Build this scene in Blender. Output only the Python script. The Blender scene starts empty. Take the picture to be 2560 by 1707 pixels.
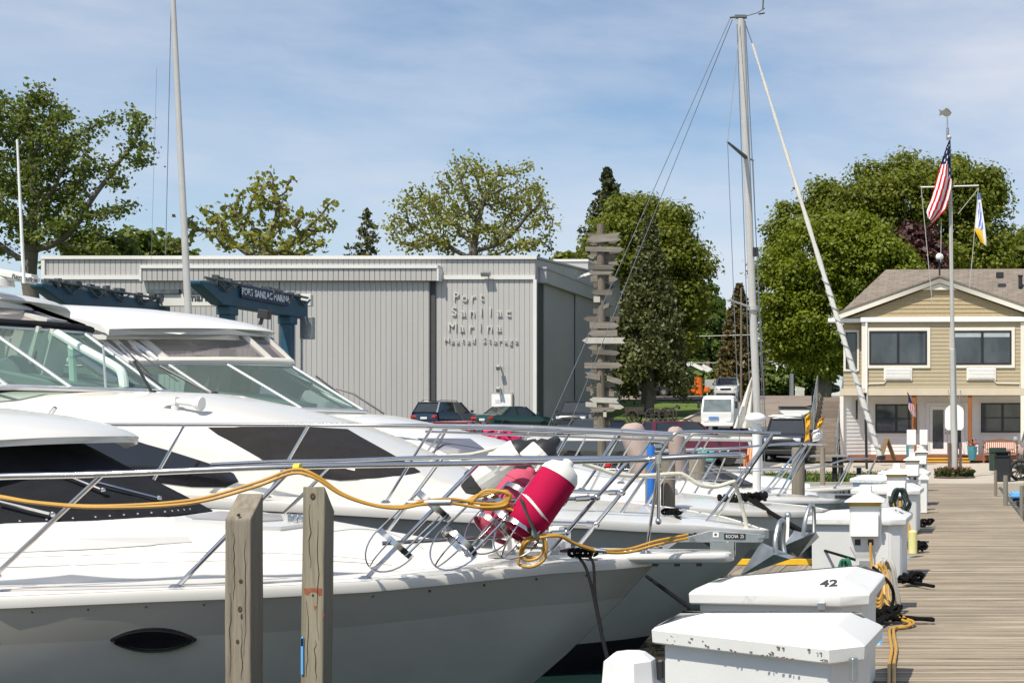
import bpy, bmesh, math, random
import numpy as np
from mathutils import Vector, Matrix
from mathutils.bvhtree import BVHTree
from math import sin, cos, pi, radians
V=Vector
R=random.Random(7)
C=bpy.context.scene.collection
F=3396.;CX=2378.;HY=1065.;EYE=1.6          # camera model, in pixels of the 2560 wide photograph
def P(x,y,d): return V(((x-CX)/F*d,d,EYE-(y-HY)/F*d))
def PX(x,d): return (x-CX)/F*d
def PZ(y,d): return EYE-(y-HY)/F*d
def lerp(a,b,t): return a+(b-a)*t
def interp(x,tab):
    if x<=tab[0][0]: return tab[0][1]
    for (a,va),(b,vb) in zip(tab,tab[1:]):
        if x<=b:
            t=(x-a)/(b-a); return va+(vb-va)*t
    return tab[-1][1]
# ---------------------------------------------------------------- materials
MC={}
LOWSPEC=('black_rope','black_canvas','red_fender_cover','faded_red_cover','magenta_rope','black_mesh_cover','black_hose','flag_red','flag_navy')
def nt(name):
    m=bpy.data.materials.new(name); m.use_nodes=True
    t=m.node_tree; t.nodes.clear()
    o=t.nodes.new('ShaderNodeOutputMaterial'); b=t.nodes.new('ShaderNodeBsdfPrincipled')
    t.links.new(b.outputs[0],o.inputs[0]); return m,t,b,o
def mul(c,k): return (min(c[0]*k,1),min(c[1]*k,1),min(c[2]*k,1),1)
def ramp(t,fac,stops):
    r=t.nodes.new('ShaderNodeValToRGB'); e=r.color_ramp.elements
    while len(e)<len(stops): e.new(.5)
    for k,(p,c) in enumerate(stops):
        e[k].position=p; e[k].color=(c[0],c[1],c[2],1)
    t.links.new(fac,r.inputs[0]); return r.outputs[0]
def noise(t,scale,detail=4,vec=None,rough=.6):
    n=t.nodes.new('ShaderNodeTexNoise'); n.inputs['Scale'].default_value=scale
    n.inputs['Detail'].default_value=detail; n.inputs['Roughness'].default_value=rough
    if vec is not None: t.links.new(vec,n.inputs['Vector'])
    return n.outputs[0]
def coords(t,sc=(1,1,1),kind='Object',rot=(0,0,0)):
    c=t.nodes.new('ShaderNodeTexCoord'); m=t.nodes.new('ShaderNodeMapping')
    m.inputs['Scale'].default_value=sc; m.inputs['Rotation'].default_value=rot
    t.links.new(c.outputs[kind],m.inputs[0]); return m.outputs[0]
def mixc(t,fac,a,b,mode='MIX'):
    m=t.nodes.new('ShaderNodeMix'); m.data_type='RGBA'; m.blend_type=mode
    for s,x in ((0,fac),(6,a),(7,b)):
        if hasattr(x,'is_linked') or hasattr(x,'links'): t.links.new(x,m.inputs[s])
        elif isinstance(x,(int,float)): m.inputs[s].default_value=x
        else: m.inputs[s].default_value=(x[0],x[1],x[2],1)
    return m.outputs[2]
def bump(t,b,h,strength=.3,dist=.02):
    n=t.nodes.new('ShaderNodeBump'); n.inputs['Strength'].default_value=strength; n.inputs['Distance'].default_value=dist
    t.links.new(h,n.inputs['Height']); t.links.new(n.outputs[0],b.inputs['Normal'])
def M(name,col,rough=.5,metal=0,var=.1,scale=3,bmp=0,bs=30,coat=0,stretch=(1,1,1),spots=None):
    if name in MC: return MC[name]
    m,t,b,o=nt(name); vec=coords(t,stretch)
    n=noise(t,scale,5,vec)
    c=ramp(t,n,[(.3,mul(col,1-var)),(.7,mul(col,1+var))])
    if spots:
        sc,thr,scol,amt=spots
        n2=noise(t,sc,6,vec,.7)
        f=ramp(t,n2,[(thr,(0,0,0)),(thr+.05,(amt,amt,amt))])
        c=mixc(t,f,c,scol)
    t.links.new(c,b.inputs['Base Color'])
    b.inputs['Roughness'].default_value=rough; b.inputs['Metallic'].default_value=metal
    if coat: b.inputs['Coat Weight'].default_value=coat
    if bmp: bump(t,b,noise(t,bs,4,vec),bmp)
    if name in LOWSPEC: b.inputs['Specular IOR Level'].default_value=.12
    MC[name]=m; return m
def wood(name,c1,c2,ax='z',rough=.85,sc=1.,knots=True,patch=None):
    if name in MC: return MC[name]
    m,t,b,o=nt(name); s={'z':(22*sc,22*sc,1.2*sc),'x':(1.2*sc,22*sc,22*sc),'y':(22*sc,1.2*sc,22*sc)}[ax]
    vec=coords(t,s); n=noise(t,1.,7,vec,.75); n3=noise(t,.9,3,coords(t,(1,1,1)))
    c=ramp(t,n,[(.25,mul(c2,.35)),(.40,mul(c2,.9)),(.55,c1),(.8,mul(c1,1.25))])
    c=mixc(t,ramp(t,n3,[(.35,(0,0,0)),(.7,(.55,.55,.55))]),c,mul(c2,.8))
    g=t.nodes.new('ShaderNodeNewGeometry')
    c=mixc(t,ramp(t,g.outputs['Random Per Island'],[(0,(.0,)*3),(.6,(.25,)*3),(1,(.8,)*3)]),c,mul(c1,.50))
    if patch:
        for (vx,pc,sca,thr) in patch:
            nn=noise(t,sca,3,coords(t,vx)); c=mixc(t,ramp(t,nn,[(thr,(0,0,0)),(thr+.03,(1,1,1))]),c,pc)
    t.links.new(c,b.inputs['Base Color']); b.inputs['Roughness'].default_value=rough
    bump(t,b,n,.55,.012); MC[name]=m; return m
def glassmat(name,tint,refl=.12,rough=.02,alpha=.7):
    # thin pane: lets light through with a tint, reflects by Fresnel
    if name in MC: return MC[name]
    m,t,b,o=nt(name); t.nodes.remove(b)
    tr=t.nodes.new('ShaderNodeBsdfTransparent'); tr.inputs[0].default_value=(*tint,1)
    df=t.nodes.new('ShaderNodeBsdfDiffuse'); df.inputs[0].default_value=(tint[0]*.5,tint[1]*.5,tint[2]*.5,1)
    m0=t.nodes.new('ShaderNodeMixShader'); m0.inputs[0].default_value=1-alpha
    t.links.new(tr.outputs[0],m0.inputs[1]); t.links.new(df.outputs[0],m0.inputs[2])
    gl=t.nodes.new('ShaderNodeBsdfGlossy'); gl.inputs['Roughness'].default_value=rough
    lw=t.nodes.new('ShaderNodeLayerWeight'); lw.inputs[0].default_value=refl
    n=noise(t,2.,3,coords(t)); bp=t.nodes.new('ShaderNodeBump'); bp.inputs['Strength'].default_value=.04
    t.links.new(n,bp.inputs['Height']); t.links.new(bp.outputs[0],gl.inputs['Normal'])
    mx=t.nodes.new('ShaderNodeMixShader'); t.links.new(lw.outputs['Fresnel'],mx.inputs[0])
    t.links.new(m0.outputs[0],mx.inputs[1]); t.links.new(gl.outputs[0],mx.inputs[2]); t.links.new(mx.outputs[0],o.inputs[0])
    MC[name]=m; return m
def leafmat(name,cols,trans=.35,rough=.55):
    if name in MC: return MC[name]
    m,t,b,o=nt(name); g=t.nodes.new('ShaderNodeNewGeometry')
    k=len(cols)-1
    c=ramp(t,g.outputs['Random Per Island'],[(i/k,cc) for i,cc in enumerate(cols)])
    n=noise(t,.35,3,coords(t)); c=mixc(t,ramp(t,n,[(.35,(0,0,0)),(.7,(.6,.6,.6))]),c,mul(cols[0],.8))
    t.links.new(c,b.inputs['Base Color']); b.inputs['Roughness'].default_value=rough
    tl=t.nodes.new('ShaderNodeBsdfTranslucent'); t.links.new(c,tl.inputs[0])
    mx=t.nodes.new('ShaderNodeMixShader'); mx.inputs[0].default_value=trans
    t.links.new(b.outputs[0],mx.inputs[1]); t.links.new(tl.outputs[0],mx.inputs[2]); t.links.new(mx.outputs[0],o.inputs[0])
    MC[name]=m; return m
# ---------------------------------------------------------------- mesh builder
def wl(o):
    l=V((0,0,0))
    while o: l+=o.location; o=o.parent
    return l
class MB:
    def __init__(s): s.v=[];s.f=[];s.m=[];s.mi=0
    def add(s,vs,fs):
        k=len(s.v); s.v+=[V(p) for p in vs]
        for f in fs: s.f.append([i+k for i in f]); s.m.append(s.mi)
        return s
    def box(s,c,d,rz=0,ry=0,rx=0):
        M_=Matrix.Rotation(rz,3,'Z')@Matrix.Rotation(ry,3,'Y')@Matrix.Rotation(rx,3,'X'); c=V(c)
        vs=[c+M_@V((sx*d[0]/2,sy*d[1]/2,sz*d[2]/2)) for sx in(-1,1) for sy in(-1,1) for sz in(-1,1)]
        return s.add(vs,[(0,1,3,2),(4,6,7,5),(0,4,5,1),(2,3,7,6),(0,2,6,4),(1,5,7,3)])
    def bb(s,a,b): a,b=V(a),V(b); return s.box((a+b)/2,[abs(x) for x in (b-a)])
    def beam(s,p,q,w,h,up=V((0,0,1))):
        p,q,up=V(p),V(q),V(up); d=(q-p).normalized()
        if abs(d.dot(up))>.98: up=V((0,1,0))
        a=d.cross(up).normalized()*w/2; b=a.cross(d).normalized()*h/2
        vs=[p-a-b,p-a+b,p+a-b,p+a+b,q-a-b,q-a+b,q+a-b,q+a+b]
        return s.add(vs,[(0,1,3,2),(4,6,7,5),(0,4,5,1),(2,3,7,6),(0,2,6,4),(1,5,7,3)])
    def tube(s,pts,r,seg=8,closed=False,caps=True):
        pts=[V(p) for p in pts]; n=len(pts); rs=r if isinstance(r,(list,tuple)) else [r]*n
        rings=[]; prev=None
        for i,p in enumerate(pts):
            a=pts[i-1] if (i>0 or closed) else p; b=pts[(i+1)%n] if (i<n-1 or closed) else p
            d=(b-a); d=d.normalized() if d.length>1e-9 else V((0,0,1))
            if prev is None:
                u=d.cross(V((0,0,1))) if abs(d.z)<.95 else d.cross(V((0,1,0)))
            else: u=prev-d*prev.dot(d)
            if u.length<1e-6: u=d.cross(V((1,0,0)))
            u.normalize(); prev=u; w=d.cross(u)
            rings.append([p+(u*cos(2*pi*k/seg)+w*sin(2*pi*k/seg))*rs[i] for k in range(seg)])
        k0=len(s.v); vs=[q for r_ in rings for q in r_]; fs=[]
        for i in range(n if closed else n-1):
            j=(i+1)%n
            for k in range(seg):
                l=(k+1)%seg; fs.append((i*seg+k,j*seg+k,j*seg+l,i*seg+l))
        if caps and not closed: fs.append(tuple(range(seg))[::-1]); fs.append(tuple((n-1)*seg+k for k in range(seg)))
        return s.add(vs,fs)
    def lathe(s,prof,c=(0,0,0),seg=20,ax=V((0,0,1)),sx=1,sy=1,ph=0):
        c=V(c); ax=V(ax).normalized(); q=V((0,0,1)).rotation_difference(ax)
        vs=[];fs=[]
        for (r,z) in prof:
            for k in range(seg):
                a=2*pi*k/seg+ph; vs.append(c+q@V((r*cos(a)*sx,r*sin(a)*sy,z)))
        for i in range(len(prof)-1):
            for k in range(seg):
                l=(k+1)%seg; fs.append((i*seg+k,i*seg+l,(i+1)*seg+l,(i+1)*seg+k))
        fs.append(tuple(range(seg))[::-1]); fs.append(tuple((len(prof)-1)*seg+k for k in range(seg)))
        return s.add(vs,fs)
    def ball(s,c,r,seg=12,rings=8,sc=(1,1,1),q=None):
        c=V(c); vs=[];fs=[]
        for i in range(rings+1):
            th=pi*i/rings
            for k in range(seg):
                a=2*pi*k/seg; p=V((r*sin(th)*cos(a)*sc[0],r*sin(th)*sin(a)*sc[1],r*cos(th)*sc[2]))
                vs.append(c+(q@p if q else p))
        for i in range(rings):
            for k in range(seg):
                l=(k+1)%seg; fs.append((i*seg+k,(i+1)*seg+k,(i+1)*seg+l,i*seg+l))
        return s.add(vs,fs)
    def prism(s,poly,vec):
        poly=[V(p) for p in poly]; vec=V(vec); n=len(poly)
        fs=[tuple(range(n))[::-1],tuple(range(n,2*n))]+[(i,(i+1)%n,n+(i+1)%n,n+i) for i in range(n)]
        return s.add(poly+[p+vec for p in poly],fs)
    def loft(s,rings,closed=True,caps=True):
        n=len(rings[0]); vs=[p for r in rings for p in r]; fs=[]
        for i in range(len(rings)-1):
            for k in range(n if closed else n-1):
                l=(k+1)%n; fs.append((i*n+k,i*n+l,(i+1)*n+l,(i+1)*n+k))
        if caps and closed: fs.append(tuple(range(n))[::-1]); fs.append(tuple((len(rings)-1)*n+k for k in range(n)))
        return s.add(vs,fs)
    def slab(s,rings,th):   # open surface given thickness downwards
        n=len(rings[0]); up=[[V(p) for p in r] for r in rings]; dn=[[p+V(th) for p in r] for r in up]
        return s.loft([u+d[::-1] for u,d in zip(up,dn)],True,True)
    def build(s,name,mat,parent=None,ang=35,bev=0,local=False,bseg=1,center=True):
        me=bpy.data.meshes.new(name); off=V((0,0,0)) if (local or not parent) else wl(parent)
        vs=s.v
        if not parent and center and not local:
            xs=[p.x for p in vs]; ys=[p.y for p in vs]; off=V(((min(xs)+max(xs))/2,(min(ys)+max(ys))/2,min(p.z for p in vs)))
        me.from_pydata([tuple(p-off) for p in vs],[],s.f)
        mats=mat if isinstance(mat,(list,tuple)) else [mat]
        for m_ in mats: me.materials.append(m_)
        if len(mats)>1: me.polygons.foreach_set('material_index',s.m)
        bm=bmesh.new(); bm.from_mesh(me)
        bmesh.ops.remove_doubles(bm,verts=bm.verts,dist=1e-5)
        bmesh.ops.recalc_face_normals(bm,faces=bm.faces)
        if bev:
            es=[e for e in bm.edges if len(e.link_faces)==2 and e.calc_face_angle(0)>radians(30)]
            bmesh.ops.bevel(bm,geom=es,offset=bev,segments=bseg,affect='EDGES',clamp_overlap=True)
        bm.to_mesh(me); bm.free()
        me.polygons.foreach_set('use_smooth',[True]*len(me.polygons))
        me.set_sharp_from_angle(angle=radians(ang))
        o=bpy.data.objects.new(name,me); C.objects.link(o)
        if parent: o.parent=parent
        elif center and not local: o.location=off
        return o
def tag(o,label=None,cat=None,group=None,kind=None):
    if label: o['label']=label
    if cat: o['category']=cat
    if group: o['group']=group
    if kind: o['kind']=kind
    return o
def thing(name,label,cat,loc=(0,0,0),rz=0,group=None):
    o=bpy.data.objects.new(name,None); C.objects.link(o); o.empty_display_size=.2
    o.location=loc; o.rotation_euler=(0,0,rz); return tag(o,label,cat,group)
def copytree(o,parent=None):
    c=o.copy(); C.objects.link(c)
    if parent: c.parent=parent
    for ch in [x for x in o.children]: copytree(ch,c)
    return c
def struct(mb,name,mat,**k): return tag(mb.build(name,mat,None,**k),kind='structure')
def text(body,size,mat,name,parent,loc,rot,ext=.01,local=False,bold=0,sx=1,space=1,tl=None,xyz=None):
    cu=bpy.data.curves.new('t','FONT'); cu.body=body; cu.size=size; cu.extrude=ext; cu.offset=bold; cu.space_character=space
    cu.align_x='CENTER'; cu.align_y='CENTER'; cu.resolution_u=3
    o=bpy.data.objects.new('t',cu); C.objects.link(o)
    dg=bpy.context.evaluated_depsgraph_get(); me=bpy.data.meshes.new_from_object(o.evaluated_get(dg))
    bpy.data.objects.remove(o); bpy.data.curves.remove(cu)
    me.name=name; me.materials.clear(); me.materials.append(mat)
    Mx=Matrix.Translation(V(loc)-(V((0,0,0)) if (local or not parent) else wl(parent)))@rot.to_4x4()@Matrix.Diagonal((sx,1,1,1))
    me.transform(Mx)
    r=bpy.data.objects.new(name,me); C.objects.link(r); r.parent=parent
    return r
def rotm(xd,yd):
    xd=V(xd).normalized(); yd=V(yd).normalized(); z=xd.cross(yd).normalized(); yd=z.cross(xd)
    return Matrix((xd,yd,z)).transposed()
FRONT=rotm((1,0,0),(0,0,1))      # text standing, read from the camera side
def curve(pts,n=6):
    pts=[V(p) for p in pts]; out=[]
    for i in range(len(pts)-1):
        p0=pts[max(i-1,0)];p1=pts[i];p2=pts[i+1];p3=pts[min(i+2,len(pts)-1)]
        for k in range(n):
            t=k/n; out.append(.5*((2*p1)+(p2-p0)*t+(2*p0-5*p1+4*p2-p3)*t*t+(3*p1-p0-3*p2+p3)*t**3))
    out.append(pts[-1]); return out
def inpoly(x,y,poly):
    r=False; j=len(poly)-1
    for i in range(len(poly)):
        xi,yi=poly[i]; xj,yj=poly[j]
        if (yi>y)!=(yj>y) and x<(xj-xi)*(y-yi)/(yj-yi)+xi: r=not r
        j=i
    return r
def patch(mb,outline,off=.012,thick=.02):
    # panel (window, canvas) that follows the surface of mb; outline seen along the sight lines gives its real extent on that surface
    bv=BVHTree.FromPolygons([tuple(v) for v in mb.v],[tuple(f) for f in mb.f])
    bm=bmesh.new(); vs=[bm.verts.new((x,y,0)) for x,y in outline]; f=bm.faces.new(vs)
    xs=[p[0] for p in outline]; ys=[p[1] for p in outline]
    for a,b,n,dr in ((min(xs),max(xs),40,0),(min(ys),max(ys),24,1)):
        for i in range(1,n):
            c=a+(b-a)*i/n; no=V((1,0,0)) if dr==0 else V((0,1,0)); co=V((c,0,0)) if dr==0 else V((0,c,0))
            bmesh.ops.bisect_plane(bm,geom=bm.verts[:]+bm.edges[:]+bm.faces[:],plane_co=co,plane_no=no)
    out=MB(); o=V((0,0,EYE)); bm.verts.index_update(); top=[];ok=True
    for v in bm.verts:
        d=P(v.co.x,v.co.y,1.)-o; hit=bv.ray_cast(o,d.normalized())
        if hit[0] is None: top.append(None); continue
        nrm=hit[1]
        if nrm.dot(d)>0: nrm=-nrm
        top.append((hit[0]+nrm*off,nrm))
    fs=[[v.index for v in f.verts] for f in bm.faces]; fs=[f for f in fs if all(top[i] for i in f)]
    for i,tt in enumerate(top):
        if tt is None: top[i]=(V((0,0,-50)),V((0,0,1)))
    bm.free()
    out.add([t_[0] for t_ in top],fs)
    used=set(i for f in fs for i in f)
    remap={i:k for k,i in enumerate(sorted(used))}
    out.v=[top[i][0] for i in sorted(used)]; out.f=[[remap[i] for i in f] for f in fs]; out.m=[0]*len(fs)
    # rim skirt
    ed={}
    for f in out.f:
        for a,b in zip(f,f[1:]+f[:1]):
            k=(min(a,b),max(a,b)); ed[k]=ed.get(k,0)+1
    base=len(out.v); nr=[top[i][1] for i in sorted(used)]
    out.v+=[p-n*thick for p,n in zip(out.v[:base],nr)]
    for (a,b),c in ed.items():
        if c==1: out.f.append([a,b,base+b,base+a]); out.m.append(0)
    return out
# ---------------------------------------------------------------- palette
GEL=M('white_gelcoat',(.70,.685,.65),.22,0,.025,1.5,coat=.3)
GELD=M('nonskid_deck',(.67,.655,.625),.5,0,.03,2,.05,400)
CREAM=M('cream_gelcoat',(.69,.66,.60),.24,0,.02,1.2,coat=.3)
HULLG=M('grey_hull_paint',(.50,.48,.44),.22,0,.07,2.5,coat=.25)
HULLT=M('dark_grey_hull_paint',(.42,.40,.355),.20,0,.06,1.,coat=.25)
STEEL=M('polished_steel',(.60,.585,.57),.20,1,.04,6)
GALV=M('galvanised_steel',(.43,.45,.46),.42,.85,.18,9)
ALU=M('brushed_aluminium',(.66,.66,.66),.35,.8,.06,9)
MASTW=M('mast_paint',(.49,.475,.45),.35,.15,.05,2)
BLACKC=M('black_canvas',(.017,.018,.021),.85,0,.25,6,.3,220)
BLACKG=M('black_window_gloss',(.012,.011,.013),.06,0,.1,3,coat=.5)
BLACKP=M('black_plastic',(.022,.022,.024),.42,0,.2,6)
RUBBER=M('tyre_rubber',(.02,.02,.02),.8,0,.2,10)
GREYW=M('smoky_grey_window',(.13,.135,.17),.25,0,.1,3)
GLASSG=glassmat('green_windscreen_glass',(.68,.87,.82),.15,.02,.80)
VINYL=glassmat('clear_vinyl',(.78,.73,.74),.12,.10,.66)
WINDK=M('dark_house_glass',(.05,.058,.07),.04,0,.6,.9,coat=.6,stretch=(1,1,.45))  # vertical streaks in the colour stand in for varied reflections
CARGL=M('car_glass',(.03,.035,.038),.05,0,.1,2,coat=.5)
WHITEP=M('white_paint',(.80,.80,.78),.42,0,.03,2)
BOXW=M('white_box_fibreglass',(.71,.71,.695),.40,0,.03,2,.06,90,spots=(5,.63,(.42,.38,.32),.35))
BOXB=M('box_wall_fibreglass',(.66,.665,.66),.5,0,.05,2,.05,60,spots=(4,.72,(.42,.38,.33),.4))
PEDW=M('pedestal_plastic',(.74,.735,.715),.38,0,.03,3,spots=(9,.74,(.45,.40,.33),.35))
YELLOW=M('yellow_rubber_cord',(.48,.26,.035),.45,0,.12,5)
YELP=M('yellow_paint',(.75,.45,.02),.5,0,.1,4)
AMBER=M('amber_lens',(.45,.30,.06),.3,0,.1,5)
ROPEK=M('black_rope',(.008,.008,.008),.8,0,.3,40,.5,300)
ROPEW=M('cream_rope',(.68,.64,.53),.75,0,.12,40,.4,300)
HOSEG=M('green_hose',(.03,.16,.10),.4,0,.2,6)
HOSEGY=M('grey_hose',(.42,.40,.36),.5,0,.15,6)
HOSEDK=M('dark_green_hose',(.03,.06,.05),.4,0,.2,6)
RED=M('red_fender_cover',(.42,.006,.055),.75,0,.10,5,.2,200)
REDF=M('faded_red_cover',(.50,.085,.14),.8,0,.12,5,.2,200)
FENW=M('white_fender_vinyl',(.72,.71,.66),.45,0,.08,5)
TAN=M('tan_canvas',(.40,.31,.27),.85,0,.10,4,.3,80)
ORANGE=M('orange_plastic',(.80,.16,.02),.45,0,.1,5)
BLUEP=M('blue_plastic',(.02,.16,.55),.4,0,.1,5)
BLUEL=M('light_blue_plastic',(.14,.42,.80),.5,0,.12,4)
LIFTB=M('travel_lift_blue_paint',(.016,.072,.125),.45,0,.18,1.5,spots=(3,.70,(.07,.09,.11),.5))
NAVY=M('navy_signboard',(.015,.035,.10),.5,0,.1,3)
TEAL=M('teal_glaze',(.05,.22,.28),.3,0,.15,4)
BROWNP=wood('cedar_post',(.42,.15,.04),(.28,.09,.025),'z',.6)
POSTW=wood('weathered_timber',(.37,.325,.25),(.20,.17,.13),'z')
POSTP=wood('painted_weathered_timber',(.41,.37,.27),(.25,.22,.16),'z')
DECKW=wood('weathered_deck_boards',(.41,.34,.25),(.225,.18,.13),'x',.85,.55)
FINW=wood('finger_dock_boards',(.36,.31,.25),(.22,.18,.14),'y')
SIGNW=wood('driftwood_board',(.31,.275,.235),(.19,.165,.14),'x')
POLEW=wood('pole_timber',(.27,.225,.18),(.16,.13,.10),'z')
BARK=M('tree_bark',(.12,.10,.08),.9,0,.3,6,.6,14,stretch=(3,3,.6))
BARKG=M('grey_tree_bark',(.13,.115,.095),.9,0,.3,6,.6,14,stretch=(3,3,.6))
SHEDM=M('grey_metal_cladding',(.43,.42,.405),.5,.1,.04,.4,stretch=(1,1,.25))
SHEDD=M('grey_door_cladding',(.405,.395,.38),.5,.1,.05,.5,stretch=(1,1,.25))
SHEDS=M('grey_steel_side_wall',(.43,.425,.43),.55,.1,.05,.4)
SHEDT=M('pale_metal_trim',(.66,.65,.63),.45,0,.04,1)
SIDT=M('tan_lap_siding',(.385,.325,.215),.7,0,.05,2,.1,60)
SHAKE=M('tan_shingle_siding',(.39,.31,.185),.75,0,.10,9,.2,60)
SIDW=M('white_lap_siding',(.74,.74,.72),.6,0,.03,2)
TRIM=M('cream_trim',(.72,.68,.60),.55,0,.03,2)
FASC=M('tan_fascia',(.55,.48,.37),.6,0,.04,2)
BLKF=M('black_window_frame',(.015,.015,.018),.4,0,.1,4)
BLUEFAB=M('dark_cloth',(.03,.04,.09),.8,0,.2,6)
CHROME=STEEL
def shingle():
    m,t,b,o=nt('asphalt_shingles'); br=t.nodes.new('ShaderNodeTexBrick')
    t.links.new(coords(t,(1,1,1)),br.inputs[0]); br.inputs['Scale'].default_value=1.
    br.inputs['Brick Width'].default_value=.45; br.inputs['Row Height'].default_value=.16; br.inputs['Mortar Size'].default_value=.012
    br.inputs['Color1'].default_value=(.22,.185,.15,1); br.inputs['Color2'].default_value=(.15,.125,.105,1); br.inputs['Mortar'].default_value=(.07,.06,.05,1)
    c=mixc(t,ramp(t,noise(t,2.2,5,coords(t)),[(.3,(0,0,0)),(.7,(.5,.5,.5))]),br.outputs[0],(.26,.22,.18))
    t.links.new(c,b.inputs['Base Color']); b.inputs['Roughness'].default_value=.9; return m
SHING=shingle()
def groundmat(name,c1,c2,c3,s1,s2,rough=.95,bmp=.3,bs=60):
    m,t,b,o=nt(name); v=coords(t)
    c=ramp(t,noise(t,s1,6,v,.65),[(.3,c1),(.55,c2),(.75,c3)])
    c=mixc(t,ramp(t,noise(t,s2,5,v,.7),[(.4,(0,0,0)),(.65,(.5,.5,.5))]),c,c1)
    t.links.new(c,b.inputs['Base Color']); b.inputs['Roughness'].default_value=rough
    bump(t,b,noise(t,bs,4,v),bmp,.02); return m
GRASS=groundmat('mown_grass',(.055,.095,.012),(.10,.155,.018),(.17,.21,.03),.5,9,bmp=.6,bs=30)
ASPH=groundmat('parking_asphalt',(.10,.098,.092),(.13,.125,.118),(.16,.153,.142),.7,14)
ROADM=groundmat('worn_road_surface',(.21,.17,.14),(.255,.21,.175),(.29,.24,.20),.3,8)
CONC=groundmat('concrete_paving',(.40,.35,.285),(.46,.405,.33),(.50,.445,.37),.8,10,bmp=.1)
SOIL=groundmat('soil',(.06,.045,.03),(.09,.07,.05),(.12,.09,.06),2,12)
def watermat():
    m,t,b,o=nt('harbour_water'); b.inputs['Base Color'].default_value=(.012,.030,.028,1); b.inputs['Roughness'].default_value=.06
    b.inputs['IOR'].default_value=1.33
    bump(t,b,noise(t,2.6,5,coords(t,(1,.6,1))),.35,.06); return m
WATER=watermat()
# ---------------------------------------------------------------- camera, sky, sun
S=bpy.context.scene
cam=bpy.data.cameras.new('camera'); co=bpy.data.objects.new('camera',cam); C.objects.link(co); S.camera=co
co.location=(0,0,EYE); co.rotation_euler=(pi/2,0,0); cam.sensor_width=36; cam.lens=36*F/2560
cam.shift_x=(1280-CX)/2560; cam.shift_y=(HY-853.5)/2560; cam.clip_end=3000; cam.clip_start=.1
SD=V((-.22,-.50,.84)).normalized()
el=math.asin(SD.z); az=math.atan2(SD.x,SD.y)
sun=bpy.data.lights.new('sun','SUN'); sun.energy=4.8; sun.angle=radians(.5); sun.color=(1,.93,.80)
so=bpy.data.objects.new('sun',sun); C.objects.link(so); so.rotation_euler=(-SD).to_track_quat('-Z','Y').to_euler(); so.location=(-20,-20,40)
w=bpy.data.worlds.new('World'); S.world=w; w.use_nodes=True; t=w.node_tree; t.nodes.clear()
sky=t.nodes.new('ShaderNodeTexSky'); sky.sky_type='NISHITA'; sky.sun_disc=False; sky.sun_elevation=el; sky.sun_rotation=az
sky.air_density=1.; sky.dust_density=.6; sky.ozone_density=1.6
bg=t.nodes.new('ShaderNodeBackground'); bg.inputs[1].default_value=.112
ow=t.nodes.new('ShaderNodeOutputWorld')
vec=coords(t,(1.,1.,3.6),'Generated',(radians(8),radians(14),0))
n1=noise(t,1.5,8,vec,.58); n2=noise(t,.9,3,coords(t,(1,1,2.2),'Generated'))
f1=ramp(t,n1,[(.38,(0,0,0)),(.64,(.85,.85,.85))]); f2=ramp(t,n2,[(.30,(.35,.35,.35)),(.58,(1,1,1))])
fm=mixc(t,1.,f1,f2,'MULTIPLY')
lift=mixc(t,1.,sky.outputs[0],(.95,1.03,1.07),'MULTIPLY')
cl=mixc(t,fm,lift,(6.0,6.25,6.9))
t.links.new(cl,bg.inputs[0]); t.links.new(bg.outputs[0],ow.inputs[0])
S.view_settings.view_transform='Standard'; S.view_settings.look='None'; S.view_settings.exposure=.18; S.view_settings.gamma=1
S.render.engine='CYCLES'; S.cycles.max_bounces=8; S.cycles.transparent_max_bounces=24
# ---------------------------------------------------------------- terrain
HT=[(50,0),(80,1.35),(96,2.75),(112,3.95),(125,4.5),(3000,4.5)]
def hill(Y): return interp(Y,HT)
def gz(X,Y):
    h=hill(Y)
    if X>-10 and Y<112:
        k=min(1,(X+10)/4)
        h2=max(0,min(hill(112),(Y-74)*.107)) if Y>74 else 0
        h=lerp(h,h2,k)
    return h-.02
XS=sorted(set([-900,-400,-200,-120,-80,-60,-50,-45]+[-42+i*2 for i in range(16)]+[-9,-8,-7,-6,-5,-4,0,4,8,14,20,30,50,90,200,500,900]))
YS=[37.6,40,42,44,48,52,55,58,60,63,66,70,74,78,82,86,90,95,100,105,108,112,116,120,130,160,220,400,900,1800]
def sheet(xs,ys,dz,inside=None):
    mb=MB(); nx=len(xs); vs=[(x,y,gz(x,y)+dz) for y in ys for x in xs]; fs=[]
    for j in range(len(ys)-1):
        for i in range(nx-1):
            if inside and not inside((xs[i]+xs[i+1])/2,(ys[j]+ys[j+1])/2): continue
            fs.append((j*nx+i,j*nx+i+1,(j+1)*nx+i+1,(j+1)*nx+i))
    mb.add(vs,fs); return mb
def fr(a,b,n): return [a+(b-a)*i/n for i in range(n+1)]
g=struct(sheet(XS,YS,0),'ground',GRASS,ang=60)
struct(sheet([-60,-50]+fr(-44,-10,17)+[-9,-8,-7],[47.5,50,52,55,58,60,63,66,70,74,78,80,82],.05),'parking_lot',ASPH,ang=60)
struct(sheet([-6.99,-6,-5,-4,-2,0,2,4,8,14],[45.5,48,50,52,55,58,60],.045),'pavement',CONC,ang=60)
mb=MB(); mb.bb((-1.9,37.55,-.3),(2.4,45.5,.026)); struct(mb,'path',CONC)
rp=[(-17.3,58,-10.5),(-16.9,83,-11.2),(-17.2,95,-11.),(-17.2,99,-10.8),(-17,104,-9.6),(-30,108,20)]
mb=MB(); n=12
vs=[];fs=[]; ys=fr(82.1,108,26)
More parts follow.
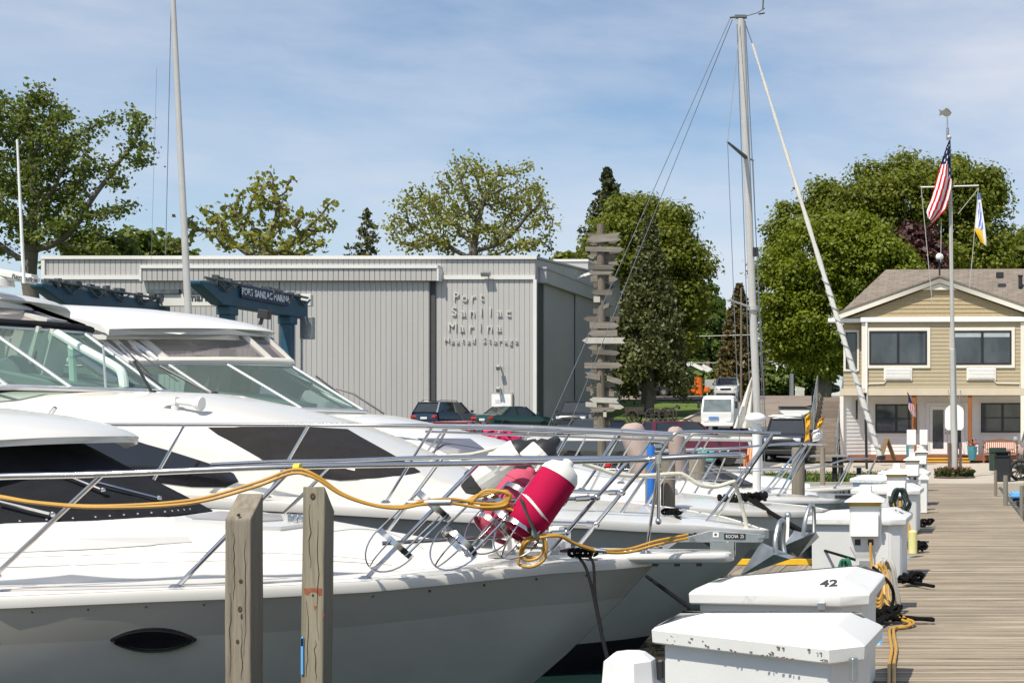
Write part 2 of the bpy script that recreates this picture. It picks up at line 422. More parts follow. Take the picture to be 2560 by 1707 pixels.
for y in ys:
    a=interp(y,[(57,-17.3),(83,-16.8),(108,-17.4)]); b=interp(y,[(57,-10.2),(90,-11.1),(98,-11.0),(102,-10.2),(105,-9.2),(108,-7.4)])
    vs+=[(x,y,gz(x,y)+.06) for x in fr(a,b,n)]
for j in range(len(ys)-1):
    for i in range(n): k=j*(n+1)+i; fs.append((k,k+1,k+n+2,k+n+1))
mb.add(vs,fs); struct(mb,'road',ROADM,ang=60)
struct(sheet([-80,-60]+fr(-42,-6.8,14)+[-4,4,20,60],[108,110,112,114,116,118],.065),'street',ROADM,ang=60)
mb=MB(); k=[V((interp(y,[(57,-17.3),(83,-16.8),(108,-17.4)])-.1,y,0)) for y in fr(76,107,20)]
mb.loft([[p+V((-.12,0,gz(p.x,p.y)-.1)),p+V((-.12,0,gz(p.x,p.y)+.17)),p+V((.12,0,gz(p.x,p.y)+.17)),p+V((.12,0,gz(p.x,p.y)-.1))] for p in k])
struct(mb,'kerb',CONC)
mb=MB(); mb.add([(-150,-40,-.9),(150,-40,-.9),(150,37.6,-.9),(-150,37.6,-.9)],[(0,1,2,3)]); struct(mb,'water',WATER)
mb=MB(); mb.add([(-150,-40,-3),(150,-40,-3),(150,37.6,-3),(-150,37.6,-3)],[(0,1,2,3)]); struct(mb,'harbour_bed',SOIL)
mb=MB()
for i in range(60): mb.bb((-60+i*2.0,37.3,-3),(-60+i*2.0+1.985,37.55,.06)) if not (-2.2<-60+i*2.0+1<2.6) else mb.bb((-60+i*2.0,37.3,-3),(-60+i*2.0+1.985,37.55,-.35))
tag(mb.build('seawall',M('old_concrete',(.36,.33,.28),.9,0,.2,1.2,.3,20)),'low concrete seawall along the grassy shore behind the boats','wall')
# ---------------------------------------------------------------- docks
mb=MB(); y=2.0
while y<38.2:
    wd=.14+R.uniform(-.004,.004); a=R.uniform(-.012,.012); z=R.uniform(-.004,.004)
    mb.box(((-.78+1.22)/2+R.uniform(-.012,.012),y+wd/2,-.02+z),(2.0,wd-.012,.042),a*.15); y+=wd+.002
mb.mi=1
for x in (-.68,.2,1.08): mb.bb((x-.04,2,-.28),(x+.04,38,-.043))
mb.bb((-.80,2,-.34),(-.765,38,-.03)); mb.bb((1.21,2,-.34),(1.245,38,-.03))
for yy in (5,9,13,17,21,25,29,33,37):
    for x in(-.55,1.0): mb.tube([(x,yy,-3),(x,yy,-.06)],.12,10)
struct(mb,'dock',[DECKW,POSTW])
for k,(ya,yb,z) in enumerate(((6.0,7.0,-.05),(17.0,18.2,-.25),(29.2,30.2,-.25))):
    mb=MB(); x=-9.
    while x<-.82:
        mb.bb((x,ya,z-.04),(x+.138,yb,z+R.uniform(-.004,.003))); x+=.145
    mb.mi=1; mb.bb((-9,ya-.03,z-.28),(-.82,ya-.002,z-.03)); mb.bb((-9,yb+.002,z-.28),(-.82,yb+.03,z-.03)); mb.mi=2
    if k==1: mb.bb((-9,yb-.10,z+.006),(-.84,yb+.02,z+.075))
    mb.mi=1
    for x in (-8.6,-4.6): mb.tube([(x,(ya+yb)/2,-3),(x,(ya+yb)/2,z-.05)],.12,10)
    struct(mb,'finger_dock',[FINW,POSTW,YELP])
# ---------------------------------------------------------------- storage shed
def ribwall(mb,p,u,n,width,z0,z1,pitch=.26,gw=.045,gd=.045,z1b=None):
    # cladding with real grooves; p start, u along, n outward
    p,u,n=V(p),V(u),V(n); k=max(1,int(width/pitch)); pt=width/k; prof=[]
    for i in range(k):
        a=i*pt; prof+=[(a,0),(a+pt-gw,0),(a+pt-gw*.8,-gd),(a+pt-gw*.2,-gd)]
    prof.append((width,0)); z1b=z1 if z1b is None else z1b
    lo=[p+u*a+n*b+V((0,0,z0)) for a,b in prof]; hi=[p+u*a+n*b+V((0,0,lerp(z1,z1b,a/width))) for a,b in prof]
    m=len(lo); mb.add(lo+hi,[(i,i+1,m+i+1,m+i) for i in range(m-1)])
YS0=82.; XL=-54.8; XR=-25.1  # shed positions and heights scaled up about the camera, written out as plain numbers
shed=thing('storage_shed','long grey metal clad boat storage shed with raised white lettering','building',(XL,YS0,0))
YF=YS0-.015
mb=MB(); ribwall(mb,(XL,YS0,0),(1,0,0),(0,-1,0),XR-XL,.2,11.72,.31,.045,.03); mb.build('wall',SHEDM,shed)
mb=MB(); mb.bb((XL,YS0+.06,.2),(XR-.02,YS0+.13,11.66)); mb.bb((XL,YS0+.13,.2),(XL+.06,103,11.66)); mb.bb((XL,102.9,.2),(XR,103,12.4)); mb.build('wall_lining',SHEDS,shed)
mb=MB(); ribwall(mb,(XR,YS0,0),(0,1,0),(1,0,0),21,.2,11.69,1.0,.02,.01,12.7); mb.build('side_wall',SHEDS,shed)
mb=MB(); mb.loft([[V((XL-.1,y,z)),V((XR+.1,y,z)),V((XR+.1,y,z+.12)),V((XL-.1,y,z+.12))] for y,z in ((YS0-.07,11.72),(103.1,12.72))]); mb.build('roof',SHEDS,shed)
mb=MB()
mb.bb((XL-.07,YS0-.15,11.66),(XR+.12,YS0-.08,11.86)); mb.bb((XL-.07,YS0-.11,10.3),(XL+.14,YF,11.65)); mb.bb((XL+.14,YS0-.13,10.44),(PX(355,82),YF,10.69))
mb.bb((PX(1093,82),YS0-.13,10.44),(XR+.02,YF,10.69)); mb.bb((XR-.09,YS0-.15,.5),(XR+.11,YF,10.43))
mb.build('trim',SHEDT,shed)
y=YS0-.6; x0,x1=PX(355,y),PX(1093,y)
mb=MB(); ribwall(mb,(x0,y,0),(1,0,0),(0,-1,0),x1-x0,10.32,11.04,.31); mb.bb((x0,y+.07,10.32),(x1,YF,11.04)); mb.mi=1
mb.bb((x0-.06,y-.1,11.045),(x1+.06,YF,11.24)); mb.bb((x1+.002,y-.08,10.30),(x1+.11,YF,11.04)); mb.bb((x0-.11,y-.08,10.30),(x0-.002,YF,11.04)); mb.build('door_track_cover',[SHEDD,SHEDT],shed)
for a,b in ((700,1073),(360,698)):
    y=YS0-.24; xa,xb=PX(a,y),PX(b,y)
    mb=MB(); ribwall(mb,(xa,y,0),(1,0,0),(0,-1,0),xb-xa,.9,10.3,.31,.045,.03); mb.bb((xa,y+.07,.9),(xb,y+.15,10.3)); mb.build('sliding_door',SHEDD,shed)
mb=MB(); mb.bb((PX(1073,81.8)+.01,YS0-.1,.9),(PX(1086,81.8),YF,10.3)); mb.build('door_gap_shade',M('dark_gap',(.06,.06,.06),.8),shed)  # dark bar stands in for the shade in the gap beside the door
mb=MB(); mb.bb((XR+.03,82.7,10.32),(XR+.45,99.5,11.16)); mb.bb((XR+.03,82.6,11.162),(XR+.5,99.6,11.28)); mb.build('door_track_cover',SHEDS,shed)
SDK=M('dark_grey_sliding_door',(.34,.335,.345),.5,.1,.05,.5)
mb=MB(); mb.bb((XR+.03,83.4,.9),(XR+.12,90,10.3)); mb.build('sliding_door',SDK,shed)
mb=MB(); mb.bb((XR+.14,90.1,.9),(XR+.23,99,10.3)); mb.build('sliding_door',SDK,shed)
mb=MB(); mb.bb((XR+.02,82.1,.9),(XR+.06,83.38,10.3)); mb.build('door_gap_shade',MC['dark_gap'],shed)  # shaded gap at the side doors, put in as a dark strip
mb=MB(); mb.bb((PX(1386,97),97,12.3),(PX(1470,97),102,13.35)); mb.mi=1; mb.bb((PX(1384,97),96.9,13.352),(PX(1472,97),102.1,13.5)); mb.build('roof_upstand',[SHEDM,SHEDT],shed)
yd=YS0-.1; xa,xb=PX(1229,yd),PX(1278,yd); zt=PZ(984,yd)
mb=MB(); mb.bb((xa,yd-.05,1.0),(xb,yd+.03,zt)); dr=mb.build('door',WHITEP,shed,bev=.01)
mb=MB(); mb.bb((xa+.15,yd-.07,2.2),(xb-.42,yd-.052,3.35)); mb.mi=1; mb.bb((xa+.25,yd-.08,3.0),(xb-.55,yd-.072,3.2)); mb.build('notice',[WHITEP,M('pale_print',(.6,.6,.62),.6)],dr)
for z in (1.85,2.25):
    mb=MB(); mb.ball((xb-.16,yd-.1,z),.06); mb.build('handle',BLACKP,dr)
mb=MB(); mb.bb((xa-.08,yd-.06,zt+.004),(xb+.08,yd+.04,zt+.09)); mb.bb((xa-.08,yd-.055,1),(xa-.003,yd+.04,zt)); mb.bb((xb+.003,yd-.055,1),(xb+.08,yd+.04,zt)); mb.build('door_frame',SHEDM,shed)
yb=YS0-.35; mb=MB(); mb.bb((PX(1060,yb),yb,PZ(1014,yb)),(PX(1071,yb),yb+.1,PZ(1002,yb))); mb.build('switch_box',WHITEP,shed,bev=.01)
def floodlight(x,y,s=1):
    yy=YS0-.4; z=PZ(y,yy); X=PX(x,yy); mb=MB(); mb.beam((X,YF,z),(X,yy,z+.06),.08,.08); mb.box((X,yy-.05,z-.02),(.52*s,.28,.25),0,0,.5); mb.build('floodlight',GALV,shed)
floodlight(1215,684); floodlight(1247,918,.4); floodlight(1247,973,.4)
mb=MB(); mb.beam((XR+.02,91,11.5),(XR+.6,91,11.75),.1,.1); mb.box((XR+.75,91,11.75),(.45,.36,.17),0,-.3); mb.build('floodlight',WHITEP,shed)
LET=M('letter_white',(.56,.54,.51),.5,0,.03,3)
for txt,xa,xb,ya,yb in (('Port',1131,1213,731,752),('Sanilac',1126,1280,768,790),('Marina',1122,1256,806,828),('Heated Storage',1108,1299,843,857)):
    n=len(txt); h=(yb-ya)/F*82/.72
    for i,chh in enumerate(txt):
        if chh==' ': continue
        x=lerp(xa+9,xb-9,i/(n-1))
        up=chh in 'ilthHbdkfPSM'
        text(chh,h*1.04,LET,'letter',shed,(PX(x,81.9),81.92,PZ((ya+yb)/2+(0 if up else 2),81.8)),FRONT,.035,bold=-.004)
# ---------------------------------------------------------------- boat hoist (straddle crane)
tl=thing('boat_hoist','tall blue straddle boat hoist standing in front of the grey shed','boat hoist',(-29.8,52,0))
ZB=6.75
def hoistbeam(X,y0,y1,name='top_beam'):
    mb=MB(); mb.loft([[V((X-.24,y,b)),V((X+.24,y,b)),V((X+.24,y,ZB)),V((X-.24,y,ZB))] for y,b in ((y0,ZB-.15),(y0+1.5,ZB-.74),(y1-.0,ZB-.74))])
    mb.build(name,LIFTB,tl,bev=.03)
    rr=random.Random(int(X*10)); mb=MB()
    for k in range(46):
        y=y0+.4+(y1-y0-.6)*rr.random(); s=rr.uniform(.08,.3)
        mb.box((X+rr.uniform(-.1,.26),y,ZB+rr.uniform(-.05,.2)),(rr.uniform(.1,.3),s*1.3,s*.8),rr.random())
    for k in range(5):
        y=y0+1+k*1.5; mb.tube([(X+.3,y,ZB+.05),(X+.33,y+.5,ZB-.25),(X+.32,y+1.,ZB+.05)],.04,6)
        mb.lathe([(.06,-.06),(.14,-.06),(.14,.06),(.06,.06)],(X+.16,y+.3,ZB+.1),12,(1,0,0))
    mb.tube([(X+.27,y0+.2,ZB+.12),(X+.27,y1-.1,ZB+.12)],.05,6)
    mb.build('winch_gear',M('greasy_steel',(.10,.115,.12),.5,.5,.4,3),tl)
hoistbeam(-26.75,48,56); hoistbeam(-33.,49,57)
for X,y in ((-26.75,50.2),(-26.75,54.75),(-33.,51),(-33.,56)):
    mb=MB(); mb.bb((X-.2,y-.22,.9),(X+.2,y+.22,ZB-.742)); mb.bb((X-.26,y-.3,ZB-1.05),(X+.26,y+.3,ZB-.743)); mb.build('upright',LIFTB,tl,bev=.02)
    w_=MB(); w_.lathe([(.25,-.2),(.6,-.2),(.66,-.12),(.66,.12),(.6,.2),(.25,.2)],(X,y,.66),24,(1,0,0)); w_.build('wheel',RUBBER,tl)
for X in (-26.75,-33.):
    mb=MB(); mb.bb((X-.2,49.2,.95),(X+.2,56.6,1.35)); mb.build('side_beam',LIFTB,tl,bev=.02)
    mb=MB()
    for y in (50.9,51.3,53.2,53.5): mb.tube([(X-.02,y,ZB-.75),(X-.02,y,2.2)],.022,5)
    mb.build('hoist_cable',GALV,tl)
mb=MB(); mb.bb((-33.3,56.2,6.56),(-26.5,56.45,7.06)); cb=mb.build('cross_beam',M('hoist_white',(.66,.65,.60),.5,0,.06,1),tl,bev=.02)
mb=MB(); mb.bb((-31.8,56.12,7.063),(-28.,56.5,7.3)); mb.bb((-33.2,56.1,7.064),(-31.9,56.5,7.25)); mb.build('hydraulic_pipes',M('greasy_steel',(.1,.1,.1)),cb)
DKT=M('dark_lettering',(.04,.045,.05),.6)
text('marine',.42,DKT,'lettering',cb,(PX(507,56.2),56.19,PZ(745,56.2)),FRONT,.008,bold=.01)
text('TRAVELIFT',.36,DKT,'lettering',cb,(PX(584,56.2),56.19,PZ(750,56.2)),FRONT,.008,bold=.012)
mb=MB(); mb.bb((-26.49,50.6,6.38),(-26.42,54.2,6.86)); sb=mb.build('signboard',NAVY,tl,bev=.01)
text('PORT SANILAC MARINA',.36,M('sign_lettering',(.75,.76,.78),.5),'lettering',sb,(-26.413,52.4,6.62),rotm((0,1,0),(0,0,1)),.006,bold=.012,sx=.93)
mb=MB(); mb.box((-26.3,55.5,5.6),(.5,.3,.9)); mb.bb((-26.5,55.3,3.2),(-26.42,55.4,5.2)); mb.build('control_box',GALV,tl,bev=.02)
# ---------------------------------------------------------------- clubhouse
Y0=58.7; A=-4.78; H=thing('clubhouse','two storey tan and white marina clubhouse with gabled front','building',(A,Y0,.0),-.05)
B=-3.70; D=3.05; YR=59.95
def clap(mb,p,u,n,w,z0,z1,c=.165,pr=.02):
    p,u,n=V(p),V(u),V(n); k=max(1,round((z1-z0)/c)); c=(z1-z0)/k
    for i in range(k):
        a=z0+i*c; mb.prism([p+n*pr+V((0,0,a)),p+n*.002+V((0,0,a+c)),p-n*.05+V((0,0,a+c)),p-n*.05+V((0,0,a))],u*w)
mb=MB(); clap(mb,(B,Y0,0),(1,0,0),(0,-1,0),D-B,3.235,6.06); mb.bb((B,Y0+.06,3.2),(D+1.5,66,6.1)); mb.build('upper_wall',SIDT,H)
mb=MB(); clap(mb,(A+.05,Y0+.62,0),(1,0,0),(0,-1,0),B-A-.05,3.235,6.06); mb.bb((A+.05,Y0+.68,3.2),(B-.003,66,6.1)); mb.build('upper_wall',SIDT,H)
q=V((B+.1-A,YR-Y0,0)).normalized(); nq=V((q.y,-q.x,0))
mb=MB(); clap(mb,(A,Y0,0),q,nq,(V((B+.1-A,YR-Y0,0))).length,.36,2.92); mb.build('wing_wall',SIDW,H)
mb=MB(); clap(mb,(B+.1,YR,0),(1,0,0),(0,-1,0),8.4,.36,2.92); mb.bb((B+.1,YR+.06,.3),(D+1.5,66,2.95)); mb.build('lower_wall',SIDW,H)
mb=MB(); mb.bb((A-.02,Y0-.06,2.93),(D+1.4,Y0-.015,3.23)); mb.bb((A-.02,Y0-.012,2.93),(D+1.4,66,3.19)); mb.build('overhang',FASC,H)
mb=MB(); mb.bb((A+.2,Y0+.3,-.2),(D+1.5,66,.12)); mb.bb((A+.02,Y0-.05,.12),(D+1.5,66,.355)); mb.build('porch_floor',M('red_brown_deck_paint',(.22,.085,.045),.6,0,.15,2),H)
mb=MB(); mb.bb((-1.33,Y0-.75,0),(.85,Y0-.06,.13)); mb.bb((-1.33,Y0-.42,.132),(.85,Y0-.06,.25)); mb.mi=1; mb.bb((-1.33,Y0-.77,.09),(.85,Y0-.755,.135)); mb.bb((-1.33,Y0-.44,.20),(.85,Y0-.425,.255)); mb.build('steps',[M('red_brown_deck_paint',(.2,.08,.04)),YELP],H)
for a,b in ((-1.70,-1.50),(.72,.90)):
    mb=MB(); mb.bb((a,Y0+.0,.36),(b,Y0+.18,2.925)); mb.build('porch_post',BROWNP,H,bev=.01)
def window(x0,x1,z0,z1,y,cols=2,rail=False,tr=.14,name='window',frame=.07):
    mb=MB(); 
    for (a,b,c,d) in ((x0-tr,x1+tr,z1,z1+tr),(x0-tr,x1+tr,z0-tr,z0),(x0-tr,x0,z0,z1),(x1,x1+tr,z0,z1)):
        mb.bb((a,y-.055,c),(b,y,d))
    wo=mb.build(name,TRIM,H)
    mb=MB(); f=frame
    for (a,b,c,d) in ((x0,x1,z1-f,z1),(x0,x1,z0,z0+f),(x0,x0+f,z0+f,z1-f),(x1-f,x1,z0+f,z1-f)): mb.bb((a+.001,y-.075,c),(b-.001,y,d))
    for i in range(1,cols):
        m_=lerp(x0,x1,i/cols); mb.bb((m_-f*.75,y-.07,z0+f),(m_+f*.75,y,z1-f))
    if rail:
        zm=lerp(z0,z1,.5); mb.bb((x0+f,y-.06,zm-.025),(x1-f,y,zm+.025))
    mb.build('frame',BLKF,wo)
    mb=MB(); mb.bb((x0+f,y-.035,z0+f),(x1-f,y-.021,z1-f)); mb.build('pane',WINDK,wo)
    return wo
window(-3.53,-1.03,4.24,5.70,Y0-.02); w2=window(.09,2.60,4.24,5.70,Y0-.02)
mb=MB(); mb.bb((.17,Y0-.065,5.42),(2.52,Y0-.058,5.62)); mb.build('roller_blind',M('pale_blind',(.35,.4,.42),.6),w2)
window(PX(2113,59.3),PX(2141,59.3),PZ(922,59.3),PZ(831,59.3),Y0+.60,1,tr=.1,frame=.05)
window(-3.40,-1.55,1.29,2.57,YR-.02,2,True,tr=.06); window(1.25,3.15,1.32,2.62,YR-.02,2,True,tr=.06)
# doors
mb=MB(); 
for (a,b,c,d) in ((-1.16,-1.0,.36,2.5),(.55,.71,.36,2.5),(-1.16,.71,2.5,2.62)): mb.bb((a,YR-.09,c),(b,YR-.02,d))
mb.build('door_frame',SIDW,H)
for a,b,hx in ((-.99,-.23,-.3),(-.21,.54,-.14)):
    mb=MB(); mb.bb((a,YR-.07,.37),(b,YR-.022,2.49)); d_=mb.build('door',WHITEP,H,bev=.008)
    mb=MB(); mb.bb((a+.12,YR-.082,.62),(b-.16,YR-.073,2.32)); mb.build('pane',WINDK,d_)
    mb=MB(); mb.ball((hx,YR-.12,1.3),.04); mb.ball((hx,YR-.1,1.42),.03); mb.build('handle',GALV,d_)
# trims
mb=MB(); mb.bb((B-.16,Y0-.05,3.24),(B+.02,Y0-.025,6.05)); mb.bb((D-.06,Y0-.05,.36),(D+.12,Y0-.025,6.05)); mb.bb((A-.01,Y0-.04,.36),(A+.13,Y0-.022,2.92)); mb.build('corner_trim',TRIM,H)
mb=MB(); mb.bb((B-.2,Y0-.16,6.07),(D+1.4,Y0-.03,6.28)); mb.bb((A-.55,Y0-.02,6.09),(B-.21,Y0+.6,6.26)); mb.build('gutter',WHITEP,H,bev=.02)
mb=MB(); mb.tube([(B+.06,Y0-.1,6.06),(B+.06,Y0-.1,.4)],.05,8); mb.build('downpipe',WHITEP,H)
# gable
AX=-.49; ZG=6.29; ZA=7.72; XE=-4.75; XF=3.85
mb=MB(); k=8
for i in range(k):
    z0,z1=lerp(ZG,ZA,i/k),lerp(ZG,ZA,(i+1)/k)
    a0,b0=lerp(XE+.35,AX,i/k),lerp(XF-.35,AX,i/k); a1,b1=lerp(XE+.35,AX,(i+1)/k),lerp(XF-.35,AX,(i+1)/k)
    mb.add([(a0,Y0-.045,z0),(b0,Y0-.045,z0),(b1,Y0-.02,z1),(a1,Y0-.02,z1),(a0,Y0+.1,z0),(b0,Y0+.1,z0),(b1,Y0+.1,z1),(a1,Y0+.1,z1)],[(0,1,2,3),(0,4,5,1),(0,3,7,4),(1,5,6,2),(4,7,6,5)])
mb.build('gable_wall',SHAKE,H)
mb=MB(); mb.prism([(XE,Y0-.3,6.22),(AX,Y0-.3,7.74),(AX,Y0-.3,7.98),(XE-.1,Y0-.3,6.44)],(0,.1,0)); mb.prism([(XF,Y0-.3,6.22),(AX,Y0-.3,7.74),(AX,Y0-.3,7.98),(XF+.1,Y0-.3,6.44)],(0,.1,0))
mb.prism([(AX-.75,Y0-.19,7.45),(AX+.75,Y0-.19,7.45),(AX,Y0-.19,7.72)],(0,.13,0)); mb.build('rake_board',TRIM,H)
mb=MB()
for sx in (XE-.12,XF+.12):
    mb.prism([(sx,Y0-.34,6.43),(AX,Y0-.34,7.985),(AX,Y0-.34,8.06),(sx,Y0-.34,6.50)],(0,5.6,0))
YRg=62.6; RX=PX(2205,62.6); RZ=8.8
mb.add([(A-.25,Y0+.2,6.33),(11,Y0+.2,6.33),(11,YRg,RZ),(RX,YRg,RZ),(A-.25,66.6,6.33),(11,66.6,6.33),
        (A-.25,Y0+.2,6.25),(11,Y0+.2,6.25),(11,66.6,6.25),(A-.25,66.6,6.25)],
       [(0,1,2,3),(0,3,4),(3,2,5,4),(0,6,7,1),(0,4,9,6),(6,9,8,7),(1,7,8,5,2),(4,5,8,9)])
rf=mb.build('roof',SHING,H)
mb=MB(); mb.box((PX(2493,61),61.,PZ(693,61)+.05),(.34,.3,.26)); mb.build('roof_vent',BLACKP,rf,bev=.03)
mb=MB(); mb.lathe([(.09,0),(.09,.5),(.12,.5),(.12,.56)],(PX(2544,61),61,PZ(716,61)-.1),12); mb.build('vent_pipe',BLACKP,rf)
mb=MB(); mb.tube([(AX,Y0-.1,7.9),(AX,Y0-.1,8.72)],.04,8); mb.mi=1; mb.ball((AX,Y0-.1,8.86),.17,16,10); mb.mi=0; mb.lathe([(.1,0),(.18,.03),(.18,.06)],(AX,Y0-.1,8.66),12); mb.build('globe_lamp',[BLACKP,WHITEP],rf)
for a,b in ((-2.84,-1.73),(.73,1.88)):
    mb=MB(); mb.bb((a-.06,Y0-.075,3.57),(b+.06,Y0-.022,4.14)); g_=mb.build('air_conditioner',TRIM,H)
    mb=MB(); mb.bb((a,Y0-.12,3.63),(b,Y0-.08,4.07)); 
    for i in range(7): mb.box(((a+b)/2,Y0-.125,3.67+i*.06),(b-a-.04,.02,.03),0,0,.5)
    mb.build('grille',WHITEP,g_)
    mb=MB(); xx=a+.05 if a<0 else b-.05; ex=B+.05 if a<0 else D-.1
    mb.tube([(xx,Y0-.05,3.57),(lerp(xx,ex,.12),Y0-.05,3.44),(ex,Y0-.05,3.42),(ex,Y0-.05,3.24)],.025,6); mb.build('drain_pipe',TRIM,H)
mb=MB(); mb.bb((PX(2138,59),Y0+.35,1.9),(PX(2143,59),Y0+.45,2.75)); mb.build('wall_lantern',BLKF,H,bev=.02)
# stairs on the left side
stw=wood('stair_timber',(.33,.27,.22),(.22,.18,.15),'x')
ss=thing('outdoor_stairs','grey wooden stairs with cable railing beside the clubhouse','stairs',(-5.45,59,0))
mb=MB()
for i in range(14):
    y=57.6+i*.30; z=.16+i*.2; mb.bb((-6.05,y,z-.045),(-4.90,y+.32,z)); mb.bb((-6.02,y+.30,z),(-4.92,y+.318,z+.154))
mb.build('treads',stw,ss)
mb=MB()
for x in(-6.08,-4.87): mb.prism([(x,57.5,0),(x,61.9,2.95),(x,61.9,2.6),(x,58.0,0)],(.04,0,0))
mb.build('stringer',stw,ss)
for x in(-6.06,-4.88):
    mb=MB()
    for i in range(4):
        y=57.6+i*1.3; z=.16+i*.867; mb.tube([(x,y,z),(x,y,z+1.0)],.045,8)
    for k in range(1,7): mb.tube([(x,57.6,.16+k*.16),(x,61.5,2.76+k*.16)],.012,5)
    mb.tube([(x,57.5,1.14),(x,61.6,3.86)],.035,8); mb.build('railing',GALV,ss)
# ---------------------------------------------------------------- boats
class Boat:
    def __init__(s,name,label,cat,bx,yc,bt,zt,L,levels,group=None):
        s.bx,s.yc,s.bt,s.zt,s.L=bx,yc,bt,zt,L; s.lv=levels
        s.root=thing(name,label,cat,(bx-L/2,yc,-.9),0,group)
        s.ts=[0,.05,.12,.22,.36,.55,.8,1.1,1.5,2,2.6,3.3,4.2,5.5,7]+([9] if L>9 else [])+[L]
    def b(s,t): return interp(t,s.bt)
    def z(s,t): return interp(t,s.zt)
    def gun(s,X,side=-1,inset=0,dz=0):
        t=s.bx-X; return V((X,s.yc+side*max(s.b(t)-inset,0.01),s.z(t)+dz))
    def section(s,t):
        pts=[]
        for (dz,f,t0,absz) in s.lv:      # below the sheer: drop, beam factor, setback of the stem
            x=s.bx-(t0+t*(s.L-t0)/s.L); z=(s.z(t)-dz) if absz is None else absz
            pts.append((x,f*max(s.b(t),.012),z))
        return pts
    def hull(s,mats,split=None):
        near=[];rings=[]
        for t in s.ts:
            a=s.section(t); kx,_,kz=a[-1]
            ring=[V((x,s.yc-b,z)) for x,b,z in a]+[V((kx,s.yc,kz-.18))]+[V((x,s.yc+b,z)) for x,b,z in a[::-1]]
            rings.append(ring)
        mb=MB(); n=len(rings[0]); mb.loft(rings,closed=False,caps=False)
        if split:
            m=[]
            for i in range(len(rings)-1):
                for k in range(n-1):
                    kk=min(k,n-2-k); m.append(0 if kk<split else 1)
            mb.m=m
        mb.f.append([i for i in range((len(rings)-1)*n,len(rings)*n)]); mb.m.append(0)
        o=mb.build('hull',mats,s.root,ang=22)
        s.hmb=mb; return o
    def deck(s,mat,camber=.05,inset=0,dz=0,name='deck'):
        mb=MB(); rings=[]
        for t in s.ts:
            x=s.bx-t; b=max(s.b(t)-inset,.01); z=s.z(t)+dz
            rings.append([V((x,s.yc+b*u,z+camber*(1-u*u)*min(1,t))) for u in (-1,-.85,-.6,-.3,0,.3,.6,.85,1)])
        mb.loft(rings,closed=False); s.dmb=mb; return mb.build(name,mat,s.root,ang=40)
    def rubrail(s,mat,h=.075,w=.035,dots=True,dz=.01):
        mb=MB()
        for sd in (-1,1):
            rings=[]
            for t in s.ts:
                x=s.bx-t; b=max(s.b(t),.01); z=s.z(t)+dz; y=s.yc
                q=[(b-.02,z),(b+w*.8,z-.004),(b+w,z-h*.35),(b+w*.6,z-h),(b-.03,z-h)]
                if t==0: q=[(.0,z),(.012,z),(.015,z-h*.35),(.01,z-h),(0,z-h)]
                dx=w*.8 if t<.06 else 0
                rings.append([V((x+dx,y+sd*a,c)) for a,c in q])
            mb.loft(rings)
        if dots:
            mb.mi=1; t=.35
            while t<8:
                for sd in(-1,):
                    p=s.gun(s.bx-t,sd); mb.ball(p+V((0,sd*w*.95,-h*.4)),.009,6,4,(1,.5,1))
                t+=.28
        return mb.build('rub_rail',[mat,BLACKP],s.root)
def trunk(bt,st,mat,name,prof=((1,0),(.96,.5),(.86,.80),(.62,.93),(.3,.985),(0,1))):
    mb=MB(); rings=[]
    for (x,w,zc) in st:
        z0=bt.z(bt.bx-x)-.02; h=zc-z0
        L=[V((x,bt.yc-w*a,z0+h*b)) for a,b in prof]; rings.append(L+[V((x,2*bt.yc-p.y,p.z)) for p in L[::-1][1:]])
    mb.loft(rings,closed=False); n=len(rings[0]); mb.f.append(list(range(n))); mb.m.append(0); mb.f.append([(len(rings)-1)*n+i for i in range(n)]); mb.m.append(0)
    return mb, mb.build(name,mat,bt.root,ang=50)
def rail(root,pts,r=.017,name='top_rail',mat=None,n=8):
    mb=MB(); mb.tube(curve(pts,n),r,8); return mb.build(name,mat or STEEL,root,ang=60)
def stan(root,a,b,r=.0145,foot=True):
    mb=MB(); mb.tube([a,b],r,8)
    if foot: mb.lathe([(.045,0),(.045,.012),(.02,.03)],V(a)-V((0,0,.004)),10)
    return mb.build('stanchion',STEEL,root)
# ===== boat in the foreground
A_=Boat('motor_cruiser','nearest white motor cruiser with dark grey hull, black canvas windscreen cover and red fenders','boat',-2.06,9.40,
  [(0,0),(.08,.16),(.2,.30),(.56,.52),(1.26,.95),(1.66,1.2),(2.8,1.6),(3.3,1.7),(5,1.84),(11,1.86)],
  [(0,.645),(.56,.64),(1.26,.597),(1.66,.585),(2.8,.585),(3.3,.572),(4,.56),(11,.54)],10.5,
  [(0,1,0,None),(.225,.965,.20,None),(.62,.86,.60,None),(0,.74,1.15,-.45),(0,.60,1.6,-.98)])
A_.hull([HULLT,HULLG],1); A_.deck(GEL,.02,.0,.066); A_.rubrail(GEL,.068,.03,True,.066)
AT,_=trunk(A_,[(-2.9,.25,.67),(-3.3,.55,.72),(-3.9,.85,.81),(-4.6,1.08,.92),(-5.3,1.25,1.0),(-6.5,1.32,1.04),(-9,1.35,1.05)],GELD,'foredeck_moulding',((1,0),(.97,.45),(.90,.78),(.66,.93),(.3,.985),(0,1)))
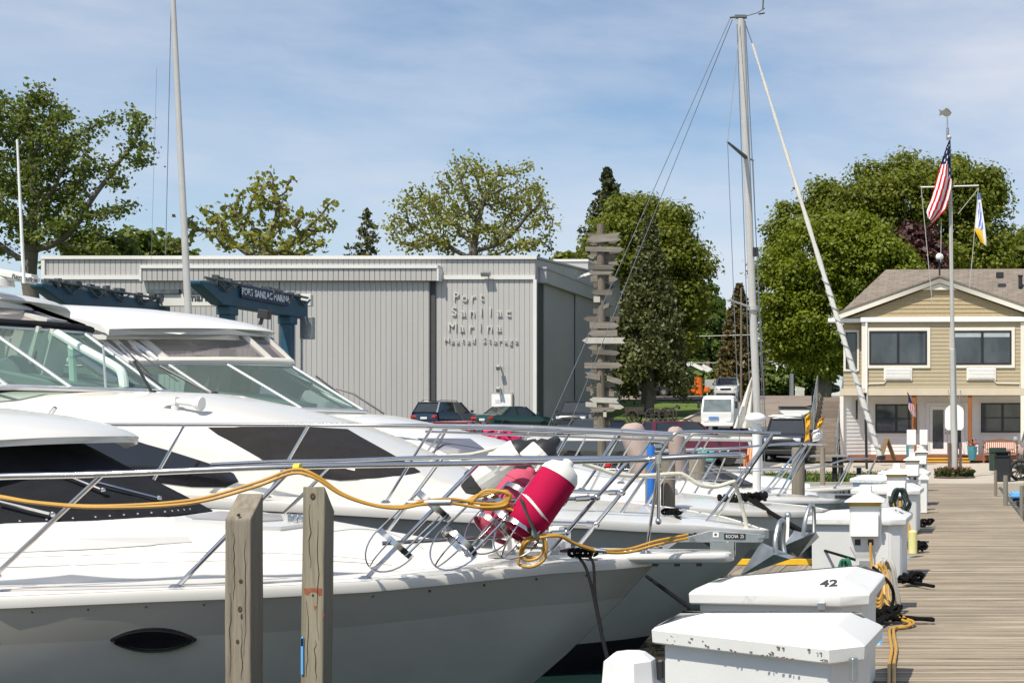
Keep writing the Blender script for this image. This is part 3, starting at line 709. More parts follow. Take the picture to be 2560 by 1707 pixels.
# toe rail line and pulpit plank
mb=MB(); sec=[]
for x,w in ((-2.55,.30),(-2.2,.24),(-1.9,.19),(-1.62,.16),(-1.54,.12),(-1.51,.05)):
    sec.append([V((x,9.4-w,.70)),V((x,9.4-w*.95,.735)),V((x,9.4+w*.95,.735)),V((x,9.4+w,.70)),V((x,9.4+w*.8,.665)),V((x,9.4-w*.8,.665))])
mb.loft(sec); mb.build('bow_platform',GEL,A_.root,bev=.008)
mb=MB()
for x in (-2.02,-1.87,-1.72): mb.box((x,9.28,.655),(.04,.03,.02))
mb.build('platform_bolts',BLACKP,A_.root)
mb=MB(); mb.bb((-1.66,9.35,.70),(-1.5,9.37,.80)); mb.bb((-1.66,9.43,.70),(-1.5,9.45,.80)); mb.lathe([(.035,-.03),(.02,0),(.035,.03)],(-1.55,9.4,.765),12,(0,1,0)); mb.build('bow_roller',STEEL,A_.root)
def MIR(p): return V((p.x,2*9.40-p.y,p.z))
nr=[P(-260,1203,7.75),P(0,1191,7.8),P(256,1185,7.9),P(733,1166,8.2),P(1194,1158,8.7),P(1571,1150,9.08),P(1650,1146,9.12),P(1780,1139,9.18)]
rail(A_.root,nr+[V((-1.47,9.27,nr[-1].z)),V((-1.45,9.4,nr[-1].z))]+[V((-1.47,9.53,nr[-1].z))]+[MIR(p) for p in nr[::-1]],.0185)
for a,b in (((-17,1441,7.86),(256,1186,7.9)),((440,1469,8.0),(733,1168,8.2)),((913,1448,8.42),(1194,1160,8.7)),((1343,1414,9.0),(1571,1152,9.08))):
    pa,pb=P(*a),P(*b); stan(A_.root,pa,pb); stan(A_.root,MIR(pa),MIR(pb))
for a,b in (((-320,1430,7.8),(-100,1195,7.73)),):
    stan(A_.root,P(*a),P(*b)); 
stan(A_.root,P(1615,1385,9.25),P(1650,1147,9.12),.011)
mb=MB(); p=P(1646,1147,9.02); q=P(1646,1303,9.02); mb.tube([p,q],.011,8); mb.ball(q,.022,10,6); mb.lathe([(.025,-.03),(.025,.03)],p,10); mb.build('hanging_strut',STEEL,A_.root)
# middle rails carrying the fender baskets, near and far side
def midrail(y0,side):
    if y0=='u': a,b,c=P(1043,1256,8.5),P(1455,1246,8.98),P(1492,1243,9.05)
    else: a,b,c=P(955,1358,8.42),P(1395,1332,8.98),P(1416,1331,9.02)
    pts=[a,b,c]
    if side>0: pts=[MIR(p) for p in pts]
    mb=MB(); mb.tube(pts,.014,8); mb.ball(pts[-1],.026,10,6); mb.lathe([(.02,-.05),(.02,.05)],pts[1],10,pts[2]-pts[1]); mb.build('middle_rail',STEEL,A_.root)
for sd in(-1,1):
    for u in 'ul': midrail(u,sd)
AXF=V((.66,.12,.74)).normalized()
def strap(mb,c,r,ax,h=.035,th=.004,seg=28):
    q=V((0,0,1)).rotation_difference(ax)
    rings=[]
    for k in range(seg):
        a=2*pi*k/seg; d=q@V((cos(a),sin(a),0))
        rings.append([c+d*r-ax*h/2,c+d*r+ax*h/2,c+d*(r-th)+ax*h/2,c+d*(r-th)-ax*h/2])
    n=4; k0=len(mb.v); vs=[p for r_ in rings for p in r_]
    mb.add(vs,[(i*4+j,((i+1)%seg)*4+j,((i+1)%seg)*4+(j+1)%4,i*4+(j+1)%4) for i in range(seg) for j in range(4)])
def basket(cl,cu,r=.135):
    ax=(cu-cl).normalized(); bk=thing('fender_basket',None,None); bpy.data.objects.remove(bk)
    mb=MB(); strap(mb,cl,r,ax); strap(mb,cu,r,ax)
    u=ax.cross(V((0,1,0))).normalized(); v=ax.cross(u)
    for a in (.6,2.6,4.4):
        d=(u*cos(a)+v*sin(a))*r; mb.tube([cl+d-ax*.02,cu+d+ax*.02],.007,6)
    lp=[cl-ax*(.20*sin(pi*k/14))+ (u*cos(pi*k/14))*r for k in range(15)]; mb.tube(lp,.005,6)
    lp=[cl-ax*(.20*sin(pi*k/14))+ (v*cos(pi*k/14))*r for k in range(15)]; mb.tube(lp,.005,6)
    return mb.build('fender_basket',STEEL,A_.root)
basket(P(988,1358,8.32),P(1084,1264,8.42)); basket(P(1148,1356,8.45),P(1243,1262,8.6))
basket(P(1230,1320,8.75),P(1300,1245,8.9)); basket(P(1300,1328,8.55),P(1372,1228,8.72))
def fender(name,label,c0,c1,r,body,cap,group='fenders carried on the foreground boat',ribs=False,strapm=None,dark=None):
    ax=(c1-c0); L=ax.length; ax.normalize(); t_=thing(name,label,'fender',c0,0,group)
    mb=MB(); pr=[(r*.25,0),(r*.6,.02),(r*.88,.06),(r,.12),(r,L-.13),(r*.97,L-.09)] if not ribs else [(r*.9,.09),(r,.10),(r,L-.12),(r*.95,L-.11)]
    if ribs:
        seg=24; rings=[]
        for (rr,z) in pr:
            q=V((0,0,1)).rotation_difference(ax)
            rings.append([c0+q@V((rr*(1 if k%3 else .95)*cos(2*pi*k/48),rr*(1 if k%3 else .95)*sin(2*pi*k/48),z)) for k in range(48)])
        mb.loft(rings)
    else: mb.lathe(pr,c0,28,ax)
    mb.build('fender_body',body,t_,ang=50)
    mb=MB(); mb.lathe([(r*1.0,L-.088),(r*.95,L-.055),(r*.75,L-.015),(r*.45,L+.005),(r*.3,L+.015),(r*.28,L+.035),(r*.15,L+.045)],c0,24,ax)
    if ribs: mb.v=[];mb.f=[];mb.m=[];mb.lathe([(r*.94,L-.108),(r*.8,L-.05),(r*.45,L-.02),(r*.3,L+.03),(r*.2,L+.05)],c0,24,ax); mb.build('end_cap',cap,t_,ang=60); mb=MB(); mb.lathe([(r*.3,-.03),(r*.55,0),(r*.85,.05),(r*.9,.088)],c0,24,ax)
    mb.build('end_cap',cap,t_,ang=60)
    if strapm:
        mb=MB(); strap(mb,c0+ax*L*.36,r+.004,(ax+V((.25,0,-.2))).normalized(),.016,.004); mb.build('strap',strapm,t_)
    return t_
fender('red_fender','bright red covered fender with white end cap in the bow rail basket',P(1296,1335,8.52),P(1415,1165,8.70),.128,RED,FENW,strapm=FENW)
fender('red_fender','faded pink red fender behind the bright red one',P(1215,1330,8.85),P(1322,1185,9.0),.118,REDF,REDF,strapm=FENW)
fender('white_fender','ribbed white fender with black ends leaning above the pink red fender',P(1168,1218,10.5),P(1330,1112,10.6),.125,FENW,BLACKP,ribs=True)
fender('white_fender','second ribbed white fender half hidden behind the bright red fender',P(1300,1180,10.4),P(1385,1105,10.5),.11,FENW,BLACKP,ribs=True)
# windlass, cleat, chain, hatch
wd=thing('windlass','white anchor windlass with chrome drum on the foreground bow','windlass',P(1340,1395,9.4))
mb=MB(); c=P(1330,1384,9.4); 
for dx in (-.17,.17):
    mb=MB(); mb.box(c+V((dx,0,.09)),(.16,.22,.2)); mb.build('housing',WHITEP,wd,bev=.045,bseg=3)
mb=MB(); mb.lathe([(.07,-.1),(.07,-.06),(.045,-.03),(.045,.03),(.07,.06),(.07,.1)],c+V((.0,0,.10)),18,(1,0,0)); mb.box(c+V((0,0,-.005)),(.52,.26,.02)); mb.build('drum',STEEL,wd)
mb=MB()
for dx,dz in ((-.22,.16),(-.22,.03),(.22,.14),(.22,.05)): mb.lathe([(.017,-.006),(.017,.006)],c+V((dx*.98,-.115,dz)),10,(0,1,0))
mb.build('bolt_heads',GALV,wd)
ch=MB(); pa=P(1450,1378,9.4)
for i in range(34):
    p=pa.lerp(V((-1.92,9.4,.80)),i/33)+V((0,0,-.03*sin(pi*i/33))); a=(i%2)*pi/2; d=V((0,cos(a),sin(a)))
    ch.tube([p+V((.019*cos(k*pi/4),0,0))+d*.011*sin(k*pi/4) for k in range(8)],.0042,5,True)
tag(ch.build('anchor_chain',GALV),'steel anchor chain running from the windlass to the labelled anchor','chain')
def cleat(c,root,s=1,name='cleat'):
    mb=MB(); mb.tube([c+V((-.15*s,0,.055*s)),c+V((-.08*s,0,.062*s)),c+V((.08*s,0,.062*s)),c+V((.15*s,0,.055*s))],[.011*s,.018*s,.018*s,.011*s],8)
    for dx in(-.05,.05): mb.tube([c+V((dx*s,0,0)),c+V((dx*s,0,.06*s))],.016*s,8)
    mb.box(c,(.2*s,.05*s,.012)); return mb.build(name,STEEL,root)
ccl=P(1458,1398,8.82); cleat(ccl,A_.root)
mb=MB()
for k in range(7): mb.tube([ccl+V((-.055+.018*k+.03*sin(a)*(-1)**k,.034*sin(a),.045+.024*cos(a))) for a in [i*pi/5 for i in range(10)]],.012,6,True)
mb.tube(curve([ccl+V((-.02,-.03,.02)),P(1464,1417,8.62),P(1480,1470,8.1),P(1500,1565,7.2),P(1522,1660,6.4)],3),.010,8); mb.tube(curve([ccl+V((.05,-.03,.02)),P(1484,1412,8.62),P(1488,1490,7.9),P(1504,1575,7.1)],3),.009,8)
tag(mb.build('mooring_line',ROPEK),'black mooring line from the foreground bow cleat down towards the dock boxes','rope')
hr=patch(AT,[(434,1303),(545,1287),(756,1296),(757,1319),(700,1327),(560,1322),(436,1313)],.030,.035).build('hatch_frame',GEL,A_.root,ang=40)
patch(AT,[(462,1302),(550,1291),(700,1298),(706,1312),(640,1316),(480,1309)],.038,.008).build('hatch',M('smoke_acrylic',(.36,.33,.31),.2,0,.05,2),hr,ang=40)
for x,y in ((722,1306),(736,1309),(748,1307)):
    patch(AT,[(x-5,y-6),(x+4,y-6),(x+4,y+9),(x-5,y+9)],.05,.025).build('hinge',STEEL,hr,ang=40)
SEAM=M('deck_seam',(.30,.29,.28),.6)
for l in ([(-60,1420),(200,1412),(440,1404),(640,1400),(820,1402),(980,1412)],[(-60,1398),(250,1386),(560,1380),(800,1388),(930,1400)],[(820,1330),(900,1322),(980,1335),(1060,1372)]):
    pts=[]
    for x,y in curve([V((x,y,0)) for x,y in l],8) and [(p.x,p.y) for p in curve([V((x,y,0)) for x,y in l],8)]:
        h=None
        for m_ in (AT,A_.dmb):
            bv=BVHTree.FromPolygons([tuple(v) for v in m_.v],[tuple(f) for f in m_.f]); q=bv.ray_cast(V((0,0,EYE)),(P(x,y,1)-V((0,0,EYE))).normalized())
            if q[0] and (h is None or q[3]<h[1]): h=(q[0],q[3])
        if h: pts.append(h[0]+V((0,0,.001)))
    mb=MB(); mb.tube(pts,.0028,5); mb.build('deck_seam',SEAM,A_.root)
# windscreen under black canvas, hardtop
def spl(near,Yc): return near+[V((p.x,2*Yc-p.y,p.z)) for p in near[::-1]]
bs=[V((-10,8.16,.93)),V((-7.4,8.18,.95)),V((-6.2,8.38,.965)),V((-5.55,8.78,.985)),V((-5.26,9.12,1.0)),V((-5.2,9.40,1.005))]
tp=[V((-10,8.42,1.52)),V((-7.6,8.45,1.53)),V((-6.75,8.62,1.53)),V((-6.38,8.92,1.51)),V((-6.26,9.2,1.50)),V((-6.24,9.4,1.50))]
bs2,tp2=spl(bs[:-1],9.4),spl(tp[:-1],9.4); bs2.insert(5,bs[-1]); tp2.insert(5,tp[-1])
mb=MB(); rg=[]
for k in range(6):
    u=k/5; rg.append([a.lerp(b,u)+V((0,0,.02*sin(pi*u))) for a,b in zip(bs2,tp2)])
mb.slab([[V(p) for p in r] for r in rg],(-.03,0,-.02)); CV=mb.build('windscreen_cover',BLACKC,A_.root,ang=50)
mb=MB()
for k in range(26):
    u=.02+.96*k/26; i=u*5; j=int(i); 
    if j>=5: continue
    p=bs[j].lerp(bs[j+1],i-j)+V((.0,-.012,.03)); mb.ball(p,.007,6,4)
mb.build('snap_studs',STEEL,CV)
for a,b in (((0,1260),(135,1292)),((155,1190),(260,1232)),((235,1210),(400,1252))):
    pts=[]
    for k in range(5):
        x,y=lerp(a[0],b[0],k/4),lerp(a[1],b[1],k/4); pts.append((x,y))
    mbp=MB(); bv=BVHTree.FromPolygons([tuple(v) for v in mb.v] and [tuple(p) for r in rg for p in r],[(i*11+q,i*11+q+1,(i+1)*11+q+1,(i+1)*11+q) for i in range(5) for q in range(10)])
    hits=[]
    for x,y in pts:
        h=bv.ray_cast(V((0,0,EYE)),(P(x,y,1)-V((0,0,EYE))).normalized())
        if h[0]: hits.append(h[0]+V((.01,-.03,.02)))
    if len(hits)>1: mbp.tube(hits,.010,6); mbp.ball(hits[-1],.02,8,5); mbp.build('wiper_arm',STEEL,A_.root)
def hardtop(bt,x0,W,a,pw,z0,rise,crown,th,mat=GEL,name='hardtop',L=3.6,dz=0,inset=0,edge=0):
    us=[k/14-1 for k in range(29)]; rg=[]
    for sx,up_ in rise:
        rg.append([V((x0-inset-a*abs(u)**pw-sx,bt.yc+(W-inset*.5)*u,z0+dz+up_-crown*abs(u)**3-edge*(1 if abs(u)==1 else 0))) for u in us])
    mb=MB(); mb.slab(rg,(-.01,0,-th)); return mb.build(name,mat,bt.root,ang=45)
hardtop(A_,-5.84,1.12,.55,2.2,1.53,((0,0),(.03,.025),(.10,.055),(.25,.10),(.5,.15),(.9,.20),(1.5,.24),(4,.28)),.06,.045)
mb=MB(); mb.bb((-10,8.75,.95),(-7.6,10.05,1.5)); mb.build('dark_cockpit_fill',BLACKC,A_.root)  # solid black block added as the darkness under the hardtop
patch(A_.dmb,[(-60,1446),(-60,1478),(200,1474),(440,1467),(640,1459),(800,1449),(640,1444),(440,1440),(200,1440)],.007,.006).build('nonskid_panel',M('nonskid_grey',(.52,.505,.49),.6,0,.03,2,.05,300),A_.root)
patch(AT,[(-60,1352),(-60,1385),(250,1372),(480,1356),(470,1343),(250,1346)],.007,.006).build('nonskid_panel',MC['nonskid_grey'],A_.root)
mb=MB()
for y in (8.6,10.2): mb.tube([V((-6.9,y,1.5)),V((-6.7,y+.05*(9.4-y),1.74))],.015,8)
mb.build('hardtop_strut',STEEL,A_.root)
# port light in the hull
out=[]
for k in range(28):
    a=2*pi*k/28; cx,cy,rx,ry=384,1601,108,28
    x=cos(a); y=sin(a); out.append((cx+rx*x,cy-4+ry*(y if y>0 else y*1.05)*(1-abs(x)**3*.55)))
po=patch(A_.hmb,out,.010,.03).build('porthole',M('porthole_rim',(.05,.05,.045),.25,.3),A_.root,ang=50)
out2=[(384+(x-384)*.90,1597+(y-1597)*.74-2) for x,y in out]
patch(A_.hmb,out2,.020,.02).build('pane',BLACKG,po,ang=50)
out3=[]
for k in range(15):
    a=pi*k/14; out3.append((384+101*cos(a)*.98,1599+26*sin(a)*(1-abs(cos(a))**3*.5)))
out3+= [(384+(x-384)*.97,y-4.5*sin(pi*i/14)-.3) for i,(x,y) in reversed(list(enumerate(out3)))]
patch(A_.hmb,out3,.024,.012).build('chrome_lip',STEEL,po,ang=50)
# anchor stowed on the bow platform
an=thing('anchor','grey galvanised anchor with roll bar and label, stowed on the nearest bow','anchor',(-1.6,9.4,.75))
AP=[(1660,1358),(1690,1349),(1776,1326),(1800,1327),(1900,1335),(1912,1342),(1908,1352),(1903,1356),(1690,1354),(1683,1362),(1672,1370),(1655,1372)]
ya=9.40; mb=MB(); mb.prism([P(x,y,ya-.012) for x,y in AP],(0,.024,0)); sh=mb.build('shank',GALV,an,bev=.002)
mb=MB(); z=.002
tip=P(1850,1438,ya); hl=P(1906,1350,ya); 
L_=lambda x,y,d: P(x,y,ya+d)
mb.add([P(1848,1440,ya),L_(1935,1385,-.19),L_(1903,1355,-.0),L_(1935,1385,.19),L_(1990,1392,.0),L_(1972,1396,-.2),L_(1972,1396,.2)],[(0,1,2),(0,2,3),(0,5,1),(0,3,6),(0,4,5),(0,6,4),(1,5,4,2),(2,4,6,3)])
mb.build('fluke',GALV,an,ang=10)
mb=MB(); bl=[L_(1940,1385,-.17),L_(1938,1352,-.165),L_(1946,1312,-.10),L_(1956,1300,0),L_(1960,1312,.10),L_(1958,1352,.165),L_(1962,1388,.17)]
mb.tube(curve(bl,5),.017,10); mb.build('roll_bar',GALV,an)
mb=MB(); mb.bb(P(1810,1348,ya-.016),P(1864,1333,ya-.0125)); lb=mb.build('label_plate',BLACKP,sh)
text('ROCNA  25',.034,WHITEP,'lettering',lb,P(1837,1340.5,ya-.0168),FRONT,.0005,sx=.72)
mb=MB(); mb.bb(P(1782,1342,ya-.016),P(1797,1330,ya-.0125)); lb=mb.build('label_plate',WHITEP,sh)
mb=MB(); mb.bb(P(1786,1338,ya-.0175),P(1792,1333,ya-.0162)); mb.build('emblem',DKT,lb)
mb=MB()
for x,y in ((1897,1343),(1906,1340),(1896,1350)): mb.lathe([(.012,-.02),(.012,.02)],P(x,y,ya),8,(0,1,0))
mb.build('bolt_heads',STEEL,an)
# cords on the rail
def wob(pts,dx,dy): return [p+V((dx*sin(i*1.3),dy,dx*cos(i*1.7))) for i,p in enumerate(pts)]
cp=[(-120,1222,7.68),(0,1240,7.7),(100,1256,7.72),(260,1264,7.76),(480,1249,7.85),(640,1206,7.95),(735,1173,8.0),(790,1188,8.02),(855,1233,8.07),(930,1260,8.13),(1000,1266,8.2),(1060,1252,8.25),(1130,1247,8.35),(1200,1258,8.42),(1262,1258,8.48),(1275,1240,8.5),(1262,1228,8.5),(1215,1231,8.45),(1175,1248,8.42),(1220,1262,8.45),(1275,1262,8.5),(1310,1290,8.52),(1345,1325,8.55),(1362,1352,8.56),(1352,1385,8.55),(1320,1392,8.52),(1302,1372,8.5),(1318,1345,8.5),(1352,1338,8.52),(1400,1338,8.58),(1440,1358,8.7),(1500,1374,8.85),(1570,1372,9.0),(1640,1352,9.1),(1720,1336,9.25)]
base=[P(*c) for c in cp]
mb=MB(); mb.tube(curve(base,7),.0092,8); mb.tube(curve([p+V((0,-.018,-.014+.012*sin(i*.9))) for i,p in enumerate(base)],7),.0092,8)
lo=[P(x,y,d) for x,y,d in ((1300,1390,8.5),(1330,1340,8.5),(1362,1350,8.52),(1362,1395,8.52),(1330,1416,8.5),(1298,1410,8.5))]
mb.tube(curve(lo+[lo[0]],6),.0095,8)
for k in range(3): mb.tube(curve([P(1165+k*6,1252+k*3,8.40),P(1215,1236-k*5,8.43),P(1268+k*3,1228+k*4,8.47),P(1255,1256+k*3,8.47),P(1200,1262+k*2,8.43)],6),.0105,8)
tag(mb.build('shore_power_cord',YELLOW),'pair of yellow power cords looped along the nearest boat rail','cord')
mb=MB(); mb.lathe([(.026,-.018),(.026,.018)],P(744,1169,8.03),12,(1,0,.05)); tag(mb.build('cord_clip',M('yellow_tape',(.72,.60,.03),.5)),'small yellow clip holding the cords to the nearest top rail','clip')
mb=MB(); mb.lathe([(.02,-.13),(.02,.13)],P(1075,1256,8.26),12,(1,0,.02)); tag(mb.build('cord_sleeve',GALV),'grey sleeve around the yellow cords below the nearest rail','sleeve')
mb=MB(); mb.beam(P(1302,1245,8.44),P(1344,1345,8.44),.035,.012); tag(mb.build('tie_strap',HOSEDK),'dark green strap tying the yellow cord across the red fender','strap')
# ===== larger cruisers behind
def strip(a,b): # surface between two poly lines
    mb=MB(); n=len(a); mb.add(list(a)+list(b),[(i,i+1,n+i+1,n+i) for i in range(n-1)]); return mb
B_=Boat('motor_cruiser','second white motor cruiser with big raked windscreen, hardtop and two black cabin windows','boat',-1.95,14.3,
  [(0,0),(.2,.32),(.6,.72),(1.1,1.08),(2,1.5),(3.4,1.82),(5.4,2.0),(12,2.0)],
  [(0,.50),(.56,.60),(1.5,.70),(3.4,.85),(5.4,.98),(8,1.02),(12,1.02)],12,
  [(0,1,0,None),(.28,.965,.24,None),(.62,.90,.55,None),(0,.74,1.22,-.60),(0,.62,1.55,-.98)])
B_.hull([HULLG,BLACKP],3); B_.deck(GEL,.05); B_.rubrail(GEL,.09,.035,False)
BT,_=trunk(B_,[(-4.2,.4,.80),(-4.6,.72,.90),(-5.1,1.0,1.06),(-5.6,1.2,1.27),(-6.1,1.34,1.50),(-6.6,1.44,1.69),(-7.1,1.5,1.82),(-7.7,1.56,1.94),(-8.6,1.6,1.98),(-12.5,1.6,2.0)],CREAM,'cabin_trunk')
patch(BT,[(-60,1095),(120,1075),(245,1082),(330,1100),(420,1125),(530,1160),(585,1183),(597,1203),(565,1218),(480,1217),(340,1200),(100,1205),(-60,1210)],.008,.02).build('cabin_window',BLACKG,B_.root,ang=60)
patch(BT,[(521,1069),(545,1087),(600,1117),(660,1150),(765,1189),(850,1201),(950,1194),(1030,1186),(1050,1180),(1015,1157),(960,1126),(900,1093),(868,1074),(760,1068)],.010,.02).build('foredeck_window_cover',M('black_mesh_cover',(.028,.026,.027),.8,0,.15,8,.2,200),B_.root,ang=60)
def MB_(p,yc): return V((p.x,2*yc-p.y,p.z))
def wscreen(bt,base,topl,mull,fr_=.022,glass=GLASSG,inner=True):
    yc=bt.yc; bb=base+[MB_(p,yc) for p in base[::-1] if abs(p.y-yc)>.01]; tt=topl+[MB_(p,yc) for p in topl[::-1] if abs(p.y-yc)>.01]
    strip(bb,tt).build('windscreen_glass',glass,bt.root,ang=20)
    mb=MB(); mb.tube(bb,fr_*1.3,8); mb.tube(tt,fr_,8)
    for i in mull:
        for j in (i,len(bb)-1-i): mb.tube([bb[j],tt[j]],fr_,8)
    mb.build('windscreen_frame',ALU,bt.root)
def mir(l): return l+[MB_(p,14.3) for p in l[::-1]]
bB=[V((-13,12.75,1.98)),V((-9.6,12.82,1.98)),V((-9.05,13.05,1.975)),V((-8.72,13.5,1.965)),V((-8.40,13.95,1.96)),V((-8.28,14.3,1.955))]
tB=[V((-13.4,12.95,2.64)),V((-10.5,13.0,2.64)),V((-10.02,13.2,2.62)),V((-9.66,13.55,2.60)),V((-9.28,13.95,2.59)),V((-9.14,14.3,2.585))]
wscreen(B_,bB,tB,[2,3,5])
full=lambda l,yc: l+[MB_(p,yc) for p in l[::-1] if abs(p.y-yc)>.01]
mb=MB(); mb.tube(full([p+V((0,0,.045)) for p in tB],14.3),.04,8); mb.build('windscreen_gasket',BLACKC,B_.root)
eB=[V((-13.4,12.95,2.86)),V((-10.9,13.0,2.88)),V((-10.5,13.2,2.88)),V((-10.15,13.55,2.88)),V((-9.9,13.95,2.88)),V((-9.80,14.3,2.88))]
strip(full([p+V((0,0,.06)) for p in tB],14.3),full(eB,14.3)).build('clear_curtain',VINYL,B_.root,ang=20)
mb=MB()
for i in (2,3,5):
    for l in (0,1):
        a,b=(eB[i],tB[i]+V((0,0,.05))) if l==0 else (MB_(eB[i],14.3),MB_(tB[i],14.3)+V((0,0,.05)))
        mb=MB(); mb.beam(a,b,.05,.08); mb.build('curtain_frame',BLACKC,B_.root)
hardtop(B_,-9.62,1.32,.55,2.2,2.90,((0,0),(.03,.03),(.10,.06),(.3,.10),(.7,.16),(1.3,.20),(4,.24)),.07,.09)
# radar bar, aerial, search light, wipers, interior
mb=MB(); c0=P(-90,668,13.9); c1=P(92,700,13.9)
mb.beam(c0,c1,.16,.10); rb=mb.build('radar_scanner',GEL,B_.root,bev=.03,bseg=3)
text('Raymarine',.062,DKT,'lettering',rb,P(62,695.5,13.8)+V((0,-.001,0)),rotm(c1-c0,(0,0,1)),.001,bold=.002)
mb=MB(); p=P(0,712,13.9); mb.lathe([(.13,-.02),(.12,.06),(.06,.1)],p,14); mb.build('radar_pedestal',GEL,B_.root)
mb=MB(); mb.tube([P(60,708,13.4),P(43,349,13.4)],[.016,.009],8); mb.build('whip_aerial',WHITEP,B_.root)
def onsurf(m_,x,y):
    bv=BVHTree.FromPolygons([tuple(v) for v in m_.v],[tuple(f) for f in m_.f]); h=bv.ray_cast(V((0,0,EYE)),(P(x,y,1)-V((0,0,EYE))).normalized()); return h[0]
sl=MB(); c=onsurf(BT,425,1022); d=V((1,0,-.10)).normalized()
sl.lathe([(.03,0),(.032,.24),(.055,.28),(.07,.30),(.07,.33)],c+V((-.02,0,.08)),14,d); sl.lathe([(.035,-.02),(.03,.08)],c+V((.05,0,0)),10); sl.box(c+V((.0,0,.08)),(.14,.07,.07)); sl.build('search_light',WHITEP,B_.root)
for a,b,c in (((335,902),(382,985),(300,860)),((400,915),(536,988),(330,870))):
    mb=MB(); dd=13.9 if a[0]<350 else 14.9; mb.tube([P(*b,dd),P(*a,dd)],.014,6); mb.tube([P(*c,dd),P(a[0]+45,a[1]+38,dd)],.008,6); mb.lathe([(.04,-.02),(.03,.04)],P(*b,dd),10); mb.build('wiper',BLACKP,B_.root)
MINT=M('mint_grab_rail',(.62,.74,.68),.4); SEAT=M('pale_seat_vinyl',(.62,.60,.55),.6,0,.08,2)
mb=MB(); q=lambda x,y:P(x,y,13.95); mb.tube(curve([q(140,832),q(200,868),q(285,915),q(305,935),q(310,968)],4),.045,10); mb.tube([q(178,850),q(184,968)],.035,8); mb.build('grab_rail',MINT,B_.root)
mb=MB()
for x,y,w,h in ((35,870,.34,.62),(95,850,.42,.7)): mb.box(P(x,y,14.1)+V((0,0,-.1)),(w,.5,h),0,.25)
mb.build('helm_seat',SEAT,B_.root,bev=.09,bseg=3)
mb=MB(); mb.bb((-13,13.0,1.95),(-9.4,15.6,2.0)); mb.box((-9.2,14.3,2.04),(.8,1.5,.12),0,.2); mb.box((-9.5,14.0,2.15),(.25,.7,.28),0,-.3); mb.build('helm_console',M('grey_console',(.16,.19,.19),.6,0,.15,2),B_.root,bev=.02)
mb=MB(); mb.tube([P(40,880,13.9)+V((.2*cos(a),0,.26*sin(a))) for a in [i*pi/10 for i in range(20)]],.014,6,True); mb.build('steering_wheel',BLACKP,B_.root)
mb=MB(); mb.tube([P(258,862,13.5),P(264,968,13.5)],.012,6); mb.build('windscreen_brace',ALU,B_.root)
# rails
def R2(p,yc): return MB_(p,yc)
nB=[P(-250,1058,12.5),P(185,1061,12.5),P(760,1062,12.55),P(1060,1065,12.75),P(1400,1078,13.2),P(1560,1085,13.5),P(1682,1090,13.8)]
rail(B_.root,nB); rail(B_.root,[R2(p,14.3) for p in nB])
rail(B_.root,[p+V((0,.03,-.05)) for p in nB[3:]],.011,'rail_doubler')
st=[(((369,1226,12.5)),(461,1063,12.5)),((666,1243,12.52),(771,1064,12.55)),((964,1256,12.75),(1081,1067,12.78)),((1310,1283,13.2),(1425,1079,13.25)),((1454,1225,13.5),(1549,1088,13.5))]
for a,b in st:
    pa,pb=P(*a),P(*b); pa.z=min(pa.z,B_.z(B_.bx-pa.x)+.06) if False else pa.z
    stan(B_.root,pa,pb); stan(B_.root,R2(pa,14.3),R2(pb,14.3))
pf=[P(1543,1297,13.75),P(1647,1140,13.8),P(1676,1096,13.82),P(1703,1080,13.86),P(1800,1079,14.0),P(1930,1082,14.22)]
rail(B_.root,pf+[V((-1.82,14.3,pf[-1].z))]+[R2(p,14.3) for p in pf[::-1]],.017,'bow_pulpit')
for a,b in (((1763,1308,14.0),(1932,1083,14.22)),):
    stan(B_.root,P(*a),P(*b)); stan(B_.root,R2(P(*a),14.3),R2(P(*b),14.3))
for dz in(.55,):
    rail(B_.root,[p.lerp(V((p.x,p.y,B_.z(B_.bx-p.x))),.5) for p in (P(1560,1085,13.6),P(1680,1090,13.8),P(1830,1085,14.1))],.006,'lifeline')
cl=P(1680,1297,13.9); cl.z=B_.z(B_.bx-cl.x)+.04; cleat(cl,B_.root)
mb=MB(); mb.tube(curve([cl+V((0,0,.05)),P(1735,1332,13.6),P(1800,1380,12.6)]),.016,8)
for k in range(7): mb.tube([cl+V((-.06+.02*k+.035*sin(a)*(-1)**k,.04*sin(a),.05+.026*cos(a))) for a in [i*pi/5 for i in range(10)]],.014,6,True)
tag(mb.build('mooring_line',ROPEK),'black mooring line on the cleat beside the white anchor rope of the second cruiser','rope')
ml=MB(); ml.tube(curve([P(1617,1440,10.6),P(1680,1486,9.0),P(1752,1538,7.6)]),.014,8); tag(ml.build('mooring_line',ROPEK),'taut black mooring line running down to the box marked 42','rope')
# second anchor with roll bar hanging at B's bow
an=thing('anchor','second grey anchor with tall roll bar hanging beside the white dock box','anchor',P(1960,1360,13.2))
mb=MB(); d=13.2
mb.add([P(1960,1363,d-.25),P(2040,1330,d-.1),P(2048,1342,d+.2),P(1985,1325,d+.3),P(1985,1330,d-.05),P(1995,1392,d)],[(0,1,4),(1,2,4),(2,3,4),(3,0,4),(0,5,1),(1,5,2),(2,5,3),(3,5,0)]); mb.build('fluke',GALV,an,ang=8)
mb=MB(); mb.tube(curve([P(2008,1340,d-.2),P(2014,1296,d-.18),P(2026,1262,d-.05),P(2034,1270,d+.12),P(2036,1330,d+.2)],5),.021,10); mb.build('roll_bar',GALV,an)
mb=MB(); mb.beam(P(1968,1364,d),P(1970,1290,d+.1),.03,.05); mb.ball(P(1970,1288,d+.1),.035,10,6); mb.build('shank',GALV,an)
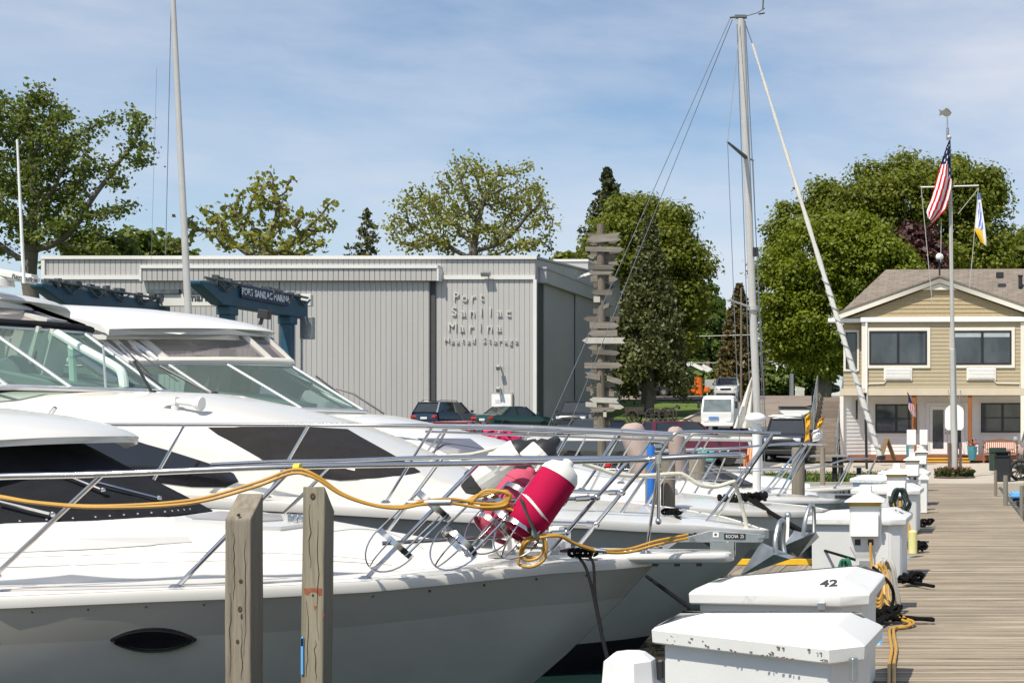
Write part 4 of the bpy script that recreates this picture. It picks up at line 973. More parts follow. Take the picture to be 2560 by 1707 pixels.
# white rope on B's pulpit
wr=[P(1072,1158,12.4),P(1110,1142,12.5),P(1180,1135,12.6),P(1250,1118,12.8)]
mb=MB(); mb.tube(curve(wr,5),.018,8); tag(mb.build('rope',ROPEW),'cream rope tied along the second cruiser rail left of the ribbed white fenders','rope')
wr=[P(1455,1158,13.2),P(1500,1172,13.3),P(1545,1186,13.4),P(1610,1189,13.6),P(1690,1184,13.8),P(1715,1190,13.85),P(1750,1212,13.9),P(1790,1216,14.),P(1830,1205,14.05),P(1838,1210,14.1),P(1855,1265,14.2),P(1868,1322,14.25)]
mb=MB(); mb.tube(curve(wr,6),.022,8); tag(mb.build('rope',ROPEW),'thick cream rope draped along the second cruiser bow rail down to its stem','rope')
# ===== third cruiser
C_=Boat('motor_cruiser','third white motor cruiser with white hardtop, clear curtains and grey foredeck window','boat',-1.88,20.5,
  [(0,0),(.1,.35),(.4,.72),(1.,1.05),(2,1.45),(3.4,1.75),(5.4,1.9),(12,1.9)],
  [(0,.33),(1.2,.40),(3.4,.62),(5.4,.78),(8,.85),(13,.85)],13,
  [(0,1,0,None),(.28,.965,.15,None),(.55,.90,.35,None),(0,.78,.9,-.45),(0,.62,1.3,-.98)])
C_.hull([GEL,HULLG],1); C_.deck(GEL,.05); C_.rubrail(GEL,.09,.035,False)
CT,_=trunk(C_,[(-4.2,.4,.66),(-5,.8,.85),(-6,1.1,1.15),(-7,1.3,1.42),(-7.8,1.4,1.62),(-8.55,1.46,1.77),(-9.5,1.5,1.82),(-14,1.5,1.84)],GEL,'cabin_trunk')
patch(CT,[(1043,1096),(1175,1097),(1205,1118),(1226,1138),(1215,1147),(1155,1150),(1120,1136),(1070,1112)],.01,.02).build('foredeck_window',GREYW,C_.root,ang=60)
bC=[V((-14.5,18.95,1.86)),V((-10.9,19.0,1.86)),V((-10.2,19.3,1.86)),V((-9.42,19.75,1.845)),V((-8.98,20.15,1.83)),V((-8.84,20.5,1.82))]
tC=[V((-14.9,19.15,2.45)),V((-11.8,19.2,2.46)),V((-11.2,19.45,2.48)),V((-10.55,19.8,2.50)),V((-10.10,20.2,2.51)),V((-9.96,20.5,2.51))]
wscreen(C_,bC,tC,[2,3,5],.024)
mb=MB(); mb.tube(full([p+V((0,0,.06)) for p in tC],20.5),.05,8); mb.build('curtain_hem',CREAM,C_.root)
eC=[V((-14.9,19.1,2.95)),V((-12.3,19.15,2.97)),V((-11.7,19.4,2.98)),V((-11.0,19.75,2.98)),V((-10.52,20.15,2.97)),V((-10.40,20.5,2.97))]
strip(full([p+V((0,0,.07)) for p in tC],20.5),full(eC,20.5)).build('clear_curtain',VINYL,C_.root,ang=20)
for i in (2,4,5):
    for l in (0,1):
        if l==1 and i==5: continue
        a,b=(eC[i],tC[i]+V((0,0,.05))) if l==0 else (MB_(eC[i],20.5),MB_(tC[i],20.5)+V((0,0,.05)))
        mb=MB(); mb.beam(a,b,.05,.09); mb.build('curtain_frame',CREAM,C_.root)
mb=MB()
for k in range(6):
    u=.15+k*.13; a=eC[1].lerp(eC[2],u)+V((0,-.03,0)); b=tC[1].lerp(tC[2],u)+V((0,-.03,.06)); mb.tube(curve([a,a.lerp(b,.35)+V((.04*(-1)**k,0,0)),a.lerp(b,.7)+V((-.05+.03*(k%3),0,0)),b],3),[.02+.008*(k%3)]*10,6)
mb.build('curtain_folds',M('bright_vinyl_fold',(.75,.74,.74),.15,0,.05,3),C_.root)
hardtop(C_,-10.30,1.46,1.5,2.1,3.03,((0,0),(.04,.03),(.15,.07),(.4,.14),(.9,.23),(1.6,.31),(2.6,.36),(4.2,.36)),.07,.09)
hardtop(C_,-10.30,1.46,1.5,2.1,3.03,((0,0),(.1,0),(4.2,0)),.05,.07,CREAM,'hardtop_lip',dz=-.095,inset=.05)
mb=MB(); mb.beam(P(650,812,22.5),P(656,793,22.5),.05,.05); mb.box(P(661,786,22.5),(.18,.12,.15),0,.15); mb.build('spot_light',BLACKP,C_.root,bev=.01)
mb=MB(); mb.bb((-14,19.2,1.82),(-10.6,21.8,1.88)); mb.box((-10.3,20.5,1.95),(.8,1.4,.15),0,.2); mb.build('helm_console',M('grey_console',(.16,.19,.19)),C_.root)
mb=MB()
for y in(20.1,21.0): mb.box((-11.0,y,2.25),(.5,.5,.75),0,.15)
mb.build('helm_seat',M('brown_seat',(.16,.12,.12),.6,0,.2,2),C_.root,bev=.1,bseg=3)
for a,b,c in (((838,976),(905,1032),(790,940)),((885,985),(960,1034),(840,970))):
    mb=MB(); mb.tube([P(*b,20.6),P(*a,20.6),P(*c,20.6)],.014,6); mb.build('wiper',BLACKP,C_.root)
nC=[P(500,1058,19.0),P(1000,1068,19.2),P(1420,1072,19.7),P(1700,1086,20.1),P(1800,1092,20.3)]
rail(C_.root,nC+[V((-3.35,20.5,nC[-1].z))]+[R2(p,20.5) for p in nC[::-1]],.018)
for a,b in (((1064,1134,19.2),(1112,1070,19.3)),((1330,1170,19.5),(1398,1072,19.65)),((1452,1232,19.8),(1545,1078,19.9)),((1653,1266,20.0),(1757,1090,20.2))):
    stan(C_.root,P(*a),P(*b)); stan(C_.root,R2(P(*a),20.5),R2(P(*b),20.5))
cl=P(1865,1248,20.3); cl.z=C_.z(C_.bx-cl.x)+.06; cleat(cl,C_.root,1.4)
mb=MB()
for k in range(7):
    c=cl+V((-.35+.1*k,0,.06)); mb.tube([c+V((.05*cos(a),.1*sin(a),.05*sin(a*2+k)+.02*k*.3)) for a in [i*pi/6 for i in range(12)]],.03,7,True)
mb.tube(curve([cl+V((0,0,.08)),P(1930,1283,19.4),P(2010,1330,17.6),P(2060,1362,16.0)]),.032,8); mb.tube(curve([cl+V((.1,0,.08)),P(1950,1298,19.2),P(2000,1332,17.8),P(2040,1350,17)]),.022,8)
tag(mb.build('mooring_line',ROPEK),'heavy black mooring lines bunched on the bow of the third cruiser','rope')
ml=MB(); ml.tube(curve([P(2015,1362,14.6),P(2130,1396,13.0),P(2150,1404,12.6)]),.014,8); tag(ml.build('mooring_line',ROPEK),'thin black line crossing in front of the dock box behind the lidded pedestal','rope')
# ===== smaller boats further along the dock
D_=Boat('sailing_boat','white boat with orange cabin stripe and yellow cloths drying on its bow pulpit','boat',-2.05,25.2,
  [(0,0),(.1,.3),(.5,.62),(1.2,1.0),(2.4,1.35),(4,1.55),(11,1.55)],[(0,.24),(1.5,.30),(4,.40),(11,.42)],10.5,
  [(0,1,0,None),(.28,.965,.18,None),(.5,.9,.35,None),(0,.78,.8,-.45),(0,.62,1.1,-.98)])
D_.hull([GEL,HULLG],1); D_.deck(GEL,.06); D_.rubrail(GEL,.07,.03,False)
DT,_=trunk(D_,[(-3.6,.3,.38),(-4.4,.6,.55),(-5.4,.8,.68),(-6.6,.95,.80),(-7.6,1.0,.92),(-11.5,1.05,1.0)],GEL,'cabin_trunk')
patch(DT,[(1380,1183),(1427,1194),(1500,1203),(1560,1211),(1612,1219),(1612,1229),(1540,1220),(1427,1207),(1380,1200)],.01,.02).build('orange_stripe',M('faded_orange_stripe',(.55,.24,.10),.6,0,.15,3),D_.root,ang=60)
pz=1.27
for sd in(-1,1):
    y=lambda d:25.2+sd*d
    rail(D_.root,[V((-5.6,y(1.35),1.14)),V((-4.2,y(1.1),1.18)),V((-3.2,y(.75),pz)),V((-2.7,y(.45),pz)),V((-2.45,25.2,pz))],.02,'bow_pulpit')
    for a,b,dz in ((-3.45,-2.7,.55),(-3.15,-2.62,.5),(-4.6,-4.2,1.0),(-5.9,-5.6,1.3)):
        stan(D_.root,V((a,y(dz*.9),D_.z(D_.bx-a)+.05)),V((b,y(min(dz,.45)),pz if a>-4 else 1.16)),.018)
    rail(D_.root,[V((-9,y(1.4),.78)),V((-5.7,y(1.3),.76)),V((-4.2,y(1.05),.78)),V((-3.1,y(.5),.8))],.008,'lifeline')
mb=MB(); mb.bb((-2.95,24.75,1.25),(-2.35,25.65,1.275)); mb.build('pulpit_shelf',ALU,D_.root)
YC=M('yellow_oilskin',(.72,.36,.02),.7,0,.12,5)
def cloth(name,label,outline,d,th,mat,seed):
    rr=random.Random(seed); n=len(outline); c=V((sum(p[0] for p in outline)/n,sum(p[1] for p in outline)/n,0)); mb=MB(); rings=[]
    ys=sorted(set([p[1] for p in outline])); y0,y1=ys[0],ys[-1]
    for k in range(13):
        y=lerp(y0,y1,k/12); xs=[]
        for (x1,yy1),(x2,yy2) in zip(outline,outline[1:]+outline[:1]):
            if (yy1-y)*(yy2-y)<=0 and yy1!=yy2: xs.append(lerp(x1,x2,(y-yy1)/(yy2-yy1)))
        if len(xs)<2: xs=[outline[0][0]-1,outline[0][0]+1]
        a,b=min(xs),max(xs); m=(a+b)/2; hw=(b-a)/2/F*d; q=P(m,y,d)
        rings.append([q+V((hw*cos(t),th*sin(t)*(1+.5*sin(3*t+k)),rr.uniform(-.01,.01))) for t in [2*pi*i/14 for i in range(14)]])
    mb.loft(rings); return tag(mb.build(name,mat,None,ang=50),label,'cloth' if 'glove' not in name else 'cloth')
cloth('draped_cloth','yellow cloth tied upright on the bow pulpit, the taller of two',[(2012,1042),(2028,1033),(2028,1060),(2022,1080),(2026,1098),(2012,1103),(2014,1080),(2013,1062)],25.0,.07,YC,1)
cloth('draped_cloth','shorter leaning yellow cloth behind the white bundle on the pulpit',[(2050,1046),(2061,1042),(2058,1056),(2048,1074),(2040,1073),(2044,1058)],25.5,.06,YC,2)
cloth('draped_cloth','crumpled white cloth bundle on the bow pulpit shelf beside yellow cloth',[(2028,1082),(2034,1076),(2052,1071),(2059,1088),(2052,1100),(2032,1103)],25.1,.1,M('white_cloth',(.78,.78,.78),.8,0,.05,5),3)
# anchor plate of D
mb=MB(); mb.prism([V((-2.5,25.12,.36)),V((-1.75,25.12,.34)),V((-1.70,25.12,.24)),V((-2.4,25.12,.24))],(0,.16,0)); ar=mb.build('bow_roller',GALV,D_.root)
mb=MB(); mb.bb((-2.15,25.10,.265),(-1.85,25.117,.325)); mb.build('label_plate',BLACKP,ar)
# sailboat with the tall mast: hull with registration number
G_=Boat('sailboat','white sailboat with tall bare mast, furled headsail and registration number on its bow','sailboat',-1.62,31,
  [(0,0),(.1,.2),(.6,.5),(1.4,.85),(2.8,1.2),(4.5,1.35),(9,1.2)],[(0,.24),(1.5,.18),(4,.10),(9,.12)],9,
  [(0,1,0,None),(.08,.99,.06,None),(.5,.9,.5,None),(0,.66,.95,-.75),(0,.5,1.2,-.98)])
G_.hull([GEL,M('light_grey_hull',(.58,.59,.58),.25,0,.03,1,coat=.4)],1); G_.deck(GEL,.06); G_.rubrail(GEL,.05,.025,False)
trunk(G_,[(-3.2,.3,.28),(-4,.6,.45),(-5,.75,.55),(-7,.8,.62),(-9,.8,.62)],GEL,'cabin_trunk')
bvG=BVHTree.FromPolygons([tuple(v) for v in G_.hmb.v],[tuple(f) for f in G_.hmb.f])
hg=bvG.ray_cast(V((0,0,EYE)),(P(2092,1236,1)-V((0,0,EYE))).normalized()); ng=hg[1] if hg[1].y<0 else -hg[1]
xg=V((1,0,0))-ng*ng.x; text('MC 7541 UK',.19,DKT,'registration_number',G_.root,hg[0]+ng*.03,rotm(xg,ng.cross(xg)),.004,bold=.006)
MF=V((PX(1899,31),31,.5)); MT=V((PX(1852,31),31,PZ(48,31))); SP=V((PX(1868,31),31,PZ(395,31)))
mb=MB(); rg=[]
for k in range(9):
    p=MF.lerp(MT,k/8); rg.append([p+V((.085*cos(a),.06*sin(a),0)) for a in [i*pi/7 for i in range(14)]])
mb.loft(rg); ms=mb.build('mast',MASTW,G_.root)
mb=MB(); p=MT; mb.box(p+V((0,0,.05)),(.26,.12,.06)); mb.tube([p+V((.05,0,.05)),p+V((.38,0,.14)),p+V((.55,0,.25))],.012,6); mb.tube([p+V((.50,0,.2)),p+V((.52,0,.55))],.018,6); mb.tube([p+V((.4,.1,.14)),p+V((.55,-.1,.1))],.02,5); mb.tube([p+V((-.25,0,.03)),p+V((-.1,0,.05))],.03,5); mb.build('masthead_fittings',M('dark_alloy',(.12,.12,.13),.5,.4),ms)
mb=MB(); q=MF.lerp(MT,(SP.z-MF.z)/(MT.z-MF.z)); mb.tube([q,q+V((-.26,-1.05,.14))],[.05,.025],8); mb.tube([q,q+V((.02,.9,.12))],[.03,.02],8); mb.build('spreader',M('dark_alloy',(.1,.1,.1)),ms)
z2=PZ(770,31); q2=MF.lerp(MT,(z2-MF.z)/(MT.z-MF.z)); mb=MB(); mb.tube([q2,q2+V((-.42,-.6,.12))],[.03,.02],8); mb.ball(q2+V((-.44,-.62,.13)),.05,8,5); mb.lathe([(.12,-.05),(.12,.05)],q2,12); mb.build('radar_reflector_arm',MASTW,ms)
mb=MB(); mb.box(MF.lerp(MT,(PZ(630,31)-MF.z)/(MT.z-MF.z))+V((.12,0,0)),(.12,.1,.2)); mb.build('steaming_light',BLACKP,ms)
WIRE=M('rigging_wire',(.22,.24,.27),.4,.5,.1,5)
def wire(a,b,r=.008,root=None,name='rigging_wire'):
    mb=MB(); mb.tube([a,b],r,5); return mb.build(name,WIRE,root)
wire(MT+V((-.25,0,0)),V((-9.6,31,.7)),.009,G_.root); wire(MT+V((-.2,.05,0)),V((-9.2,31.4,.7)),.009,G_.root)
wire(q+V((-.26,-1.05,.14)),V((-4.6,29.8,.2)),.008,G_.root); wire(MT,q+V((-.26,-1.05,.14)),.008,G_.root)
wire(q+V((.02,.9,.12)),V((-4.4,32.2,.2)),.006,G_.root)
wire(MT+V((.1,0,-.05)),MF+V((.16,0,.6)),.012,G_.root,'halyard'); wire(MT+V((-.1,.08,-.1)),MF+V((-.2,.1,.7)),.010,G_.root,'halyard')
FT=V((PX(1881,31),31,PZ(110,31))); FB=V((PX(2203,31),31,PZ(1150,31)))
wire(MT+V((.1,0,-.1)),FT,.012,G_.root,'forestay')
mb=MB(); pts=[FT.lerp(FB,k/40) for k in range(41)]; rs=[.026+.036*min(1,k/26)+.007*sin(k*1.9) for k in range(41)]
mb.tube(pts,rs,8); fs_=mb.build('furled_headsail',M('sail_cloth',(.66,.64,.59),.8,0,.05,4,.4,30),G_.root)
mb=MB()
sp=[]
for k in range(90):
    t=.55+.45*k/89; p=FT.lerp(FB,t); a=k*1.05; sp.append(p+V((.075*cos(a),.075*sin(a),.02*sin(a))))
mb.tube(sp,.011,5); mb.build('furling_cord',M('blue_grey_cord',(.30,.32,.38),.7),fs_)
mb=MB(); mb.lathe([(.03,0),(.1,.02),(.1,.1),(.03,.12)],FB,12); mb.build('furling_drum',BLACKP,G_.root)
for sd in (-1,1):
    y=lambda d:31+sd*d
    rail(G_.root,[V((-5,y(1.0),.62)),V((-3.2,y(.8),.66)),V((-2.4,y(.5),.84)),V((-1.95,y(.25),.86)),V((-1.8,31,.86))],.02,'bow_pulpit')
    stan(G_.root,V((-2.6,y(.62),.22)),V((-2.25,y(.45),.84)),.018); stan(G_.root,V((-2.0,y(.25),.27)),V((-1.72,y(.1),.85)),.018)
# mainsail bunched on the boom side
mb=MB(); so_=[(1888,925),(1897,980),(1899,1072),(1870,1076),(1845,1062),(1835,1072),(1862,1008)]
rg=[]
for k in range(9):
    y=lerp(925,1070,k/8); xr=lerp(1889,1897,k/8); xl=1887-54*(k/8)**.85
    rg.append([V((PX(lerp(xl,xr,i/8),31),31+.10*sin(i*1.9+k*.4)*(.3+.7*k/8),PZ(y,31))) for i in range(9)])
mb.slab(rg,(0,.03,0)); mb.build('lowered_mainsail',M('sail_cloth',(.66,.64,.59)),G_.root)
mb=MB(); mb.tube([MF+V((0,0,.8)),MF+V((-3.2,0,.85))],.06,10); mb.build('boom',MASTW,G_.root)
# radar dome on its own pole at the stern of the sailboat's neighbour
rp=thing('radar_pole','white radar dome on a stout white pole between the masts','radar',(PX(1889,27.5),27.5,0))
mb=MB(); mb.tube([V((PX(1893,27.5),27.5,-.2)),V((PX(1891,27.5),27.5,PZ(1060,27.5)))],.085,14); mb.build('pole',WHITEP,rp)
mb=MB(); c=P(1889,1046,27.5); mb.ball(c,.215,22,12,(1,1,.58)); mb.build('dome',WHITEP,rp)
mb=MB(); mb.tube([P(1872,1071,27.5),P(1905,1078,27.5)],.035,8); mb.ball(P(1890,1069,27.5),.07,10,6,(1.4,1,.6)); mb.build('bracket',WHITEP,rp)
# left sailboat: tall raked mast behind the cruisers' hardtops
L_s=Boat('sailboat','sailboat hidden behind the cruisers, its tall pale mast rising above the left hardtop','sailboat',-8.2,26.0,
  [(0,0),(.5,.5),(1.4,.95),(3,1.45),(5,1.6),(10,1.3)],[(0,.7),(3,.5),(10,.5)],10,
  [(0,1,0,None),(.1,.99,.1,None),(.5,.9,.5,None),(0,.7,1.1,-.6),(0,.5,1.4,-.98)])
L_s.hull([GEL,GEL],1); L_s.deck(GEL,.06); trunk(L_s,[(-11,.4,.7),(-12,.9,.95),(-17,1.0,1.0)],GEL,'cabin_trunk')
mb=MB(); b0=P(470,765,26); b1=P(428,-90,26); b0=b0+(b0-b1)*((b0.z-.9)/(b1.z-b0.z)); rg=[]
for k in range(12):
    p=b0.lerp(b1,k/11); s=lerp(1,.62,k/11); rg.append([p+V((.075*s*cos(a),.055*s*sin(a),0)) for a in [i*pi/7 for i in range(14)]])
mb.loft(rg); mb.build('mast',MASTW,L_s.root)
wire(P(430,-80,26),P(414,640,26),.007,L_s.root); 
wire(P(392,170,26),P(378,650,26),.003,L_s.root)
# runabout with dark windscreen
E_=Boat('runabout','small white runabout with raked dark windscreen between two grey pilings','boat',-2.15,28.3,
  [(0,0),(.1,.3),(.6,.7),(1.5,1.0),(3,1.15),(7,1.15)],[(0,.08),(1.5,.16),(3,.22),(7,.22)],7,
  [(0,1,0,None),(.2,.96,.2,None),(.4,.9,.4,None),(0,.75,.7,-.5),(0,.6,1.,-.98)])
E_.hull([GEL,GEL],1); E_.deck(GEL,.16); E_.rubrail(GEL,.06,.03,False)
def WQ(x,y,d): return P(x,y,d)
a=[V((-7.4,27.4,.42)),V((-5.6,27.42,.40)),V((-4.7,27.6,.38)),V((-4.2,28.0,.38)),V((-4.08,28.3,.38))]; c=[V((-7.4,27.5,.92)),V((-6.3,27.52,.90)),V((-5.5,27.7,.86)),V((-5.1,28.05,.84)),V((-5.0,28.3,.84))]
strip(full(a,28.3),full(c,28.3)).build('windscreen_glass',glassmat('smoked_glass',(.34,.36,.40),.2,.03,.8),E_.root,ang=30)
mb=MB(); mb.tube(full(a,28.3),.03,8); mb.tube(full(c,28.3),.022,8); 
for i in (1,2,3): mb.tube([a[i],c[i]],.02,6); mb.tube([MB_(a[i],28.3),MB_(c[i],28.3)],.02,6)
mb.build('windscreen_frame',BLACKP,E_.root)
mb=MB(); mb.bb((-8,27.5,.3),(-5.9,29.1,.55)); mb.build('cockpit_cover',BLACKC,E_.root,bev=.06,bseg=2)
mb=MB(); mb.slab([[V((x,28.3+u*1.1,z-.06*u*u)) for u in(-1,-.5,0,.5,1)] for x,z in ((-6.2,1.32),(-6.6,1.42),(-8.5,1.42))],(0,0,-.05)); mb.build('soft_top',GEL,E_.root)
# tan covered motors and pilings
def pile(name,label,x0,x1,yt,d,mat=POSTW,cham=True,zb=-2.2,group=None,cat='piling'):
    X0,X1=PX(x0,d),PX(x1,d); w=X1-X0; zt=PZ(yt,d); mb=MB(); 
    if cham:
        mb.lathe([(w/2,zb),(w/2,zt-.04),(w/2*.92,zt)],((X0+X1)/2,d,0),14)
    return tag(mb.build(name,mat,None,ang=40),label,cat,group)
pile('piling','grey wooden piling behind the blue pipe on the second cruiser deck',1613,1643,1146,18.6)
mb=MB(); mb.lathe([(.055,-.2),(.055,.78),(.05,.80)],P(1627,1262,18.35)+V((0,0,-.0)),14); o=mb.build('mooring_pipe',BLUEP); tag(o,'bright blue plastic sleeve standing against the grey piling','pipe sleeve')
pile('piling','grey cracked piling right of the blue pipe',1652,1688,1146,18.8)
pile('piling','darker grey piling behind the tan covered motors',1722,1762,1145,26.3)
pile('piling','slim grey piling standing before the dark pickup',1979,2012,1118,27.2)
pile('piling','grey piling under the picnic table edge',2050,2063,1118,31.6)
def tancover(label,rows,d,seed):
    mb=MB(); rg=[]; rr=random.Random(seed)
    for xl,xr,y in rows:
        a=PX((xl+xr)/2,d); w=(xr-xl)/2/F*d; z=PZ(y,d); rg.append([V((a+w*cos(t)*(1+.05*sin(2*t)),d+w*1.25*sin(t),z+rr.uniform(-.012,.012))) for t in [i*2*pi/16 for i in range(16)]])
    mb.loft(rg); o=mb.build('motor_cover',TAN,None,ang=50); tag(o,label,'cover','tan canvas covers behind the rails')
tancover('tan canvas cover leaning to the right, the bigger of two',[(1583,1592,1057),(1563,1604,1061),(1552,1609,1072),(1551,1614,1083),(1556,1622,1100),(1566,1632,1125),(1574,1642,1150),(1580,1650,1185)],23.2,4)
tancover('tan canvas cover standing upright beside the curved rail end, narrower of two',[(1682,1696,1067),(1673,1704,1070),(1669,1709,1080),(1671,1712,1110),(1674,1716,1140),(1682,1720,1180),(1686,1722,1200)],23.6,5)
# small coloured bits aboard the boats behind the rails
mb=MB()
for k in range(9): mb.tube([P(1463+9*cos(k),1176+5*sin(k*1.7),22)+V((.045*cos(a),.05*sin(a+k),.045*sin(a))) for a in [i*pi/4 for i in range(8)]],.016,6,True)
tag(mb.build('coiled_line',YELLOW),'small coil of yellow line on a deck behind the red fenders','rope coil')
PINK=M('magenta_rope',(.52,.03,.13),.7,0,.15,9)
mb=MB(); rr=random.Random(5)
for k in range(12):
    a0=rr.uniform(0,6); mb.tube([P(1238+rr.uniform(-14,14),1092+rr.uniform(-9,9),24)+V((.2*cos(a),.1*sin(a+a0),.10*sin(a)*rr.uniform(.7,1.2)-.06*k/12)) for a in [i*pi/5 for i in range(10)]],.035,6,True)
for k in range(5): mb.tube(curve([P(1215+k*10,1098,24),P(1222+k*8,1120,24),P(1218+k*11,1142,24)]),.035,6)
tag(mb.build('coiled_line',PINK),'hank of magenta rope hung above the grey deck window','rope coil')
mb=MB(); mb.box(P(1272,1105,24.3),(.55,.3,.28),0,.2); tag(mb.build('bundle',PINK,None,bev=.08,bseg=2),'folded magenta bundle beside the hank of magenta rope','bundle')
mb=MB(); mb.box(P(1760,1132,24.6),(.22,.06,.16),0,.3); mb.box(P(1775,1137,24.6),(.14,.06,.2)); tag(mb.build('draped_cloth',M('turquoise_cloth',(.10,.55,.45),.8),None,bev=.02),'small turquoise cloth hung on a line among the rails','cloth')
mb=MB(); mb.box(P(1520,1160,23.5),(.13,.13,.12)); tag(mb.build('bucket',M('red_plastic',(.6,.02,.02),.4),None,bev=.02),'tiny red container behind the cream rope','container')
mb=MB(); mb.box(P(1433,1140,22.2),(.26,.3,.17),0,.12); tag(mb.build('cushion',BLACKC,None,bev=.05,bseg=3),'black padded block beside the white fender tops','cushion')
# timber posts in front of the nearest boat
def post(label,x0,x1,yf,yb,d,mat,tilt=0):
    X0,X1=PX(x0,d),PX(x1,d); w=X1-X0; zf=PZ(yf,d); zb=PZ(yb,d+w); mb=MB(); rings=[]
    hi=max(zf,zb); n=14
    for k in range(n):
        z=lerp(-2.4,min(zf,zb)-.02,k/(n-1)); o=tilt*(z-hi); j=.0015*sin(k*2.1)
        rings.append([V((X0+o+j,d,z)),V((X1+o,d+j,z)),V((X1+o-j,d+w,z)),V((X0+o,d+w-j,z))])
    f=.22*w
    if zb>zf: top=[(X0,d,zf),(X1,d,zf),(X1,d+w*.8,zb),(X0,d+w*.8,zb)]; ring2=[(X0,d,zf),(X1,d,zf),(X1,d+w,zb),(X0,d+w,zb)]
    else: ring2=[(X0,d,zf),(X1,d,zf),(X1,d+w,zb),(X0,d+w,zb)]
    rings.append([V(p) for p in ring2])
    mb.loft(rings); o=mb.build('timber_post',mat,None,ang=25,bev=.004); return tag(o,label,'post','square timber posts in front of the nearest boat')
post('grey square timber post with slanted top and dark knots, left of the pair',562,626,1297,1232,7.3,POSTW)
post('grey square timber post with rust red stains and flecks of blue paint',757,812,1215,1277,7.55,POSTP,.012)
def knots(o,lst,d,nm='bolt_hole'):
    for x,y,r,asp in lst:
        mb=MB(); mb.lathe([(r,-.004),(r*.9,.002),(r*.35,.003),(r*.3,-.003)],P(x,y,d),10,(0,-1,0),1,asp); mb.build(nm,M('dark_knot',(.07,.045,.03),.9,0,.4,40),o)
pp=[x for x in C.objects if x.name.startswith('timber_post')]
knots(pp[0],[(602,1452,.011,1.1),(600,1522,.013,1.4),(594,1603,.010,1.3),(596,1287,.009,1),(604,1540,.006,3)],7.299)
knots(pp[1],[(782,1240,.016,1.3),(782,1487,.007,1)],7.549)
for o,lst,d in ((pp[0],((585,1330,1500),(612,1350,1640),(575,1480,1690),(605,1560,1700)),7.2985),(pp[1],((775,1260,1420),(795,1300,1600),(768,1500,1690),(788,1600,1700)),7.5485)):
    for x,y0,y1 in lst:
        rr=random.Random(x); mb=MB(); pts=[P(x+rr.uniform(-3,3),lerp(y0,y1,k/9),d) for k in range(10)]; mb.tube(pts,[.0006+.0016*sin(pi*k/9) for k in range(10)],4); mb.build('drying_crack',MC['dark_knot'],o)
RS=M('red_brown_stain',(.26,.085,.045),.85,0,.35,25)
for pl in ([(759,1470),(790,1469),(806,1470),(806,1488),(797,1490),(794,1483),(786,1479),(776,1480),(770,1488),(762,1484)],[(784,1513),(798,1515),(811,1535),(806,1552),(797,1558),(790,1545),(788,1530)]):
    mb=MB(); mb.prism([P(x,y,7.5492) for x,y in pl],(0,.0006,0)); mb.build('paint_stain',RS,pp[1])
mb=MB(); X=PX(752,7.54)
for zz,h,dx in ((PZ(1640,7.54),.20,0),(PZ(1603,7.54),.05,.001)): mb.box((X+dx+.006,7.546,zz),(.012,.012,h))
tag(mb.build('paint_drip',BLUEL),'strip of bright blue paint down the edge of the stained post','paint')
# ---------------------------------------------------------------- dock boxes and power pedestals
CHIP=M('rusty_chip',(.16,.11,.09),.9,0,.4,30)
def dockbox(mir):
    t_=thing('dock_box',None,None)
    pl=[(-1.06,.12),(-.20,0),(-.04,.07),(0,1.02),(-.16,1.06),(-1.06,.25)]       # lid outline, sharp end on the left
    if mir: pl=[(-1.06,-.02),(-1.06,-.14),(-.19,-.70),(-.05,-.60),(0,-.04),(-.05,0)]
    cx=sum(p[0] for p in pl)/6; cy=sum(p[1] for p in pl)/6
    def sc(k,dx=0): return [((x-cx)*k+cx,(y-cy)*k+cy) for x,y in pl]
    def inset(o): # move every edge inwards by o
        n=6; out=[]
        ar=sum(pl[i][0]*pl[(i+1)%n][1]-pl[(i+1)%n][0]*pl[i][1] for i in range(n)); sg=1 if ar>0 else -1
        for i in range(n):
            p0,p1,p2=V(pl[i-1]),V(pl[i]),V(pl[(i+1)%n]); d1=(p1-p0).normalized(); d2=(p2-p1).normalized()
            n1=V((-d1.y,d1.x))*sg; n2=V((-d2.y,d2.x))*sg; b=(n1+n2).normalized(); k=o/max(.45,b.dot(n1)); out.append((p1.x+b.x*k,p1.y+b.y*k))
        return out
    r=lambda q,z:[V((x,y,z)) for x,y in q]
    mb=MB(); mb.loft([r(inset(.055),.012),r(inset(.05),.60)]); mb.build('box_body',BOXB,t_,ang=25,bev=.012,bseg=2,local=True)
    mb=MB(); ti=inset(.16 if not mir else .13); mb.loft([r(inset(.012),.592),r(pl,.600),r(inset(-.004),.655),r(inset(.01),.668),r(ti,.735)])
    if mir:
        mb.mi=1; rr=random.Random(3)
        for k in range(30):
            t=rr.random()**.8; x=lerp(-1.05,-.2,t); y=lerp(-.145,-.705,t); mb.box((x,y,.60+rr.random()**2*.05),(rr.uniform(.004,.017),.006,rr.uniform(.003,.008)),-.57,rr.uniform(-.5,.5))
    ld=mb.build('lid',[BOXW,CHIP] if mir else BOXW,t_,ang=22,bev=0 if mir else .004,local=True)
    mb=MB()
    if not mir:
        mb.box((-.30,.0,.57),(.03,.03,.10),-.14); mb.box((-.30,-.012,.60),(.045,.02,.045),-.14)
    else: mb.box((-.09,-.68,.57),(.03,.03,.10),.7)
    mb.build('latch',GALV,t_,local=True,bev=.003)
    return t_
def put(o,x,y,label,group='white dock boxes along the left edge of the dock'):
    o.location=(x,y,0); tag(o,label,'dock box',group); return o
b2=dockbox(False); b1=dockbox(True)
put(b2,-.42,7.56,'white dock box lettered 42 on its lid, second from the front'); put(b1,-.325,6.44,'nearest white dock box with chipped and scuffed lid edge')
